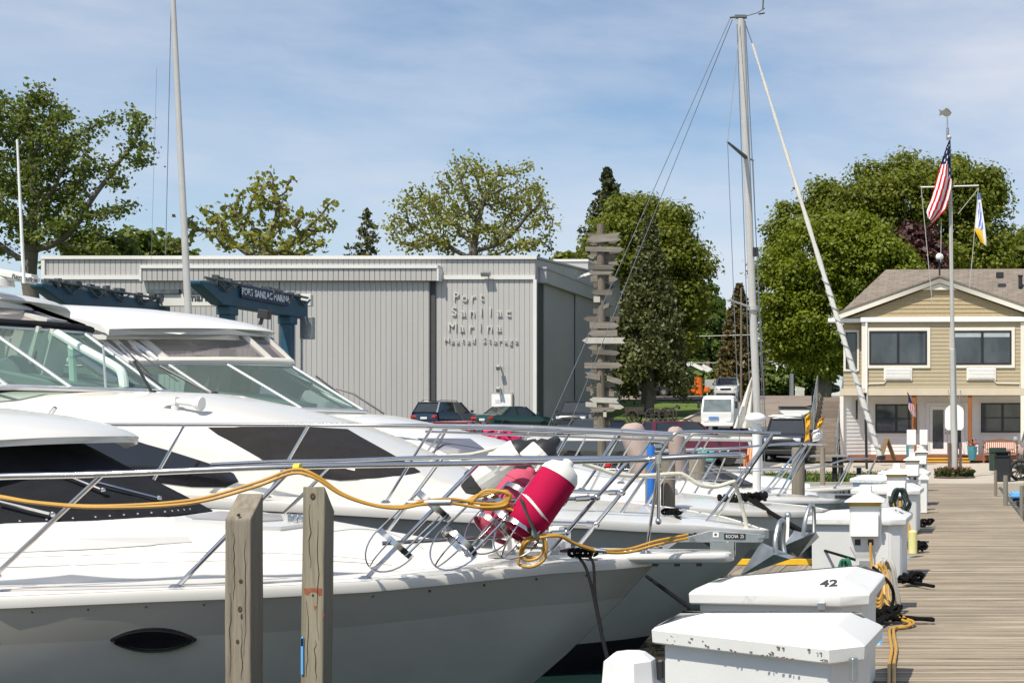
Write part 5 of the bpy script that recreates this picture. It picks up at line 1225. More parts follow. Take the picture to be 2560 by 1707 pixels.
def lidtext(o,body,x,y,s=.11):
    ld=[c for c in o.children if c.name.startswith('lid')][0]; me=ld.data
    bv=BVHTree.FromPolygons([tuple(v.co) for v in me.vertices],[tuple(p.vertices) for p in me.polygons])
    h=bv.ray_cast(V((x,y,2)),V((0,0,-1))); n=h[1]; xd=V((1,0,0))-n*n.x
    return text(body,s,DKT,'lettering',o,h[0]+n*.003,rotm(xd,n.cross(xd)),.001,local=True,bold=.003)
b3=copytree(b2); put(b3,-.42,13.75,'white dock box lettered 19 on its lid, behind the nearest power pedestal')
b4=copytree(b2); put(b4,-.42,19.9,'white dock box half hidden behind the pedestal with yellow cords')
b5=copytree(b1); put(b5,-.75,24.4,'small far white dock box left of the second pedestal cap')
b6=copytree(b2); put(b6,-.42,27.2,'farthest white dock box beside the third pedestal')
lidtext(b2,'42',-.27,.115,.10); lidtext(b3,'19',-.13,.40,.12)
def pedestal():
    t_=thing('power_pedestal',None,None)
    mb=MB(); mb.loft([[V((a*w,b*d_,z)) for a,b in ((-1,-1),(1,-1),(1,1),(-1,1))] for w,d_,z in ((.13,.13,.012),(.125,.125,.16),(.095,.10,.24),(.08,.085,.30),(.08,.085,.47),(.085,.09,.49),(.13,.12,.58),(.13,.12,.94))]); po=mb.build('housing',PEDW,t_,ang=20,bev=.006,local=True)
    mb=MB(); mb.prism([(-.118,-.125,.66),(-.118,-.19,.67),(-.118,-.15,.86),(-.118,-.125,.87)],(.236,0,0)); mb.build('outlet_flap',PEDW,t_,ang=20,bev=.006,local=True)
    for x in(-.06,.05):
        mb=MB(); mb.bb((x-.024,-.124,.595),(x+.024,-.119,.645)); mb.build('socket',BLACKP,t_,local=True)
    mb=MB(); mb.bb((-.05,-.089,.345),(.045,-.0855,.46)); mb.build('meter_window',M('grey_meter_window',(.30,.31,.33),.25),t_,local=True)
    mb=MB(); s4=pi/4; mb.lathe([(.205,.955),(.18,.925)],(0,0,0),4,ph=s4); mb.build('light_lens',AMBER,t_,ang=20,local=True)
    mb=MB(); mb.lathe([(.24,.956),(.24,.968),(.078,1.035),(.072,1.038),(.072,1.096),(.05,1.102)],(0,0,0),4,ph=s4); mb.build('cap',PEDW,t_,ang=20,bev=.004,local=True)
    for x in(-.16,.16):
        mb=MB(); mb.tube([(x*.6,-.05,.40),(x,-.05,.385),(x,-.05,.47)],.011,6); mb.build('hose_hook',PEDW,t_,local=True)
    return t_
PL=['nearest power pedestal, only its white cap showing at the bottom edge','white power pedestal with hose coils and yellow cord, before the box lettered 19','white power pedestal with yellow cords hanging from its outlet flap','third white power pedestal, small behind the one with yellow cords','farthest white power pedestal near the shore end of the dock']
pd=pedestal(); PY=[3.05,11.6,18.2,25.6,33.5]; pds=[pd]+[copytree(pd) for _ in range(4)]
for o,y,l in zip(pds,PY,PL): o.location=(-.73 if y!=3.05 else -.722,y,0 if y!=3.05 else .018); tag(o,l,'power pedestal','white power pedestals along the dock')
# octagonal cap of the nearest one: larger light head
ch=[c for c in pd.children if c.name.startswith('cap')][0]
mb=MB(); mb.lathe([(.13,.93),(.13,.975),(.066,1.005),(.061,1.01),(.057,1.058),(.035,1.075),(0.004,1.079)],(0,0,0),8,ph=pi/8); nc=mb.build('cap',PEDW,pd,ang=15,local=True); bpy.data.objects.remove(ch)
mb=MB(); mb.box((.068,.01,1.035),(.016,.02,.045)); mb.build('photocell',BLACKP,pd,local=True,bev=.004)
for c in list(pd.children):
    if c.name.startswith('light_lens'): bpy.data.objects.remove(c)
ps=thing('short_post','short white capped post between dock boxes near the far end','post',(-.50,24.9,0))
mb=MB(); mb.bb((-.56,24.84,.01),(-.44,24.96,.62)); mb.build('post_body',PEDW,ps,bev=.01)
mb=MB(); mb.lathe([(.14,.62),(.14,.65),(.04,.72),(.04,.75)],(-.5,24.9,0),4,ph=pi/4); mb.build('post_cap',PEDW,ps,ang=20)
# hoses and cords on the pedestals
def coil(name,label,mat,c,rx,rz,n,r,sw=.02,seed=1,cat='hose'):
    rr=random.Random(seed); mb=MB()
    for k in range(n):
        a_=rx*rr.uniform(.8,1.1); b_=rz*rr.uniform(.9,1.1); o=V((rr.uniform(-sw,sw),rr.uniform(-sw,sw),0))
        mb.tube([V(c)+o+V((a_*sin(a)*(1.0 if cos(a)<0 else .7),.02*sin(a*2+k),b_*cos(a)-b_)) for a in [i*2*pi/18 for i in range(18)]],r,7,True)
    return tag(mb.build(name,mat),label,cat)
coil('garden_hose','green garden hose coiled on the left hook of the hose pedestal',HOSEG,(-.89,11.5,.475),.055,.19,6,.012,.03,2)
coil('garden_hose','pale grey hose looped on the right hook of the hose pedestal',HOSEGY,(-.55,11.5,.47),.095,.30,4,.014,.03,3)
coil('garden_hose','dark grey hose coiled on top of the box lettered 19',M('black_hose',(.035,.05,.05),.45,0,.2,6),(-.56,14.6,.93),.10,.13,5,.012,.04,4)
mb=MB(); pts=[V((-.68,11.44,.62)),V((-.675,11.42,.5)),V((-.66,11.40,.42)),V((-.60,11.36,.44)),V((-.56,11.34,.35)),V((-.54,11.2,.16)),V((-.42,11.0,.05)),V((-.33,10.85,.03)),V((-.36,10.7,.02)),V((-.47,10.6,.02)),V((-.46,10.2,.02)),V((-.42,9.6,.02)),V((-.41,9.,.02)),V((-.385,8.4,.02)),V((-.36,7.6,.02)),V((-.36,6.8,.02)),V((-.28,6.0,.02)),V((-.33,5.,.02))]
mb.tube(curve(pts,6),.012,7); mb.tube(curve([p+V((.03,.03,.004)) for p in pts[3:]],6),.012,7)
for k in range(4): mb.tube(curve([V((-.60,11.38,.455)),V((-.64-.02*k,11.33,.36)),V((-.66-.015*k,11.3,.24-.03*k)),V((-.60,11.3,.16-.03*k)),V((-.56,11.34,.3)),V((-.60,11.38,.455))],6),.011,7)
tag(mb.build('shore_power_cord',YELLOW),'yellow power cord falling from the hose pedestal and running along the dock','cord')
mb=MB()
for dx in (-.06,.05): mb.tube(curve([V((-.73+dx,18.06,.61)),V((-.70+dx*.6,18.03,.45)),V((-.62+dx*.3,18.0,.30)),V((-.55,17.95,.18)),V((-.50,17.8,.05)),V((-.48,17.3,.02))],6),.02,7)
for k in range(5): mb.tube(curve([V((-.62,18.0,.42)),V((-.66+.015*k,17.96,.22)),V((-.60,17.94,.10)),V((-.55-.01*k,17.97,.24)),V((-.62,18.0,.42))],5),.018,7)
tag(mb.build('shore_power_cord',YELLOW),'yellow cords bunched below the flap of the second visible pedestal','cord')
mb=MB(); mb.lathe([(.055,0),(.055,.26),(.03,.28)],(-.47,16.6,.05),12); o=tag(mb.build('float_buoy',M('pale_yellow_plastic',(.72,.66,.28),.4)),'pale yellow cylinder hanging at the dock edge below yellow cords','float')
def ropepile(label,c,n,s,seed,ext=None):
    rr=random.Random(seed); mb=MB(); c=V(c)
    for k in range(n):
        o=V((rr.uniform(-s,s),rr.uniform(-s,s),.02+.03*k/n*3)); r_=s*rr.uniform(.35,.8); a0=rr.uniform(0,6)
        mb.tube([c+o+V((r_*cos(a),r_*.8*sin(a+.4*a0),.02*sin(2*a+a0))) for a in [i*2*pi/12 for i in range(12)]],.017,6,True)
    if ext:
        for e in ext: mb.tube(curve([c+V(p) for p in e],5),.018,6)
    return tag(mb.build('rope_pile',ROPEK),label,'rope','black rope heaps on the dock edge')
ropepile('black rope heap with a plaited tail beside the hose pedestal',(-.52,11.0,.02),12,.08,1,[[(0,0,.03),(.12,-.03,.02),(.25,.02,.02),(.38,-.05,.02)],[(0,.04,.03),(.14,.03,.03),(.26,-.05,.03),(.37,0,.02)],[(0,0,.05),(-.05,-.3,.03),(-.2,-.6,.03)]])
ropepile('black rope heap under the right corner of the box lettered 19',(-.42,13.6,.02),12,.09,2,[[(0,0,.03),(.15,-.2,.02),(.25,-.35,.02)]])
ropepile('smaller black rope heap farther along beside the yellow cylinder',(-.42,17.2,.02),9,.09,3)
ropepile('tiny black rope heap on the dock edge past the yellow cords',(-.40,21.5,.02),7,.09,4)
mb=MB(); mb.tube(curve([V((-.64,11.1,.45)),V((-.5,11.0,.33)),V((-.47,11.05,.2)),V((-.52,11.0,.05))]),.014,7); tag(mb.build('mooring_line',ROPEK),'black line hanging beside the pale hose loop','rope')
for (x,y,l) in ((-.62,10.2,'blue painted board end showing under the yellow cord on the dock edge'),(-.62,16.3,'small blue bumper at the dock edge near the yellow cylinder'),):
    mb=MB(); mb.box((x+.03,y,-.02),(.16,.5,.06)); tag(mb.build('dock_bumper',BLUEL,None,bev=.015),l,'bumper')
mb=MB(); mb.bb((-2.6,23.2,-.2),(-1.75,23.9,.12)); tag(mb.build('dock_float',BLUEL,None,bev=.04),'blue float block between the white bows beyond the third cruiser','float')
# right side of the dock
for (x0,x1,yt,d,l) in ((2485,2493,1175,31,'thin grey stake at the right dock edge, next to the black bin'),(2508,2520,1188,27.4,'middle grey stake on the right dock edge'),(2549,2560,1213,24,'nearest grey stake on the right dock edge, cut by the picture border')):
    pile('dock_stake',l,x0,x1,yt,d,POSTW,True,-2,'stakes along the right dock edge','stake')
def pad(label,a,b):
    t_=thing('floating_pad',label,'floating pad',((a[0]+b[0])/2,(a[1]+b[1])/2,-.4),0,'light blue floating pads beside the dock')
    mb=MB(); mb.bb((a[0],a[1],-.12),(b[0],b[1],.0)); mb.build('pad_top',BLUEL,t_,bev=.04,bseg=2); mb=MB(); mb.bb((a[0]+.03,a[1]+.03,-.75),(b[0]-.03,b[1]-.03,-.121)); mb.build('pad_float',BLACKP,t_,bev=.06)
pad('light blue floating pad right of the dock, farther one',(1.42,32.2),(3.6,33.4)); pad('light blue floating pad right of the dock, nearer one',(1.42,26.3),(3.4,28.0))
mb=MB(); mb.tube([V((1.3,24,-.05)),V((1.3,36,-.05))],.05,8)
for y in range(24,36,2): mb.box((1.30,y+.4,-.03),(.12,.22,.1))
tag(mb.build('dock_fender_strip',M('dark_dock_edging',(.10,.10,.10),.7)),'dark fender strip along the far right edge of the dock','edging')
# ---------------------------------------------------------------- on the shore
sp=thing('signpost','tall wooden pole crowded with driftwood arrow boards','signpost',(PX(1503,42),42,0))
X=PX(1503,42); mb=MB(); n=14; rg=[]
for k in range(n):
    z=lerp(-.3,PZ(561,42),k/(n-1)); r=lerp(.135,.115,k/(n-1)); o=.02*sin(k*.9); rg.append([V((X+o+r*cos(a),42+r*sin(a),z)) for a in [i*2*pi/12 for i in range(12)]])
mb.loft(rg); mb.build('pole',POLEW,sp)
BW=MC['driftwood_board']; WB=M('whitewashed_board',(.46,.43,.39),.8,0,.12,6); DB=wood('dark_driftwood_board',(.20,.175,.145),(.12,.105,.085),'x')
def board(y,xl,xr,h,tl=0,l=None,r=None,mat=BW,dy=-.17):
    d=42+dy; hh=h*.5; x0,x1=xl,xr; pts=[]
    if l=='p': pts+=[(x0,y),(x0+h*.8,y-hh)]
    elif l=='v': pts+=[(x0,y+hh),(x0+h*.5,y),(x0,y-hh)]
    else: pts+=[(x0,y+hh),(x0,y-hh)]
    if r=='p': pts+=[(x1-h*.8,y-hh),(x1,y),(x1-h*.8,y+hh)]
    elif r=='v': pts+=[(x1,y-hh),(x1-h*.5,y),(x1,y+hh)]
    else: pts+=[(x1,y-hh),(x1,y+hh)]
    if l=='p': pts+=[(x0+h*.8,y+hh)]
    cx=(x0+x1)/2; pts=[(a,b+tl*(a-cx)) for a,b in pts]
    mb=MB(); mb.prism([P(a,b,d) for a,b in pts],(0,.035,0)); mb.build('arrow_board',mat,sp,ang=20)
rows=[(596,1463,1554,24,.05,'v','p',DB,.18),(595,1466,1552,20,-.1,'p','v',BW,-.17),(623,1463,1560,12,.02,None,'p',BW,-.17),(641,1467,1542,13,0,'p','p',BW,.17),(655,1483,1548,12,.05,'p','v',BW,.17),
 (680,1470,1534,14,-.02,'p','p',BW,-.17),(698,1476,1545,14,0,None,'p',BW,.17),(714,1484,1538,15,.1,None,'p',DB,.17),(748,1484,1500,15,0,None,None,WB,-.17),(765,1508,1522,10,-.5,None,None,BW,-.17),(778,1483,1500,13,0,None,None,DB,.17),
 (797,1458,1548,13,.01,'p',None,DB,.17),(813,1474,1548,16,.03,None,'p',BW,-.17),(833,1469,1543,15,-.02,'p',None,BW,-.17),(851,1455,1563,15,0,'p','v',WB,-.17),(895,1477,1538,15,0,None,None,BW,.17),(913,1461,1556,14,0,None,'p',BW,-.17),
 (940,1462,1500,14,.2,'v',None,BW,-.17),(951,1517,1560,14,.3,None,'p',BW,-.17),(962,1475,1537,12,-.06,'p',None,BW,.17),(983,1476,1540,14,.06,None,None,BW,.17),(1000,1473,1547,13,.04,'p','v',WB,-.17),(1014,1464,1560,12,.08,None,'p',WB,.17),(1034,1508,1516,16,0,None,None,WB,-.2),(1062,1484,1524,22,0,None,None,BW,.17)]
rows+=[(606,1470,1540,12,-.03,'p',None,BW,.2),(632,1476,1552,11,.06,None,'p',DB,.2),(668,1472,1538,12,.02,'p','v',DB,-.2),(690,1482,1530,11,-.08,None,'p',BW,.2),(731,1478,1530,13,.05,'p',None,DB,-.2),(823,1478,1536,11,.08,None,'p',DB,.2),(868,1470,1542,13,-.03,'p',None,BW,.2),(881,1480,1550,12,.05,None,'p',DB,-.2),(928,1472,1534,12,-.05,'p','v',DB,.2),(973,1466,1530,11,.03,None,'p',DB,.2),(1024,1474,1540,11,-.04,'v','p',BW,-.2),(1047,1478,1534,12,.04,'p',None,DB,.2)]
for y,a,b,h,tl,l,r,m_,dy in rows: board(y,a,b,h,tl,l,r,m_,dy)
# flagpole
fp=thing('flagpole','tall white flagpole with cross yard and fish weathervane before the clubhouse','flagpole',(.11,41.4,0))
b=V((.11,41.4,0)); t_=V((-.06,41.4,PZ(348,41.4))); mb=MB(); mb.tube([b,b.lerp(t_,.38),b.lerp(t_,.382),t_],[.115,.095,.07,.04],14); mb.ball(t_+V((0,0,.05)),.07,12,8); mb.build('pole',MASTW,fp)
mb=MB(); mb.box((.11-.17,41.4,.55),(.09,.22,1.1)); mb.box((.11+.17,41.4,.55),(.09,.22,1.1)); mb.build('base_bracket',M('rusty_bracket',(.14,.09,.08),.7,.3,.2,5),fp)
zy=PZ(470,41.4); mb=MB(); mb.tube([V((PX(2302,41.4),41.3,zy)),V((PX(2447,41.4),41.3,zy+.05))],.025,8); mb.build('yard',MASTW,fp)
mb=MB(); c=P(2369,300,41.45); mb.tube([P(2369,350,41.45),P(2369,320,41.45)],.045,8); mb.tube([P(2369,322,41.45),P(2368,292,41.45)],.02,6); mb.build('vane_staff',GALV,fp)
fish=[(2347,273),(2353,277),(2358,276),(2363,273),(2369,272),(2374,275),(2379,282),(2375,288),(2369,291),(2362,290),(2356,286),(2348,289),(2350,281)]
mb=MB(); mb.prism([P(x,y,41.43) for x,y in fish],(0,.05,0)); mb.prism([P(x,y,41.44) for x,y in ((2360,276),(2364,270),(2371,272))],(0,.03,0)); mb.build('fish_vane',M('bronze_grey',(.20,.19,.15),.5,.4,.2,8),fp)
mb=MB()
for a,bb in (((2303,471,41.3),(2331,760,41.2)),((2446,470,41.3),(2424,720,41.2)),((2353,545,41.2),(2352,655,41.2)),((2380,480,41.3),(2386,1060,41.2))): mb.tube([P(*a),P(*bb)],.012,5)
mb.tube([P(2447,470,41.3),P(2395,535,41.3)],.012,5); mb.build('halyards',MASTW,fp)
def flag(name,label,out,d,colf,parent=None,th=.012):
    # cloth hanging in folds: grid over the outline, colours by material per cell
    t_=thing(name,label,'flag',P(*out[2],d))
    return t_
def foldflag(name,label,left,right,d,bands,mats,amp=.10,fr_=5.,nu=22,nv=26):
    # left/right: edge polylines (top to bottom, pixels); bands(u,v) -> material index
    t_=None; mb=MB(); vs=[]
    def at(pl,v):
        s=v*(len(pl)-1); i=min(int(s),len(pl)-2); return lerp(pl[i][0],pl[i+1][0],s-i),lerp(pl[i][1],pl[i+1][1],s-i)
    for side in (0,.014):
        for j in range(nv+1):
            v=j/nv; a=at(left,v); b_=at(right,v)
            for i in range(nu+1):
                u=i/nu; p=P(lerp(a[0],b_[0],u),lerp(a[1],b_[1],u),d); p.y+=amp*sin(u*fr_+v*2.2)*min(1,v*3+.2)+side; vs.append(p)
    fs=[];mi=[];o=(nu+1)*(nv+1)
    for j in range(nv):
        for i in range(nu):
            k=j*(nu+1)+i; m_=bands((i+.5)/nu,(j+.5)/nv)
            fs.append((k,k+1,k+nu+2,k+nu+1)); mi.append(m_); fs.append((o+k,o+k+nu+1,o+k+nu+2,o+k+1)); mi.append(m_)
    mb.v=vs; mb.f=[list(f) for f in fs]; mb.m=mi
    return tag(mb.build(name,mats,None,ang=60),label,'flag')
FR=M('flag_red',(.58,.02,.03),.8,0,.06,4); FW=M('flag_white',(.80,.78,.78),.8,0,.03,4); FB_=M('flag_navy',(.02,.028,.09),.8,0,.1,4); FY=M('flag_yellow',(.75,.45,.03),.8,0,.05,4); FBl=M('flag_blue',(.10,.20,.60),.8,0,.1,4)
def usa(u,v):
    if v<.34 or (u>.72 and v<.46):
        k=(int(u*11)*7+int(v*40)*3)%9; return 1 if k==0 and .08<v else 2
    return 0 if int((u*7.5+(v-.34)*2.2))%2==0 else 1
foldflag('national_flag','large red, white and blue striped flag hanging limp from the flagpole',[(2373,350),(2364,372),(2352,408),(2346,430),(2330,490),(2316,528),(2320,545)],[(2376,350),(2377,372),(2377,410),(2379,455),(2376,480),(2366,520),(2333,558)],41.0,usa,[FR,FW,FB_],.09,7.,30,32)
def penn(u,v):
    if v>.62: return 1 if u<.75 else 0
    return 2 if (.3<u<.8 and .15<v<.6 and int(u*9+v*14)%3!=0) or v<.12 else 0
foldflag('pennant','small white, blue and yellow pennant hanging from the yard end',[(2447,482),(2441,520),(2438,560),(2437,575),(2452,605)],[(2450,482),(2455,520),(2462,565),(2466,600),(2466,616)],41.2,penn,[FW,FY,FBl],.05,4)
wf=thing('wall_flag','small flag on a slanted staff fixed to the left porch post','flag',P(2283,1040,58.3))
mb=MB(); mb.tube([P(2284,1030,58.6),P(2269,981,58.0)],.025,6); mb.build('staff',BLKF,wf)
vs=[];
def usb(u,v): return 2 if (v<.42) else (0 if int(u*6+v*4)%2==0 else 1)
o=foldflag('flag_cloth',None,[(2270,984),(2271,1000),(2270,1018),(2281,1040)],[(2273,986),(2280,1005),(2288,1020),(2290,1042)],58.0,usb,[M('dull_flag_red',(.32,.12,.14),.8),M('dull_flag_white',(.5,.42,.44),.8),FB_],.05,5,14,16)
lw=o.location.copy(); o.parent=wf; o.location=lw-wf.location
for k in ('label','category'):
    if k in o: del o[k]
# flower bed
fb=thing('flower_bed','round flower bed with red blooms around the flagpole foot','flower bed',(.1,41.4,.03))
mb=MB(); mb.lathe([(.62,.02),(.64,.05),(.58,.085),(.3,.12)],(.1,41.4,0),28); mb.build('bed_soil',SOIL,fb)
def leaves(pts,size,asp=1.4,seed=0,up=.0):
    rg=np.random.default_rng(seed); n=len(pts); d=rg.normal(size=(n,3)); d/=np.linalg.norm(d,axis=1)[:,None]; e=rg.normal(size=(n,3)); e[:,2]+=up
    e-=d*(e*d).sum(1)[:,None]; e/=np.linalg.norm(e,axis=1)[:,None]+1e-9; s=size*rg.uniform(.6,1.3,n)[:,None]
    a=d*s*.5; b=e*s*.5*asp; p=np.asarray(pts); w=np.cross(d,e)*s*.12
    q=np.stack([p-b,p+a+w,p+b,p-a+w],1).reshape(-1,3); return q
def leavesN(pts,nrm,size,asp,seed):   # leaves lying roughly on the outside of their clump
    rg=np.random.default_rng(seed); n=len(pts); nn=nrm+rg.normal(size=(n,3))*.45; nn/=np.linalg.norm(nn,axis=1)[:,None]+1e-9
    d=np.cross(nn,rg.normal(size=(n,3))); d/=np.linalg.norm(d,axis=1)[:,None]+1e-9; e=np.cross(nn,d); s=size*rg.uniform(.6,1.35,n)[:,None]
    a=d*s*.5; b=e*s*.5*asp; w=nn*s*.12
    return np.stack([pts-b,pts+a+w,pts+b,pts-a+w],1).reshape(-1,3)
def leafmesh(name,q,mat,parent,off):
    n=len(q)//4; me=bpy.data.meshes.new(name); me.vertices.add(len(q)); me.vertices.foreach_set('co',(q-np.array(off)).astype(np.float32).ravel())
    me.loops.add(n*4); me.loops.foreach_set('vertex_index',np.arange(n*4,dtype=np.int32)); me.polygons.add(n); me.polygons.foreach_set('loop_start',np.arange(0,n*4,4,dtype=np.int32))
    me.update(calc_edges=True); me.materials.append(mat); o=bpy.data.objects.new(name,me); C.objects.link(o); o.parent=parent; return o
rg=np.random.default_rng(2)
def ringpts(c,r0,r1,h,n): 
    a=rg.uniform(0,2*pi,n); r=np.sqrt(rg.uniform(r0*r0,r1*r1,n)); return np.stack([c[0]+r*np.cos(a),c[1]+r*np.sin(a),c[2]+rg.uniform(.05,h,n)],1)
leafmesh('leaves',leaves(ringpts((.1,41.4,.05),.15,.6,.26,700),.10,seed=1),leafmat('bed_leaves',[(.03,.06,.01),(.07,.11,.02),(.11,.05,.04)]),fb,fb.location)
leafmesh('blossoms',leaves(ringpts((.1,41.4,.15),.15,.56,.2,90),.09,1,seed=3),leafmat('bed_blossoms',[(.45,.03,.03),(.5,.12,.08),(.55,.3,.2)]),fb,fb.location)
# porch and plaza furniture
be=thing('bench','wooden porch bench with red and white striped cushions','bench',P(2500,1150,58.0))
d=57.95; x0,x1=PX(2457,d),PX(2546,d); bwd=wood('bench_timber',(.30,.15,.09),(.18,.09,.06),'x'); z0=.05
mb=MB()
for x in (x0,x1-.07):
    mb.bb((x,d,z0),(x+.07,d+.08,.72)); mb.bb((x,d+.5,z0),(x+.07,d+.58,1.02)); mb.bb((x-.01,d-.03,.722),(x+.08,d+.5,.77))
mb.bb((x0+.072,d+.05,.40),(x1-.072,d+.5,.45)); mb.prism([V((lerp(x0,x1,k/12),d+.52,.93+.13*sin(pi*k/12))) for k in range(13)]+[V((x1,d+.52,.84)),V((x0,d+.52,.84))],(0,.05,0)); mb.build('bench_frame',bwd,be)
def stripes():
    m,t,b_,o=nt('striped_cushion'); wv=t.nodes.new('ShaderNodeTexWave'); wv.inputs['Scale'].default_value=3.6; wv.inputs['Distortion'].default_value=0.3; t.links.new(coords(t),wv.inputs[0])
    t.links.new(ramp(t,wv.outputs[0],[(.45,(.40,.11,.09)),(.55,(.68,.60,.50))]),b_.inputs['Base Color']); b_.inputs['Roughness'].default_value=.9; return m
ST=stripes(); mb=MB(); mb.bb((x0+.09,d+.02,.455),(x1-.09,d+.42,.57)); mb.build('seat_cushion',ST,be,bev=.04,bseg=2); mb=MB(); mb.box(((x0+x1)/2,d+.44,.74),(x1-x0-.2,.12,.34),0,0,-.12); mb.build('back_cushion',ST,be,bev=.04,bseg=2)
def planter(label,xa,xb,yt,yb,d,flower):
    t_=thing('planter',label,'planter',P((xa+xb)/2,yb,d)); x=PX((xa+xb)/2,d); w=(xb-xa)/2/F*d; h=PZ(yt,d)-PZ(yb,d); z=PZ(yb,d)
    mb=MB(); mb.lathe([(w*.62,0),(w*.8,h*.25),(w*.97,h*.65),(w,h*.96),(w*.97,h),(w*.88,h),(w*.86,h*.93)],(x,d,z),24); mb.build('pot',TEAL,t_,ang=50)
    if flower:
        pts=rg.normal(size=(170,3))*[w*.5,w*.5,h*.13]+[x,d,z+h*1.12]; leafmesh('blossoms',leaves(pts,.08,1,seed=5),leafmat('planter_blossoms',[(.5,.06,.05),(.6,.3,.2),(.4,.2,.15),(.12,.16,.04)]),t_,t_.location)
        mb=MB(); 
        for k in range(10): mb.box((x-.05+.012*k,d-.1,z+h*1.3+.02*k-(.04*abs(k-5))),(.05,.02,.14),0,.5*(k%3-1))
        mb.build('small_flag',M('pinwheel_pink',(.55,.25,.25),.7,0,.3,30),t_)
planter('teal planter with red flowers right of the door',2418,2443,1115,1150,57.6,True); planter('teal planter half hidden behind the white cabinets',2265,2279,1112,1149,57.4,False)
for l,xa,xb,d in (('white utility cabinet on a post, left of the pair before the porch',2267,2290,55.),('white utility cabinet on a post, right of the pair before the porch',2299,2319,55.6)):
    t_=thing('utility_cabinet',l,'cabinet',P((xa+xb)/2,1152,d),0,'utility cabinets before the porch'); mb=MB(); mb.bb((PX(xa,d),d,PZ(1112,d)),(PX(xb,d),d+.45,PZ(1074,d))); mb.build('cabinet_body',WHITEP,t_,bev=.02); mb=MB(); mb.bb((PX(xa+5,d),d+.1,.03),(PX(xb-5,d),d+.35,PZ(1112,d)-.003)); mb.build('cabinet_post',M('pale_grey_paint',(.6,.6,.61),.5),t_)
af=thing('sandwich_board','dark chalkboard sandwich sign standing before the porch','sign',P(2218,1152,55))
mb=MB(); d=55; a,b_,c=P(2216,1096,d),P(2199,1150,d-.25),P(2236,1150,d+.25); w=V((.18,-.55,0))
for p,q_ in ((a,b_),(a,c)):
    n_=(q_-p); mb.add([p-w*.5,p+w*.5,q_+w*.5,q_-w*.5]+[v+V((.03,.03,0)) for v in (p-w*.5,p+w*.5,q_+w*.5,q_-w*.5)],[(0,1,2,3),(4,7,6,5),(0,4,5,1),(1,5,6,2),(2,6,7,3),(3,7,4,0)])
mb.build('board',wood('sign_oak',(.30,.19,.08),(.2,.12,.05),'z'),af)
mb=MB(); p,q_=a.lerp(c,.1)+V((.034,-.02,0)),a.lerp(c,.85)+V((.034,-.02,0)); mb.add([p-w*.4,p+w*.4,q_+w*.4,q_-w*.4]+[v+V((.008,.0,0.004)) for v in (p-w*.4,p+w*.4,q_+w*.4,q_-w*.4)],[(4,5,6,7),(0,1,5,4),(1,2,6,5),(2,3,7,6),(3,0,4,7),(0,3,2,1)]); mb.build('chalk_panel',M('chalkboard',(.05,.045,.045),.8,0,.4,12),af)
hb=thing('hanging_board','white arched board hanging by cords in front of the door','sign',P(2386,1075,57.5)); d=57.5
pts=[P(2386-23.5*cos(pi*k/16),1030-19*sin(pi*k/16),d) for k in range(17)]; pts+=[P(2409.5,1068,d),P(2404,1075,d),P(2368,1075,d),P(2362.5,1068,d)]
mb=MB(); mb.prism(pts,(0,.05,0)); mb.build('board',WHITEP,hb,ang=20,bev=.01)
mb=MB(); 
for s_ in (-1,1): mb.tube([P(2386+17*s_,966,58.6),P(2386+10*s_,1012,d)],.012,5)
mb.build('cords',GALV,hb)
mb=MB(); mb.tube([V((PX(2167,50),50,-.1)),V((PX(2163,50),50,PZ(985,50)))],.05,8); mb.box(V((PX(2163,50),50,PZ(985,50))),(.12,.12,.1)); tag(mb.build('lamp_pole',BLKF),'slim black pole on the grass left of the sandwich board','pole')
def table(label,x0,x1,yt,d,leg,dy=.75,hbench=False):
    t_=thing('picnic_table',label,'table',V((PX((x0+x1)/2,d),d,0))); z=PZ(yt,d); a,b_=PX(x0,d),PX(x1,d)
    mb=MB()
    for k in range(5): mb.bb((a,d-dy/2+k*dy/5,z-.05),(b_,d-dy/2+(k+1)*dy/5-.012,z))
    mb.build('table_top',wood('grey_table_boards',(.36,.35,.33),(.26,.25,.24),'x'),t_)
    for f in ((.62,.78) if hbench else (.5,)):
        mb=MB(); x=lerp(a,b_,f); mb.bb((x-.07,d-.1,-.02),(x+.07,d+.1,z-.052)); mb.bb((x-.14,d-.3,-.02),(x+.14,d+.3,.03)); mb.build('leg',BLKF,t_)
table('long grey picnic table on the grass left of the clubhouse corner',2028,2123,1137,40.2,None,.8,True); table('small dark topped table on the grass beside the slim black pole',2134,2161,1164,40.6,None,.5)
mb=MB(); 
for k in range(2): mb.bb((PX(2000,39.4),39.1+k*.3,.42),(PX(2110,39.4),39.34+k*.3,.46))
for x in (2010,2098): mb.bb((PX(x,39.4),39.2,0),(PX(x+4,39.4),39.6,.418))
tag(mb.build('low_bench',M('dark_bench',(.10,.09,.085),.7)),'low dark bench in front of the long picnic table','bench')
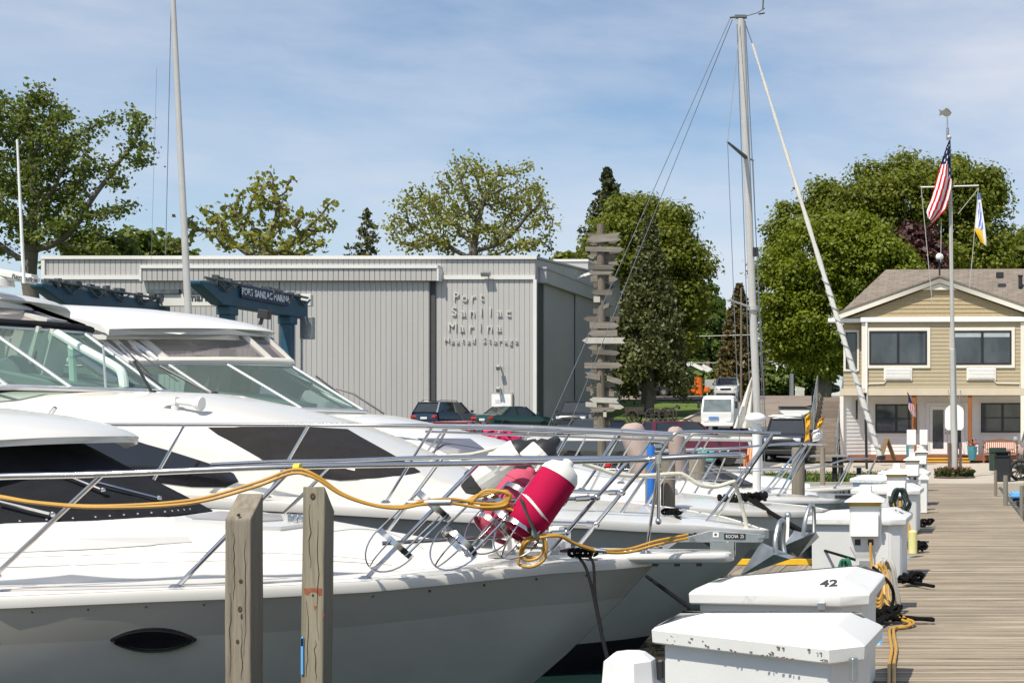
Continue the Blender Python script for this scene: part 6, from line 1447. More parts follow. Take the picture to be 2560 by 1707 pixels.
def bin_(label,x0,x1,yt,d,col,lid):
    t_=thing('litter_bin',label,'bin',V((PX((x0+x1)/2,d),d,0)),0); a,b_=PX(x0,d),PX(x1,d); z=PZ(yt,d); w=b_-a; m_=M(col[0],col[1],.45,0,.15,4)
    mb=MB(); mb.bb((a+.01,d,.02),(b_-.01,d+w*.9,z*.80)); mb.build('bin_body',m_,t_,bev=.03,bseg=2)
    mb=MB()
    if lid:
        mb.bb((a-.01,d-.02,z*.803),(b_+.01,d+w*.92,z*.86)); mb.bb((a,d,z*.94),(b_,d+w*.9,z)); 
        for x in (a+.01,b_-.05): mb.bb((x,d+.01,z*.861),(x+.04,d+w*.88,z*.939))
        mb.bb((a+.06,d+w*.5,z*.861),(b_-.06,d+w*.85,z*.939))
    else: mb.bb((a,d-.01,z*.803),(b_,d+w*.9,z)); mb.bb((a+.05,d-.02,z*.85),(b_-.05,d-.012,z*.95))
    mb.build('bin_lid',m_,t_,bev=.02,bseg=2)
bin_('dark green litter bin behind the black one',2473,2516,1119,48,('dark_green_bin',(.02,.05,.03)),False); bin_('black litter bin with open hood at the shore end of the dock',2485,2528,1127,38.4,('black_bin',(.018,.02,.022)),True)
# hand cart with spoked wheel at the right border
ct=thing('hand_cart','dark cart with a spoked wheel at the right picture border','cart',(PX(2548,39.5),39.5,0))
for dy in (0,.8):
    mb=MB(); c=V((PX(2550,39.5),39.3+dy,.32)); mb.tube([c+V((.28*cos(a),0,.28*sin(a))) for a in [i*2*pi/24 for i in range(24)]],.045,8,True)
    for k in range(9): mb.tube([c,c+V((.27*cos(k*2*pi/9),0,.27*sin(k*2*pi/9)))],.016,5)
    mb.lathe([(.06,-.06),(.06,.06)],c,12,(0,1,0)); mb.build('wheel',RUBBER,ct)
mb=MB(); mb.bb((PX(2535,39.5),39.42,.38),(PX(2620,39.5),40.0,.62)); mb.build('cart_body',M('cart_grey',(.14,.14,.14),.5),ct,bev=.02)

oc=thing('garden_chair','orange slatted garden chair on the shore behind the dark windscreen','chair',P(1880,1160,46)); x0,x1=PX(1868,46),PX(1892,46)
mb=MB()
for k in range(5): x=lerp(x0,x1,k/4); mb.prism([(x-.03,46.0,.40),(x+.03,46.0,.40),(x+.03,46.35,.95-.03*abs(k-2)),(x-.03,46.35,.95-.03*abs(k-2))],(0,.025,0))
mb.build('backrest',M('faded_orange_paint',(.70,.25,.10),.6,0,.1,5),oc)
mb=MB()
for k in range(5): mb.bb((x0,45.5+k*.1,.36+.012*k),(x1,45.585+k*.1,.385+.012*k))
mb.build('seat',MC['faded_orange_paint'],oc)
for x in (x0-.02,x1+.02):
    mb=MB(); mb.bb((x-.03,45.48,0),(x+.03,45.54,.6)); mb.bb((x-.03,46.02,0),(x+.03,46.08,.6)); mb.bb((x-.05,45.42,.602),(x+.05,46.15,.63)); mb.build('leg',MC['faded_orange_paint'],oc)
# ---------------------------------------------------------------- vehicles
HEADL=M('headlamp_glass',(.75,.76,.78),.1,.2,.05,4); TAILL=M('tail_lamp_red',(.42,.012,.02),.15,0,.1,4,coat=.5); PLATE=M('number_plate',(.65,.66,.68),.5)
def carpaint(n,c): return M(n,c,.22,.25,.04,1.,coat=.6)
KIND={ # length,width,height, bonnet height, belt, windscreen base, roof front, roof rear, rear glass base, tail height
 'suv':(4.5,1.84,1.68,1.02,1.05,.95,.25,-1.75,-2.15,1.02),
 'sedan':(4.7,1.82,1.44,.88,.92,.95,.25,-.95,-1.65,.95),
 'pickup':(5.6,1.95,1.85,1.12,1.18,1.05,.45,-.75,-.95,1.15),
 'jeep':(4.6,1.9,1.86,1.15,1.18,.75,.45,-2.05,-2.2,1.15)}
def vehicle(kind,name,label,cat,x,y,hd,paint,roof=None,scale=1,rack=False,detail=True):
    L,W,H_,hb,be,wsb,rf,rr_,rgb,th=KIND[kind]; t_=thing(name,label,cat,(x,y,gz(x,y)+.06),hd); t_.scale=(1,1,1)
    w=W/2; a=L/2; roof=roof or paint
    st=[(-a,.82,.42,th-.22),(-a+.06,.93,.34,th-.06),(-a+.35,.99,.26,th),(rgb,1,.22,be if kind!='pickup' else th),(-.4,1,.20,be),(wsb,1,.22,be),(wsb+.25,.99,.22,hb+.03),(a-.45,.95,.24,hb-.05),(a-.1,.86,.32,hb-.16),(a,.74,.40,hb-.32)]
    mb=MB(); rg=[]
    for (xx,k,zb,zt) in st:
        ww=w*k; rg.append([V((xx,-ww*.93,zb)),V((xx,-ww,zb+.12)),V((xx,-ww,lerp(zb,zt,.62))),V((xx,-ww*.93,zt-.02)),V((xx,-ww*.7,zt+.015)),V((xx,0,zt+.035)),V((xx,ww*.7,zt+.015)),V((xx,ww*.93,zt-.02)),V((xx,ww,lerp(zb,zt,.62))),V((xx,ww,zb+.12)),V((xx,ww*.93,zb))])
    mb.loft(rg); mb.build('body',paint,t_,ang=40,local=True)
    gw,rw=w*.90,w*.72
    def gl(xb,xt,zb,zt): return [V((xb,-gw,zb)),V((xb,gw,zb)),V((xt,rw,zt)),V((xt,-rw,zt))]
    zt=H_-.05; mb=MB()
    lo=[V((rgb,-gw*.95,be-.02)),V((wsb,-gw*.97,be-.02)),V((wsb,gw*.97,be-.02)),V((rgb,gw*.95,be-.02))]; hi=[V((rr_,-rw,zt)),V((rf,-rw,zt)),V((rf,rw,zt)),V((rr_,rw,zt))]
    mb.loft([lo,hi]); mb.build('window_glass',CARGL,t_,ang=20,local=True)
    mb=MB(); rg=[]
    for xx,k,dz in ((rr_-.08,.86,-.02),(rr_+.15,.97,.03),((rf+rr_)/2,1,.05),(rf-.2,.97,.03),(rf+.08,.86,-.02)):
        rg.append([V((xx,-rw*k*1.03,zt-.025+min(dz,0))),V((xx,-rw*k,zt+dz*.7)),V((xx,0,zt+dz)),V((xx,rw*k,zt+dz*.7)),V((xx,rw*k*1.03,zt-.025+min(dz,0)))])
    mb.loft(rg); mb.build('roof',roof,t_,ang=50,local=True)
    def pil(a_,b_,w_,h_): m2=MB(); m2.beam(a_,b_,w_,h_); m2.build('pillar',paint,t_,local=True)
    for p,q in zip(lo,hi): pil(p+(p-q)*.02,q,.08,.06)
    if kind in('suv','jeep','sedan'):
        m_=-.45
        for s in (-1,1): pil(V((m_,s*gw*.965,be-.02)),V((m_-.05,s*rw*1.01,zt)),.09,.03)
        if kind!='sedan':
            for s in (-1,1): pil(V((-1.45,s*gw*.965,be-.02)),V((-1.4,s*rw*1.01,zt)),.16,.03)
    if detail:
        wr=.36 if kind in('pickup','jeep') else .33
        for xx in (-a+.85,a-.9):
            for s in (-1,1):
                mb=MB(); mb.lathe([(wr*.62,-.1),(wr*.95,-.11),(wr,-.06),(wr,.06),(wr*.95,.11),(wr*.62,.1)],(xx,s*(w-.09),wr-.02),20,(0,1,0)); wh=mb.build('wheel',RUBBER,t_,local=True)
                mb=MB(); mb.lathe([(wr*.6,-.08),(wr*.6,.08)],(xx,s*(w-.085),wr-.02),14,(0,1,0)); mb.build('rim',GALV,wh,local=True)
        for s in (-1,1):
            mb=MB(); mb.box((a-.08,s*w*.62,hb-.24),(.14,.34,.15),s*-.35); mb.build('headlight',HEADL,t_,local=True,bev=.03)
            mb=MB(); mb.box((-a+.02,s*w*.72,th-.22),(.14,.36,.15 if kind!='pickup' else .34),s*.3); mb.build('tail_lamp',TAILL,t_,local=True,bev=.03)
            mb=MB(); mb.box((wsb-.08,s*(w+.09),be+.08),(.12,.18,.14)); mb.build('mirror',paint,t_,local=True,bev=.03)
        mb=MB(); mb.box((a+.005,0,.42),(.1,W*.75,.2)); mb.build('bumper',BLACKP,t_,local=True,bev=.04); mb=MB(); mb.box((-a-.005,0,.45),(.1,W*.78,.18)); mb.build('bumper',BLACKP,t_,local=True,bev=.04); mb=MB(); mb.box((a-.015,0,hb-.30),(.08,W*.44,.18)); mb.build('grille',BLACKP,t_,local=True,bev=.04)
        mb=MB(); mb.box((-a-.0,0,th-.30),(.06,.42,.13)); mb.build('number_plate',PLATE,t_,local=True)
    if rack:
        for s in (-1,1):
            mb=MB(); mb.tube([(rr_+.1,s*rw*.88,zt+.03),(rr_+.2,s*rw*.88,zt+.1),(rf-.3,s*rw*.88,zt+.1),(rf-.2,s*rw*.88,zt+.03)],.02,6); mb.build('roof_rail',BLACKP,t_,local=True)
    return t_
up=pi/2
vehicle('suv','parked_car','dark blue sport utility car with red tail lamps parked by the shed wall','car',PX(1120,79),79,up-.25,carpaint('blue_black_paint',(.012,.03,.06)),carpaint('charcoal_paint',(.03,.032,.035)),rack=True)
vehicle('sedan','parked_car','dark green saloon car parked below the white shed door','car',PX(1285,78.5),78.5,up-.5,carpaint('dark_green_paint',(.012,.06,.045)))
vehicle('pickup','parked_car','dark pickup truck facing the water beside the signpost','pickup',PX(1447,75),75,-up+.12,carpaint('near_black_paint',(.02,.02,.024)))
vehicle('suv','parked_car','red car showing its roof behind the cruiser rail, left of the magenta rope','car',PX(1170,52),52,up,carpaint('red_paint',(.30,.02,.035)))
vehicle('suv','parked_car','maroon car behind the tan covers, its dark red roof above the rails','car',PX(1722,52),52,.35,carpaint('maroon_paint',(.13,.012,.03)),rack=True)
vehicle('pickup','parked_car','dark grey pickup near the shore behind the white fenders','pickup',PX(1490,50),50,2.7,carpaint('slate_paint',(.07,.075,.08)))
vehicle('jeep','parked_car','black off road vehicle with light roof gear facing the boats','car',PX(1972,58),58,-up,carpaint('black_paint',(.013,.013,.014)),carpaint('grey_roof',(.10,.10,.105)))
vehicle('sedan','parked_car','navy car mostly hidden behind the yellow cloths','car',PX(2075,64),64,up,carpaint('navy_paint',(.015,.02,.05)))
o=vehicle('suv','parked_car','silver car with red tail lamp cut by the right picture border','car',PX(2618,46),46,up,carpaint('silver_paint',(.5,.5,.5)))
t_=thing('roof_light_bar','white roof box and light bar on the black off road vehicle','roof box',V((PX(1965,58),58.6,2.05)))
mb=MB(); mb.bb((PX(1925,58),58.2,1.99),(PX(2003,58),59.6,2.10)); mb.mi=0; mb.build('roof_box',WHITEP,t_,bev=.04,bseg=2); mb=MB(); mb.tube([P(1922,1040,58.1),P(2003,1046,58.1)],.035,8); mb.build('light_bar',GALV,t_)
# white cab over truck
tx,ty=PX(1799,77),77.; tz=gz(tx,ty)+.06
tk=thing('box_truck','white cab over truck with wide windscreen coming down the road','truck',(tx,ty,tz))
mb=MB(); rg=[]
for z,w,d0,d1 in ((.55,.98,-.85,.9),(1.15,1.0,-.92,.9),(1.3,1.0,-.92,.9),(2.1,.95,-.68,.9),(2.28,.90,-.5,.85),(2.36,.75,-.3,.75)):
    rg.append([V((tx+a,ty+b,tz+z)) for a,b in ((-w,d1),(-w,d0+.12),(-w+.14,d0),(w-.14,d0),(w,d0+.12),(w,d1))])
mb.loft(rg); mb.build('cab',WHITEP,tk,ang=30)
mb=MB(); mb.add([(tx-.86,ty-.925,tz+1.30),(tx+.86,ty-.925,tz+1.30),(tx+.82,ty-.70,tz+2.12),(tx-.82,ty-.70,tz+2.12),(tx-.86,ty-.88,tz+1.28),(tx+.86,ty-.88,tz+1.28),(tx+.82,ty-.6,tz+2.12),(tx-.82,ty-.6,tz+2.12)],[(0,1,2,3),(0,4,5,1),(1,5,6,2),(2,6,7,3),(3,7,4,0)]); mb.build('windscreen',M('grey_windscreen',(.16,.19,.19),.06,0,.3,1.5,coat=.5),tk)
mb=MB(); mb.bb((tx-.5,ty-.955,tz+.80),(tx+.1,ty-.93,tz+1.0)); mb.build('blue_badge_panel',M('grille_blue',(.12,.25,.5),.4),tk)
mb=MB(); mb.bb((tx-1.0,ty-1.06,tz+.38),(tx+1.0,ty-.86,tz+.62)); mb.build('bumper',WHITEP,tk,bev=.04)
for s in (-1,1):
    mb=MB(); mb.box((tx+s*.68,ty-.95,tz+.74),(.3,.08,.16)); mb.build('headlight',HEADL,tk,bev=.02)
    mb=MB(); mb.box((tx+s*1.15,ty-.75,tz+1.75),(.16,.1,.45)); mb.beam((tx+s*.98,ty-.7,tz+1.95),(tx+s*1.15,ty-.75,tz+1.95),.04,.04); mb.build('mirror',BLACKP,tk,bev=.03)
    for yy in (-.1,3.4):
        mb=MB(); mb.lathe([(.2,-.12),(.40,-.13),(.42,0),(.40,.13),(.2,.12)],(tx+s*.86,ty+yy,tz+.40),18,(1,0,0)); mb.build('wheel',RUBBER,tk)
mb=MB(); mb.bb((tx-1.0,ty+1.0,tz+.75),(tx+1.0,ty+4.4,tz+.95)); 
for s in(-1,1): mb.bb((tx+s*1.0-.03,ty+1.0,tz+.951),(tx+s*1.0+.03,ty+4.4,tz+1.5))
mb.build('load_bed',WHITEP,tk); tk.scale=(.92,.92,.88)
# second white truck with traffic cone
X2=PX(1825,108); v2=vehicle('pickup','parked_car','white pickup farther up the road below the orange cone','pickup',X2,107,-up+.1,carpaint('white_car_paint',(.7,.7,.7)))
cn=thing('traffic_cone','orange traffic cone standing on the white pickup up the road','traffic cone',P(1817,960,107.5)); mb=MB(); mb.lathe([(.28,0),(.28,.05),(.19,.06),(.12,.42)],P(1817,963,107.5),16); mb.lathe([(.10,.5),(.025,1.0)],P(1817,963,107.5),16); mb.build('cone',ORANGE,cn); mb=MB(); mb.lathe([(.121,.42),(.10,.5)],P(1817,963,107.5),16); mb.build('reflective_band',WHITEP,cn)
# utility buggy
bx,by=PX(1636,116),116.; bz=gz(bx,by)+.03; bg_=thing('utility_buggy','black four wheel utility buggy with canopy parked under the spruce','buggy',(bx,by,bz))
mb=MB(); mb.prism([V((bx-1.5,by-.6,bz+.45)),V((bx+1.3,by-.6,bz+.45)),V((bx+1.5,by-.6,bz+.85)),V((bx+.6,by-.6,bz+1.0)),V((bx+.3,by-.6,bz+.75)),V((bx-.5,by-.6,bz+.75)),V((bx-.6,by-.6,bz+1.0)),V((bx-1.5,by-.6,bz+1.0))],(0,1.2,0)); mb.build('body',BLACKP,bg_,bev=.04)
mb=MB()
for xx in (-1.2,-.3,.55):
    for yy in (-.55,.55): mb.tube([(bx+xx,by+yy,bz+.9),(bx+xx*.95,by+yy,bz+1.95)],.035,6)
mb.build('roll_cage',GALV,bg_); mb=MB(); mb.bb((bx-1.25,by-.65,bz+1.95),(bx+.7,by+.65,bz+2.03)); mb.build('canopy',M('dark_canopy',(.05,.05,.05),.6),bg_,bev=.02)
for xx in (-.95,.95):
    for yy in (-.62,.62):
        mb=MB(); mb.lathe([(.2,-.12),(.36,-.13),(.38,0),(.36,.13),(.2,.12)],(bx+xx,by+yy,bz+.38),18,(0,1,0)); wh=mb.build('wheel',RUBBER,bg_); mb=MB(); mb.lathe([(.2,-.13),(.2,.13)],(bx+xx,by+yy,bz+.38),12,(0,1,0)); mb.build('rim',GALV,wh)
mb=MB()
for xx in(-.75,.05): mb.box((bx+xx,by,bz+1.1),(.5,.9,.12)); mb.box((bx+xx-.25,by,bz+1.4),(.1,.9,.6))
mb.build('seat',BLACKP,bg_,bev=.03)
# old wagon on the lawn
wx,wy=PX(1625,86),86.; wz=gz(wx,wy); wg=thing('old_wagon','dark weathered wagon with spoked wheels on the lawn','wagon',(wx,wy,wz)); WD=M('dark_old_wood',(.05,.042,.035),.9,0,.3,6)
for xx,r in ((.25,.42),(1.15,.45),(-1.0,.36)):
    for yy in (-.5,.5):
        mb=MB(); c=V((wx+xx,wy+yy,wz+r)); mb.tube([c+V((r*cos(a),0,r*sin(a))) for a in [i*pi/10 for i in range(20)]],.05,6,True)
        for k in range(8): mb.tube([c,c+V((r*cos(k*pi/4),0,r*sin(k*pi/4)))],.025,5)
        mb.build('wheel',WD,wg)
mb=MB(); mb.bb((wx-1.5,wy-.4,wz+.5),(wx+1.4,wy+.4,wz+.62)); mb.bb((wx-1.5,wy-.42,wz+.62),(wx-.3,wy+.42,wz+.95)); mb.beam((wx+.2,wy,wz+.6),(wx+1.9,wy,wz+1.0),.09,.09); mb.build('wagon_bed',WD,wg)
# white dinghy on a trailer
dg=thing('dinghy','white dinghy with black rim on a trailer behind the black vehicle','dinghy',(PX(1995,72),72,.9)); mb=MB(); rg=[]
cx=PX(1995,72); zt=PZ(1019,72)
for yy,w,zb in ((70.5,.82,zt-.42),(71.5,.88,zt-.5),(73,.85,zt-.5),(74,.5,zt-.4),(74.6,.06,zt-.2)): rg.append([V((cx-w,yy,zt)),V((cx-w*.88,yy,zb+.15)),V((cx-w*.5,yy,zb)),V((cx+w*.5,yy,zb)),V((cx+w*.88,yy,zb+.15)),V((cx+w,yy,zt))])
mb.loft(rg); mb.build('hull',WHITEP,dg)
mb=MB(); mb.tube([r[0] for r in rg]+[r[-1] for r in rg[::-1]],.05,8,True); mb.bb((cx-.85,70.47,zt-.1),(cx+.85,70.55,zt+.06)); mb.build('rim',BLACKP,dg)
mb=MB(); mb.bb((cx-.6,70.5,zt-.62),(cx+.6,74,zt-.52)); mb.bb((cx-.05,70.5,zt-1.3),(cx+.05,74.5,zt-.63))
for s in(-1,1): mb.lathe([(.15,-.08),(.3,-.09),(.3,.09),(.15,.08)],(cx+s*.75,72,gz(cx,72)+.34),14,(1,0,0))
mb.build('trailer',GALV,dg)
# far cottage, signs, poles, wires
cy=150.; cz=gz(-30,150); hx0,hx1=PX(1690,cy),PX(1812,cy); ap=PX(1728,cy); zc=PZ(906,cy); ze=PZ(948,cy)
ct2=thing('cottage','small grey gabled cottage beyond the lawn','house',((hx0+hx1)/2,cy,cz))
GW=M('grey_shingle_wall',(.26,.25,.26),.8,0,.08,2); mb=MB(); mb.prism([(hx0-2,cy,cz-1),(hx1,cy,cz-1),(hx1,cy,ze),(ap,cy,zc-.2),(hx0-2,cy,ze)],(0,9,0)); mb.build('wall',GW,ct2)
mb=MB(); mb.prism([(ap,cy-.3,zc),(hx1+.5,cy-.3,ze-.2),(hx1+.5,cy-.3,ze-.45),(ap,cy-.3,zc-.25)],(0,9.6,0)); mb.prism([(ap,cy-.3,zc),(hx0-2.5,cy-.3,ze-.2),(hx0-2.5,cy-.3,ze-.45),(ap,cy-.3,zc-.25)],(0,9.6,0)); mb.build('roof',SHING,ct2)
mb=MB(); mb.beam((ap,cy-.36,zc-.1),(hx1+.55,cy-.36,ze-.32),.06,.38); mb.beam((ap,cy-.36,zc-.1),(hx0-2.5,cy-.36,ze-.32),.06,.38); mb.beam((PX(1762,cy),cy-1.4,PZ(914,cy)),(PX(1800,cy),cy-1.4,PZ(934,cy)),.06,.3); mb.build('rake_board',WHITEP,ct2)
mb=MB(); mb.bb((PX(1753,cy),cy+3,zc-1),(PX(1761,cy),cy+3.6,PZ(899,cy))); mb.build('chimney',M('brick_brown',(.22,.13,.1),.9),ct2)
mb=MB(); mb.bb((PX(1707,cy),cy-.12,PZ(960,cy)),(PX(1722,cy),cy-.02,PZ(936,cy))); mb.build('window',WHITEP,ct2)
mb=MB(); mb.bb((PX(1762,132),132,PZ(972,132)),(PX(1812,132),132.1,PZ(948,132))); 
for x in (1768,1806): mb.bb((PX(x,132)-.06,132.02,4.4),(PX(x,132)+.06,132.08,PZ(972,132)))
sg=mb.build('notice_board',M('pale_grey_board',(.42,.42,.45),.7,0,.15,5)); tag(sg,'pale grey notice board in front of the cottage','sign')
og=thing('orange_boat','upright orange boat hull leaning by the cottage','boat',P(1746,988,124))
mb=MB(); rg=[]
for y_,w in ((943,9),(955,10),(970,10.5),(984,13),(990,10)): 
    c=P(1746,y_,124); ww=w/F*124; rg.append([c+V((ww*cos(a),.35*sin(a),0)) for a in [i*pi/5 for i in range(10)]])
mb.loft(rg); mb.build('hull',ORANGE,og)
mb=MB(); mb.box(P(1712,977,124),(2.2,.8,.35)); mb.box(P(1768,974,124),(.5,.5,.5)); tag(mb.build('orange_float',ORANGE,None,bev=.08,bseg=2),'low orange floats lying left and right of the orange hull','float')
def polething(name,label,cat,x,y0,y1,d,r,mat,extra=None):
    mb=MB(); mb.tube([P(x,y1,d)-V((0,0,3)),P(x,y0,d)],[r,r*.8],8); 
    if extra: extra(mb)
    return tag(mb.build(name,mat),label,cat)
polething('utility_pole','grey utility pole right of the white bunting','pole',2003,868,970,125,.16,POLEW,lambda m:m.box(P(2006,900,124.8),(.3,.3,.9)))
polething('thin_pole','slim pale pole between the brown cypress and the mast','pole',1853,720,985,100,.09,POLEW)
polething('gate_post','short broad grey post beside the white fence','post',1979,934,990,118,.22,GALV)
polething('black_post','thin black post standing on the road edge','post',2031,968,1008,95,.07,BLKF)
mb=MB(); mb.tube([P(2060,990,118),P(2060,955,118)],.06,6); mb.lathe([(.38,-.02),(.38,.02)],P(2060,964,117.8),16,(0,1,0)); tag(mb.build('round_sign',GALV),'round grey sign on a pole before the green trees','sign')
mb=MB()
for k in range(9): mb.bb((PX(1988+k*2.6,122),122,PZ(992,122)),(PX(1988+k*2.6+1.7,122),122.05,PZ(965+k*.5,122)))
mb.bb((PX(1987,122),122.06,PZ(975,122)),(PX(2012,122),122.1,PZ(971,122))); tag(mb.build('picket_fence',WHITEP),'short white picket fence below the utility pole','fence')
mb=MB(); 
mb.prism([P(1928,910,110),P(1942,905,110),P(1984,906,110),P(1985,912,110),P(1968,911,110),P(1962,921,110),P(1955,912,110),P(1947,912,110),P(1941,928,110),P(1936,912,110)],(0,.06,0)); tag(mb.build('bunting',M('white_bunting',(.72,.73,.74),.7,0,.05,2)),'white pointed bunting hung on a wire beside the maple','bunting')
for l,y0,y1,d in (('upper overhead cable crossing between the trees',839,836,112),('lower overhead cable crossing above the cottage roof',905,904,122)):
    mb=MB(); mb.tube(curve([P(1480,y0-2,d),P(1700,y0+2,d),P(1850,y1+2,d),P(2003,y1-2,d)]),.05,5); tag(mb.build('overhead_cable',M('pale_cable',(.35,.36,.30),.6)),l,'cable')
vehicle('suv','parked_car','dark car parked far off beyond the white picket fence','car',PX(2040,128),128,.1,carpaint('near_black_paint',(.02,.02,.024)),detail=False)
# ---------------------------------------------------------------- trees
def ellpts(g,c,r,n,shell=.55):
    d=g.normal(size=(n,3)); d/=np.linalg.norm(d,axis=1)[:,None]; k=(shell+(1-shell)*g.random(n))[:,None]; return np.array(c)+d*np.array(r)*k
def tube_np(mb,a,b,r0,r1,g,seg=6,wob=.12,n=5):
    a,b=V(a),V(b); L=(b-a).length; pts=[a.lerp(b,k/n)+(V(g.normal(size=3)*wob*L*.12) if 0<k<n else V((0,0,0))) for k in range(n+1)]
    mb.tube(pts,[lerp(r0,r1,k/n) for k in range(n+1)],seg); return pts
def tree(name,label,base,trunk_h,r,ells,nclump,per,size,cs,mat,bark,seed,shell=.5,limbs=14,asp=1.4,group=None,cat='tree',lean=(0,0),flat=.75):
    g=np.random.default_rng(seed); b=V(base); b.z=gz(b.x,b.y)-.1; t_=thing(name,label,cat,b,0,group)
    vol=np.array([e[1][0]*e[1][1]*e[1][2] for e in ells])**.7; vol/=vol.sum(); cl=[]
    for (c,rr),f in zip(ells,vol): cl.append(ellpts(g,(b.x+c[0],b.y+c[1],b.z+c[2]),rr,max(4,int(nclump*f)),shell))
    cl=np.concatenate(cl); mb=MB(); top=b+V((lean[0],lean[1],trunk_h)); spine=tube_np(mb,b,top,r,r*.45,g,10,.15,7)
    idx=g.choice(len(cl),min(limbs,len(cl)),replace=False)
    for i in idx:
        e=V(cl[i]); k=max(1,min(len(spine)-1,int(len(spine)*max(.3,min(.98,.75*(e.z-b.z)/trunk_h))))); s=spine[k]
        mid=tube_np(mb,s,s.lerp(e,.55)+V((0,0,.06*(e-s).length)),r*.38,r*.16,g,6,.3,4)[-1]; tube_np(mb,mid,e,r*.16,r*.04,g,5,.3,4)
        for q in range(2):
            j=g.integers(len(cl)); 
            if np.linalg.norm(cl[j]-cl[i])<3.5: tube_np(mb,mid,V(cl[j]),r*.10,r*.03,g,4,.3,3)
    mb.build('trunk',bark,t_,ang=60)
    n=len(cl)*per; d_=g.normal(size=(n,3)); d_[:,2]+=.35; d_/=np.linalg.norm(d_,axis=1)[:,None]; k_=np.where(g.random(n)<.16,g.uniform(1.1,1.55,n),g.uniform(.45,1.1,n))
    R_=(cs*g.uniform(.65,1.35,len(cl))).repeat(per); pts=np.repeat(cl,per,0)+d_*(R_*k_)[:,None]*np.array([1.25,1.25,flat*1.1]); ok=g.random(n)<np.repeat(g.uniform(.6,1.,len(cl)),per)
    pts=pts[ok]; nr=d_[ok]+np.array([0,0,.35])
    leafmesh('crown',leavesN(pts,nr,size,asp,seed),mat,t_,b); return t_
def dp(x,d): return PX(x*1.0884,d)     # from the 2352 wide working view
def dz(y,d): return PZ(y*1.0884,d)
LG=leafmat('maple_leaves',[(.12,.155,.010),(.20,.235,.018),(.30,.32,.035)],.5); LB=leafmat('bright_maple_leaves',[(.14,.185,.007),(.22,.27,.012),(.32,.36,.026)],.5)
LY=leafmat('yellow_green_leaves',[(.20,.22,.030),(.31,.32,.045),(.42,.42,.075)],.5); LD=leafmat('dark_leaves',[(.10,.14,.016),(.155,.205,.028),(.24,.285,.05)],.45)
LS=leafmat('spruce_needles',[(.055,.07,.018),(.11,.125,.032),(.19,.19,.055)],.2); LSD=leafmat('dark_spruce_needles',[(.035,.05,.02),(.065,.08,.03),(.10,.105,.04)],.15)
LBR=leafmat('brown_cypress_leaves',[(.08,.07,.02),(.14,.11,.03),(.19,.14,.045)],.15); LPU=leafmat('purple_leaves',[(.05,.014,.018),(.09,.024,.026),(.13,.045,.036)],.3); LH=leafmat('hedge_leaves',[(.07,.12,.014),(.11,.165,.024),(.16,.22,.036)],.4)
def px2m(p,d): return p*1.0884/F*d
def mk(name,label,bx,d,lobes,th,r,ncl,per,size,cs,mat,bark,seed,**k):
    base=(dp(bx,d),d); el=[]
    for (x,y,rx,ry) in lobes: el.append(((dp(x,d)-base[0],0,dz(y,d)-gz(*base)+.1),(px2m(rx,d),px2m(max(rx,ry),d)*.8,px2m(ry,d))))
    return tree(name,label,(base[0],d,0),dz(th,d)-gz(*base),r,el,ncl,per,size,cs,mat,bark,seed,**k)
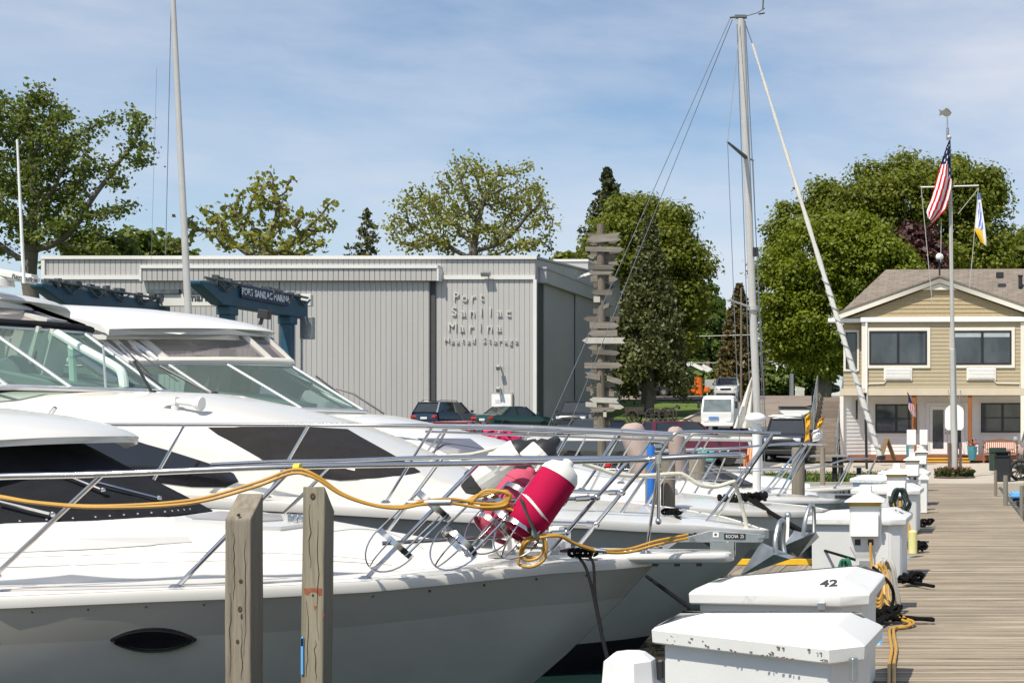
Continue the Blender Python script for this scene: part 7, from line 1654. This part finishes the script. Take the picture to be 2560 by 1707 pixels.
def airy(name,label,bx,d,lobes,th,r,natt,size,cs,per,mat,bark,seed,step=.55,infl=5.,kill=1.1,depth=.8,leafevery=1):
    # branches grow towards points scattered through the crown, leaves sit on the twigs
    g=np.random.default_rng(seed); X=dp(bx,d); z0=gz(X,d)-.1; b=np.array([X,d,z0]); A_p=[]
    ar=np.array([l[2]*l[3] for l in lobes],float); ar/=ar.sum()
    for (x,y,rx,ry),f in zip(lobes,ar):
        n=max(6,int(natt*f)); v=g.normal(size=(n,3)); v/=np.linalg.norm(v,axis=1)[:,None]; v*=(g.random(n)**.45)[:,None]
        A_p.append(np.stack([dp(x,d)+v[:,0]*px2m(rx,d),d+v[:,1]*px2m(max(rx,ry),d)*depth,dz(y,d)+v[:,2]*px2m(ry,d)],1))
    A_p=np.concatenate(A_p); zt=dz(th,d); n0=max(3,int((zt-z0)/step)); nodes=[b+np.array([.12*sin(k*.7),.1*cos(k*.5),(zt-z0)*k/n0]) for k in range(n0+1)]; par=[-1]+list(range(n0))
    alive=np.ones(len(A_p),bool)
    for it in range(70):
        N=np.array(nodes); al=np.where(alive)[0]
        if len(al)==0: break
        D=np.linalg.norm(A_p[al][:,None,:]-N[None,max(0,n0-3):,:],axis=2); nn=D.argmin(1)+max(0,n0-3); dm=D.min(1); alive[al[dm<kill]]=False
        use=dm<(infl*3 if it<8 else infl); grow={}
        for a_,q in zip(al[use],nn[use]): grow.setdefault(q,[]).append(A_p[a_]-N[q])
        if not grow: break
        for q,vs in grow.items():
            v=np.sum([u/np.linalg.norm(u) for u in vs],0)+g.normal(size=3)*.25; l=np.linalg.norm(v)
            if l<1e-3: continue
            p=N[q]+v/l*step
            nodes.append(p); par.append(q)
    N=np.array(nodes); n=len(N); w=np.zeros(n); ch=[[] for _ in range(n)]
    for k in range(1,n): ch[par[k]].append(k)
    for k in range(n-1,-1,-1): w[k]=1 if not ch[k] else sum(w[c]**1.0 for c in ch[k])
    rad=r*(w/w[0])**.46; rad=np.maximum(rad,.014); t_=thing(name,label,'tree',V(b)); mb=MB()
    for k in range(n):     # one tube per unbranched run
        if k==0 or len(ch[par[k]])>1:
            run=[par[k],k] if k else [0]; c=k
            while len(ch[c])==1: c=ch[c][0]; run.append(c)
            if len(run)>1:
                rs=[min(rad[q],rad[run[1]]*1.15) for q in run]; mb.tube([V(N[q]) for q in run],rs,6 if rs[0]>.05 else 4,False,False)
    mb.build('trunk',bark,t_,ang=60)
    tw=np.where((w<=4)&(np.arange(n)>n0))[0]; pts=np.repeat(N[tw],per,0)+g.normal(size=(len(tw)*per,3))*np.array([cs,cs,cs*.7])
    leafmesh('crown',leaves(pts,size,1.4,seed,.2),mat,t_,V(b)); return t_
airy('broadleaf_tree','large dark green tree at the left edge with a long leaning limb',70,108,[(30,300,120,100),(-30,450,140,140),(150,350,80,100),(295,290,62,45),(330,350,35,40),(240,400,60,45),(275,480,45,22),(90,240,60,45),(130,510,110,80),(60,420,120,110),(215,560,60,40),(180,450,60,60)],560,.6,950,.24,.42,36,LD,BARKG,11,.6,6.,1.0)
mk('shrubby_tree','low bushy tree behind the left end of the shed roof',262,112,[(262,580,50,30),(210,575,45,25)],560,.2,70,40,.35,.5,LH,BARK,12)
airy('broadleaf_tree','thin yellow green tree with open branches behind the left half of the shed',602,112,[(610,460,60,60),(530,510,70,40),(690,510,75,45),(620,560,140,35),(460,520,45,40),(750,490,30,45),(420,565,35,25),(655,420,30,25),(600,415,25,20)],600,.5,470,.34,.30,9,LY,BARKG,13,.55,5.,1.0)
airy('broadleaf_tree','taller yellow green tree with open crown behind the shed lettering',1090,112,[(1090,430,85,65),(990,470,75,50),(1180,450,75,60),(1240,500,45,55),(930,520,55,35),(1080,530,120,45),(1080,375,35,22),(1200,385,30,22),(900,500,30,15),(990,565,80,25),(1190,560,90,28)],665,.42,720,.22,.42,22,LY,BARKG,14,.55,5.,1.0)
mk('broadleaf_tree','broad bright green maple behind the front spruce',1490,104,[(1470,550,100,95),(1545,620,62,130),(1400,580,65,55),(1520,760,85,80),(1575,690,45,70),(1450,490,50,35),(1535,510,40,40),(1600,610,28,45)],480,.6,300,200,.21,.85,LG,BARK,15,shell=.5,limbs=26)
mk('broadleaf_tree','dense round bright green maple left of the clubhouse',1890,90,[(1880,600,110,95),(1990,600,100,90),(1790,680,58,100),(1880,740,115,85),(1960,540,75,45),(1820,790,55,55),(1900,830,45,45),(2050,640,65,75)],600,.55,520,190,.17,.62,LB,BARK,16,shell=.72,limbs=14)
mk('broadleaf_tree','tall dark green maple behind the clubhouse roof and flags',2110,112,[(2080,470,140,85),(2200,450,100,80),(1960,480,105,75),(1850,520,75,75),(2250,540,70,85),(2100,405,70,40),(2265,440,45,50),(2140,600,190,60),(2000,410,38,33),(2195,395,48,28),(1800,560,36,55)],430,.8,430,210,.23,1.0,LG,BARK,17,shell=.55,limbs=30)
mk('broadleaf_tree','small dark purple leaved tree above the clubhouse roof',2110,95,[(2105,560,45,45),(2130,600,50,40),(2085,540,28,25)],560,.25,120,40,.28,.42,LPU,BARK,18)
mk('broadleaf_tree','soft green tree seen in the gap over the cottage',1625,160,[(1625,740,60,90),(1590,800,60,60),(1660,800,55,60),(1570,700,40,60)],760,.4,260,40,.5,.7,LH,BARK,19)
mk('broadleaf_tree','pale yellowish tree right of the mast in the far gap',1800,150,[(1800,820,60,50),(1850,800,50,50),(1770,850,50,40)],800,.35,200,36,.5,.7,leafmat('pale_olive_leaves',[(.10,.11,.03),(.15,.16,.05),(.2,.2,.07)],.3),BARK,20)
mk('hedge_tree','dark green hedge tree right of the far road',1815,125,[(1795,870,40,45),(1840,865,40,50),(1760,880,30,35),(1880,850,40,60)],850,.3,220,44,.36,.5,LH,BARK,21,cat='hedge')
for k,(x,y,rx,ry,d,l) in enumerate(((1440,880,70,40,130,'dark hedge behind the utility buggy'),(1560,880,60,26,140,'low hedge left of the orange boat'),(300,600,160,70,125,'dense trees low behind the left end of the shed'),(1350,620,80,60,125,'green tree behind the signpost top'),(2350,600,80,80,125,'green tree at the right border behind the roof'),(1690,880,60,40,145,'dark shrubs beside the cottage roof'),(1640,890,40,30,135,'shrubs before the cottage left of the notice board'))):
    mk('background_tree',l,x,d,[(x,y,rx,ry),(x+rx*.5,y+10,rx*.6,ry*.7),(x-rx*.5,y+12,rx*.6,ry*.7)],y,.25,200,36,.5,.62,[LSD,LH,LD,LG,LG,LSD,LH][k],BARK,30+k)
def spruce(name,label,bx,d,top,bot,hw,n,mat,seed,bare=0,droop=.35,leafs=.34,dens=1,wig=.2,pw=.75):
    g=np.random.default_rng(seed); X=dp(bx,d); z0=gz(X,d)-.1; b=V((X,d,z0)); zt=dz(top,d); zb=dz(bot,d); t_=thing(name,label,'tree',b); R_=px2m(hw,d); mb=MB(); mb.tube([b,V((X+.1,d,lerp(z0,zt,.5))),V((X,d,zt))],[.30*R_/3+.05,.2*R_/3+.03,.02],8)
    P_=[]
    for k in range(n):
        u=(k+g.random())/n; z=lerp(zb,zt,u**.9); L=R_*(1-u)**pw*g.uniform(.6,1.12)+.12; a=g.uniform(0,2*pi)
        tip=V((X+L*cos(a),d+L*sin(a),z-droop*L*g.uniform(.6,1.2)+.1)); st=V((X,d,z)); mb.tube([st,st.lerp(tip,.5)+V((0,0,.05*L)),tip],[.035,.02,.008],4,False,False)
        m=int(26*dens*max(.25,L/R_)); s=g.random(m)**.6
        q=np.array(st)+(np.array(tip)-np.array(st))*s[:,None]; q[:,2]-=g.random(m)*wig*L*.5*s; q+=g.normal(size=(m,3))*(.05+.12*L)*np.array([.8,.8,.45])
        P_.append(q)
    if bare:
        for k in range(bare):
            z=lerp(z0+.8,zb,g.random()); a=g.uniform(0,2*pi); L=R_*g.uniform(.2,.6); st=V((X,d,z)); mb.tube([st,st+V((L*.5*cos(a),L*.5*sin(a),-.1*L)),st+V((L*cos(a),L*sin(a),-.3*L))],[.03,.018,.006],4)
    mb.build('trunk',BARKG,t_,ang=60); pts=np.concatenate(P_); leafmesh('crown',leaves(pts,leafs,1.9,seed,-.6),mat,t_,b)
spruce('spruce_tree','olive green spruce with bare lower trunk on the lawn beside the shed',1492,90,500,830,92,560,LS,41,40,.6,.16,10,.9,.9)
spruce('spruce_tree','dark spruce whose jagged top rises above the maple',1395,118,388,800,135,330,LSD,42,0,.22,.24,3.4,.3,.85)
spruce('spruce_tree','small spruce standing between the two yellow green trees',842,115,480,700,62,120,LS,43,0,.15,.20,1.3)
spruce('cypress_tree','brownish conical cypress behind the tall sailboat mast',1698,118,655,900,52,620,LBR,44,0,.25,.20,5,.5)
spruce('spruce_tree','dark spruce in the shade behind the utility buggy',1400,122,640,900,60,260,LSD,45,0,.2,.34,1.8)
# tufts on the lawn by the dock
g=np.random.default_rng(9); n=9000; xs=g.uniform(-30,-2.2,n); ys=g.uniform(37.7,47,n); pts=np.stack([xs,ys,np.full(n,.03)],1)
lt=bpy.data.objects.new('lawn_tufts',None); bpy.data.objects.remove(lt)
o=leafmesh('lawn_grass',leaves(pts,.035,4.5,9,6.),leafmat('grass_blades',[(.06,.10,.012),(.11,.16,.02),(.19,.22,.04)],.3),None,(0,0,0)); tag(o,'rough grass along the shore edge behind the boats','grass',None,'stuff')
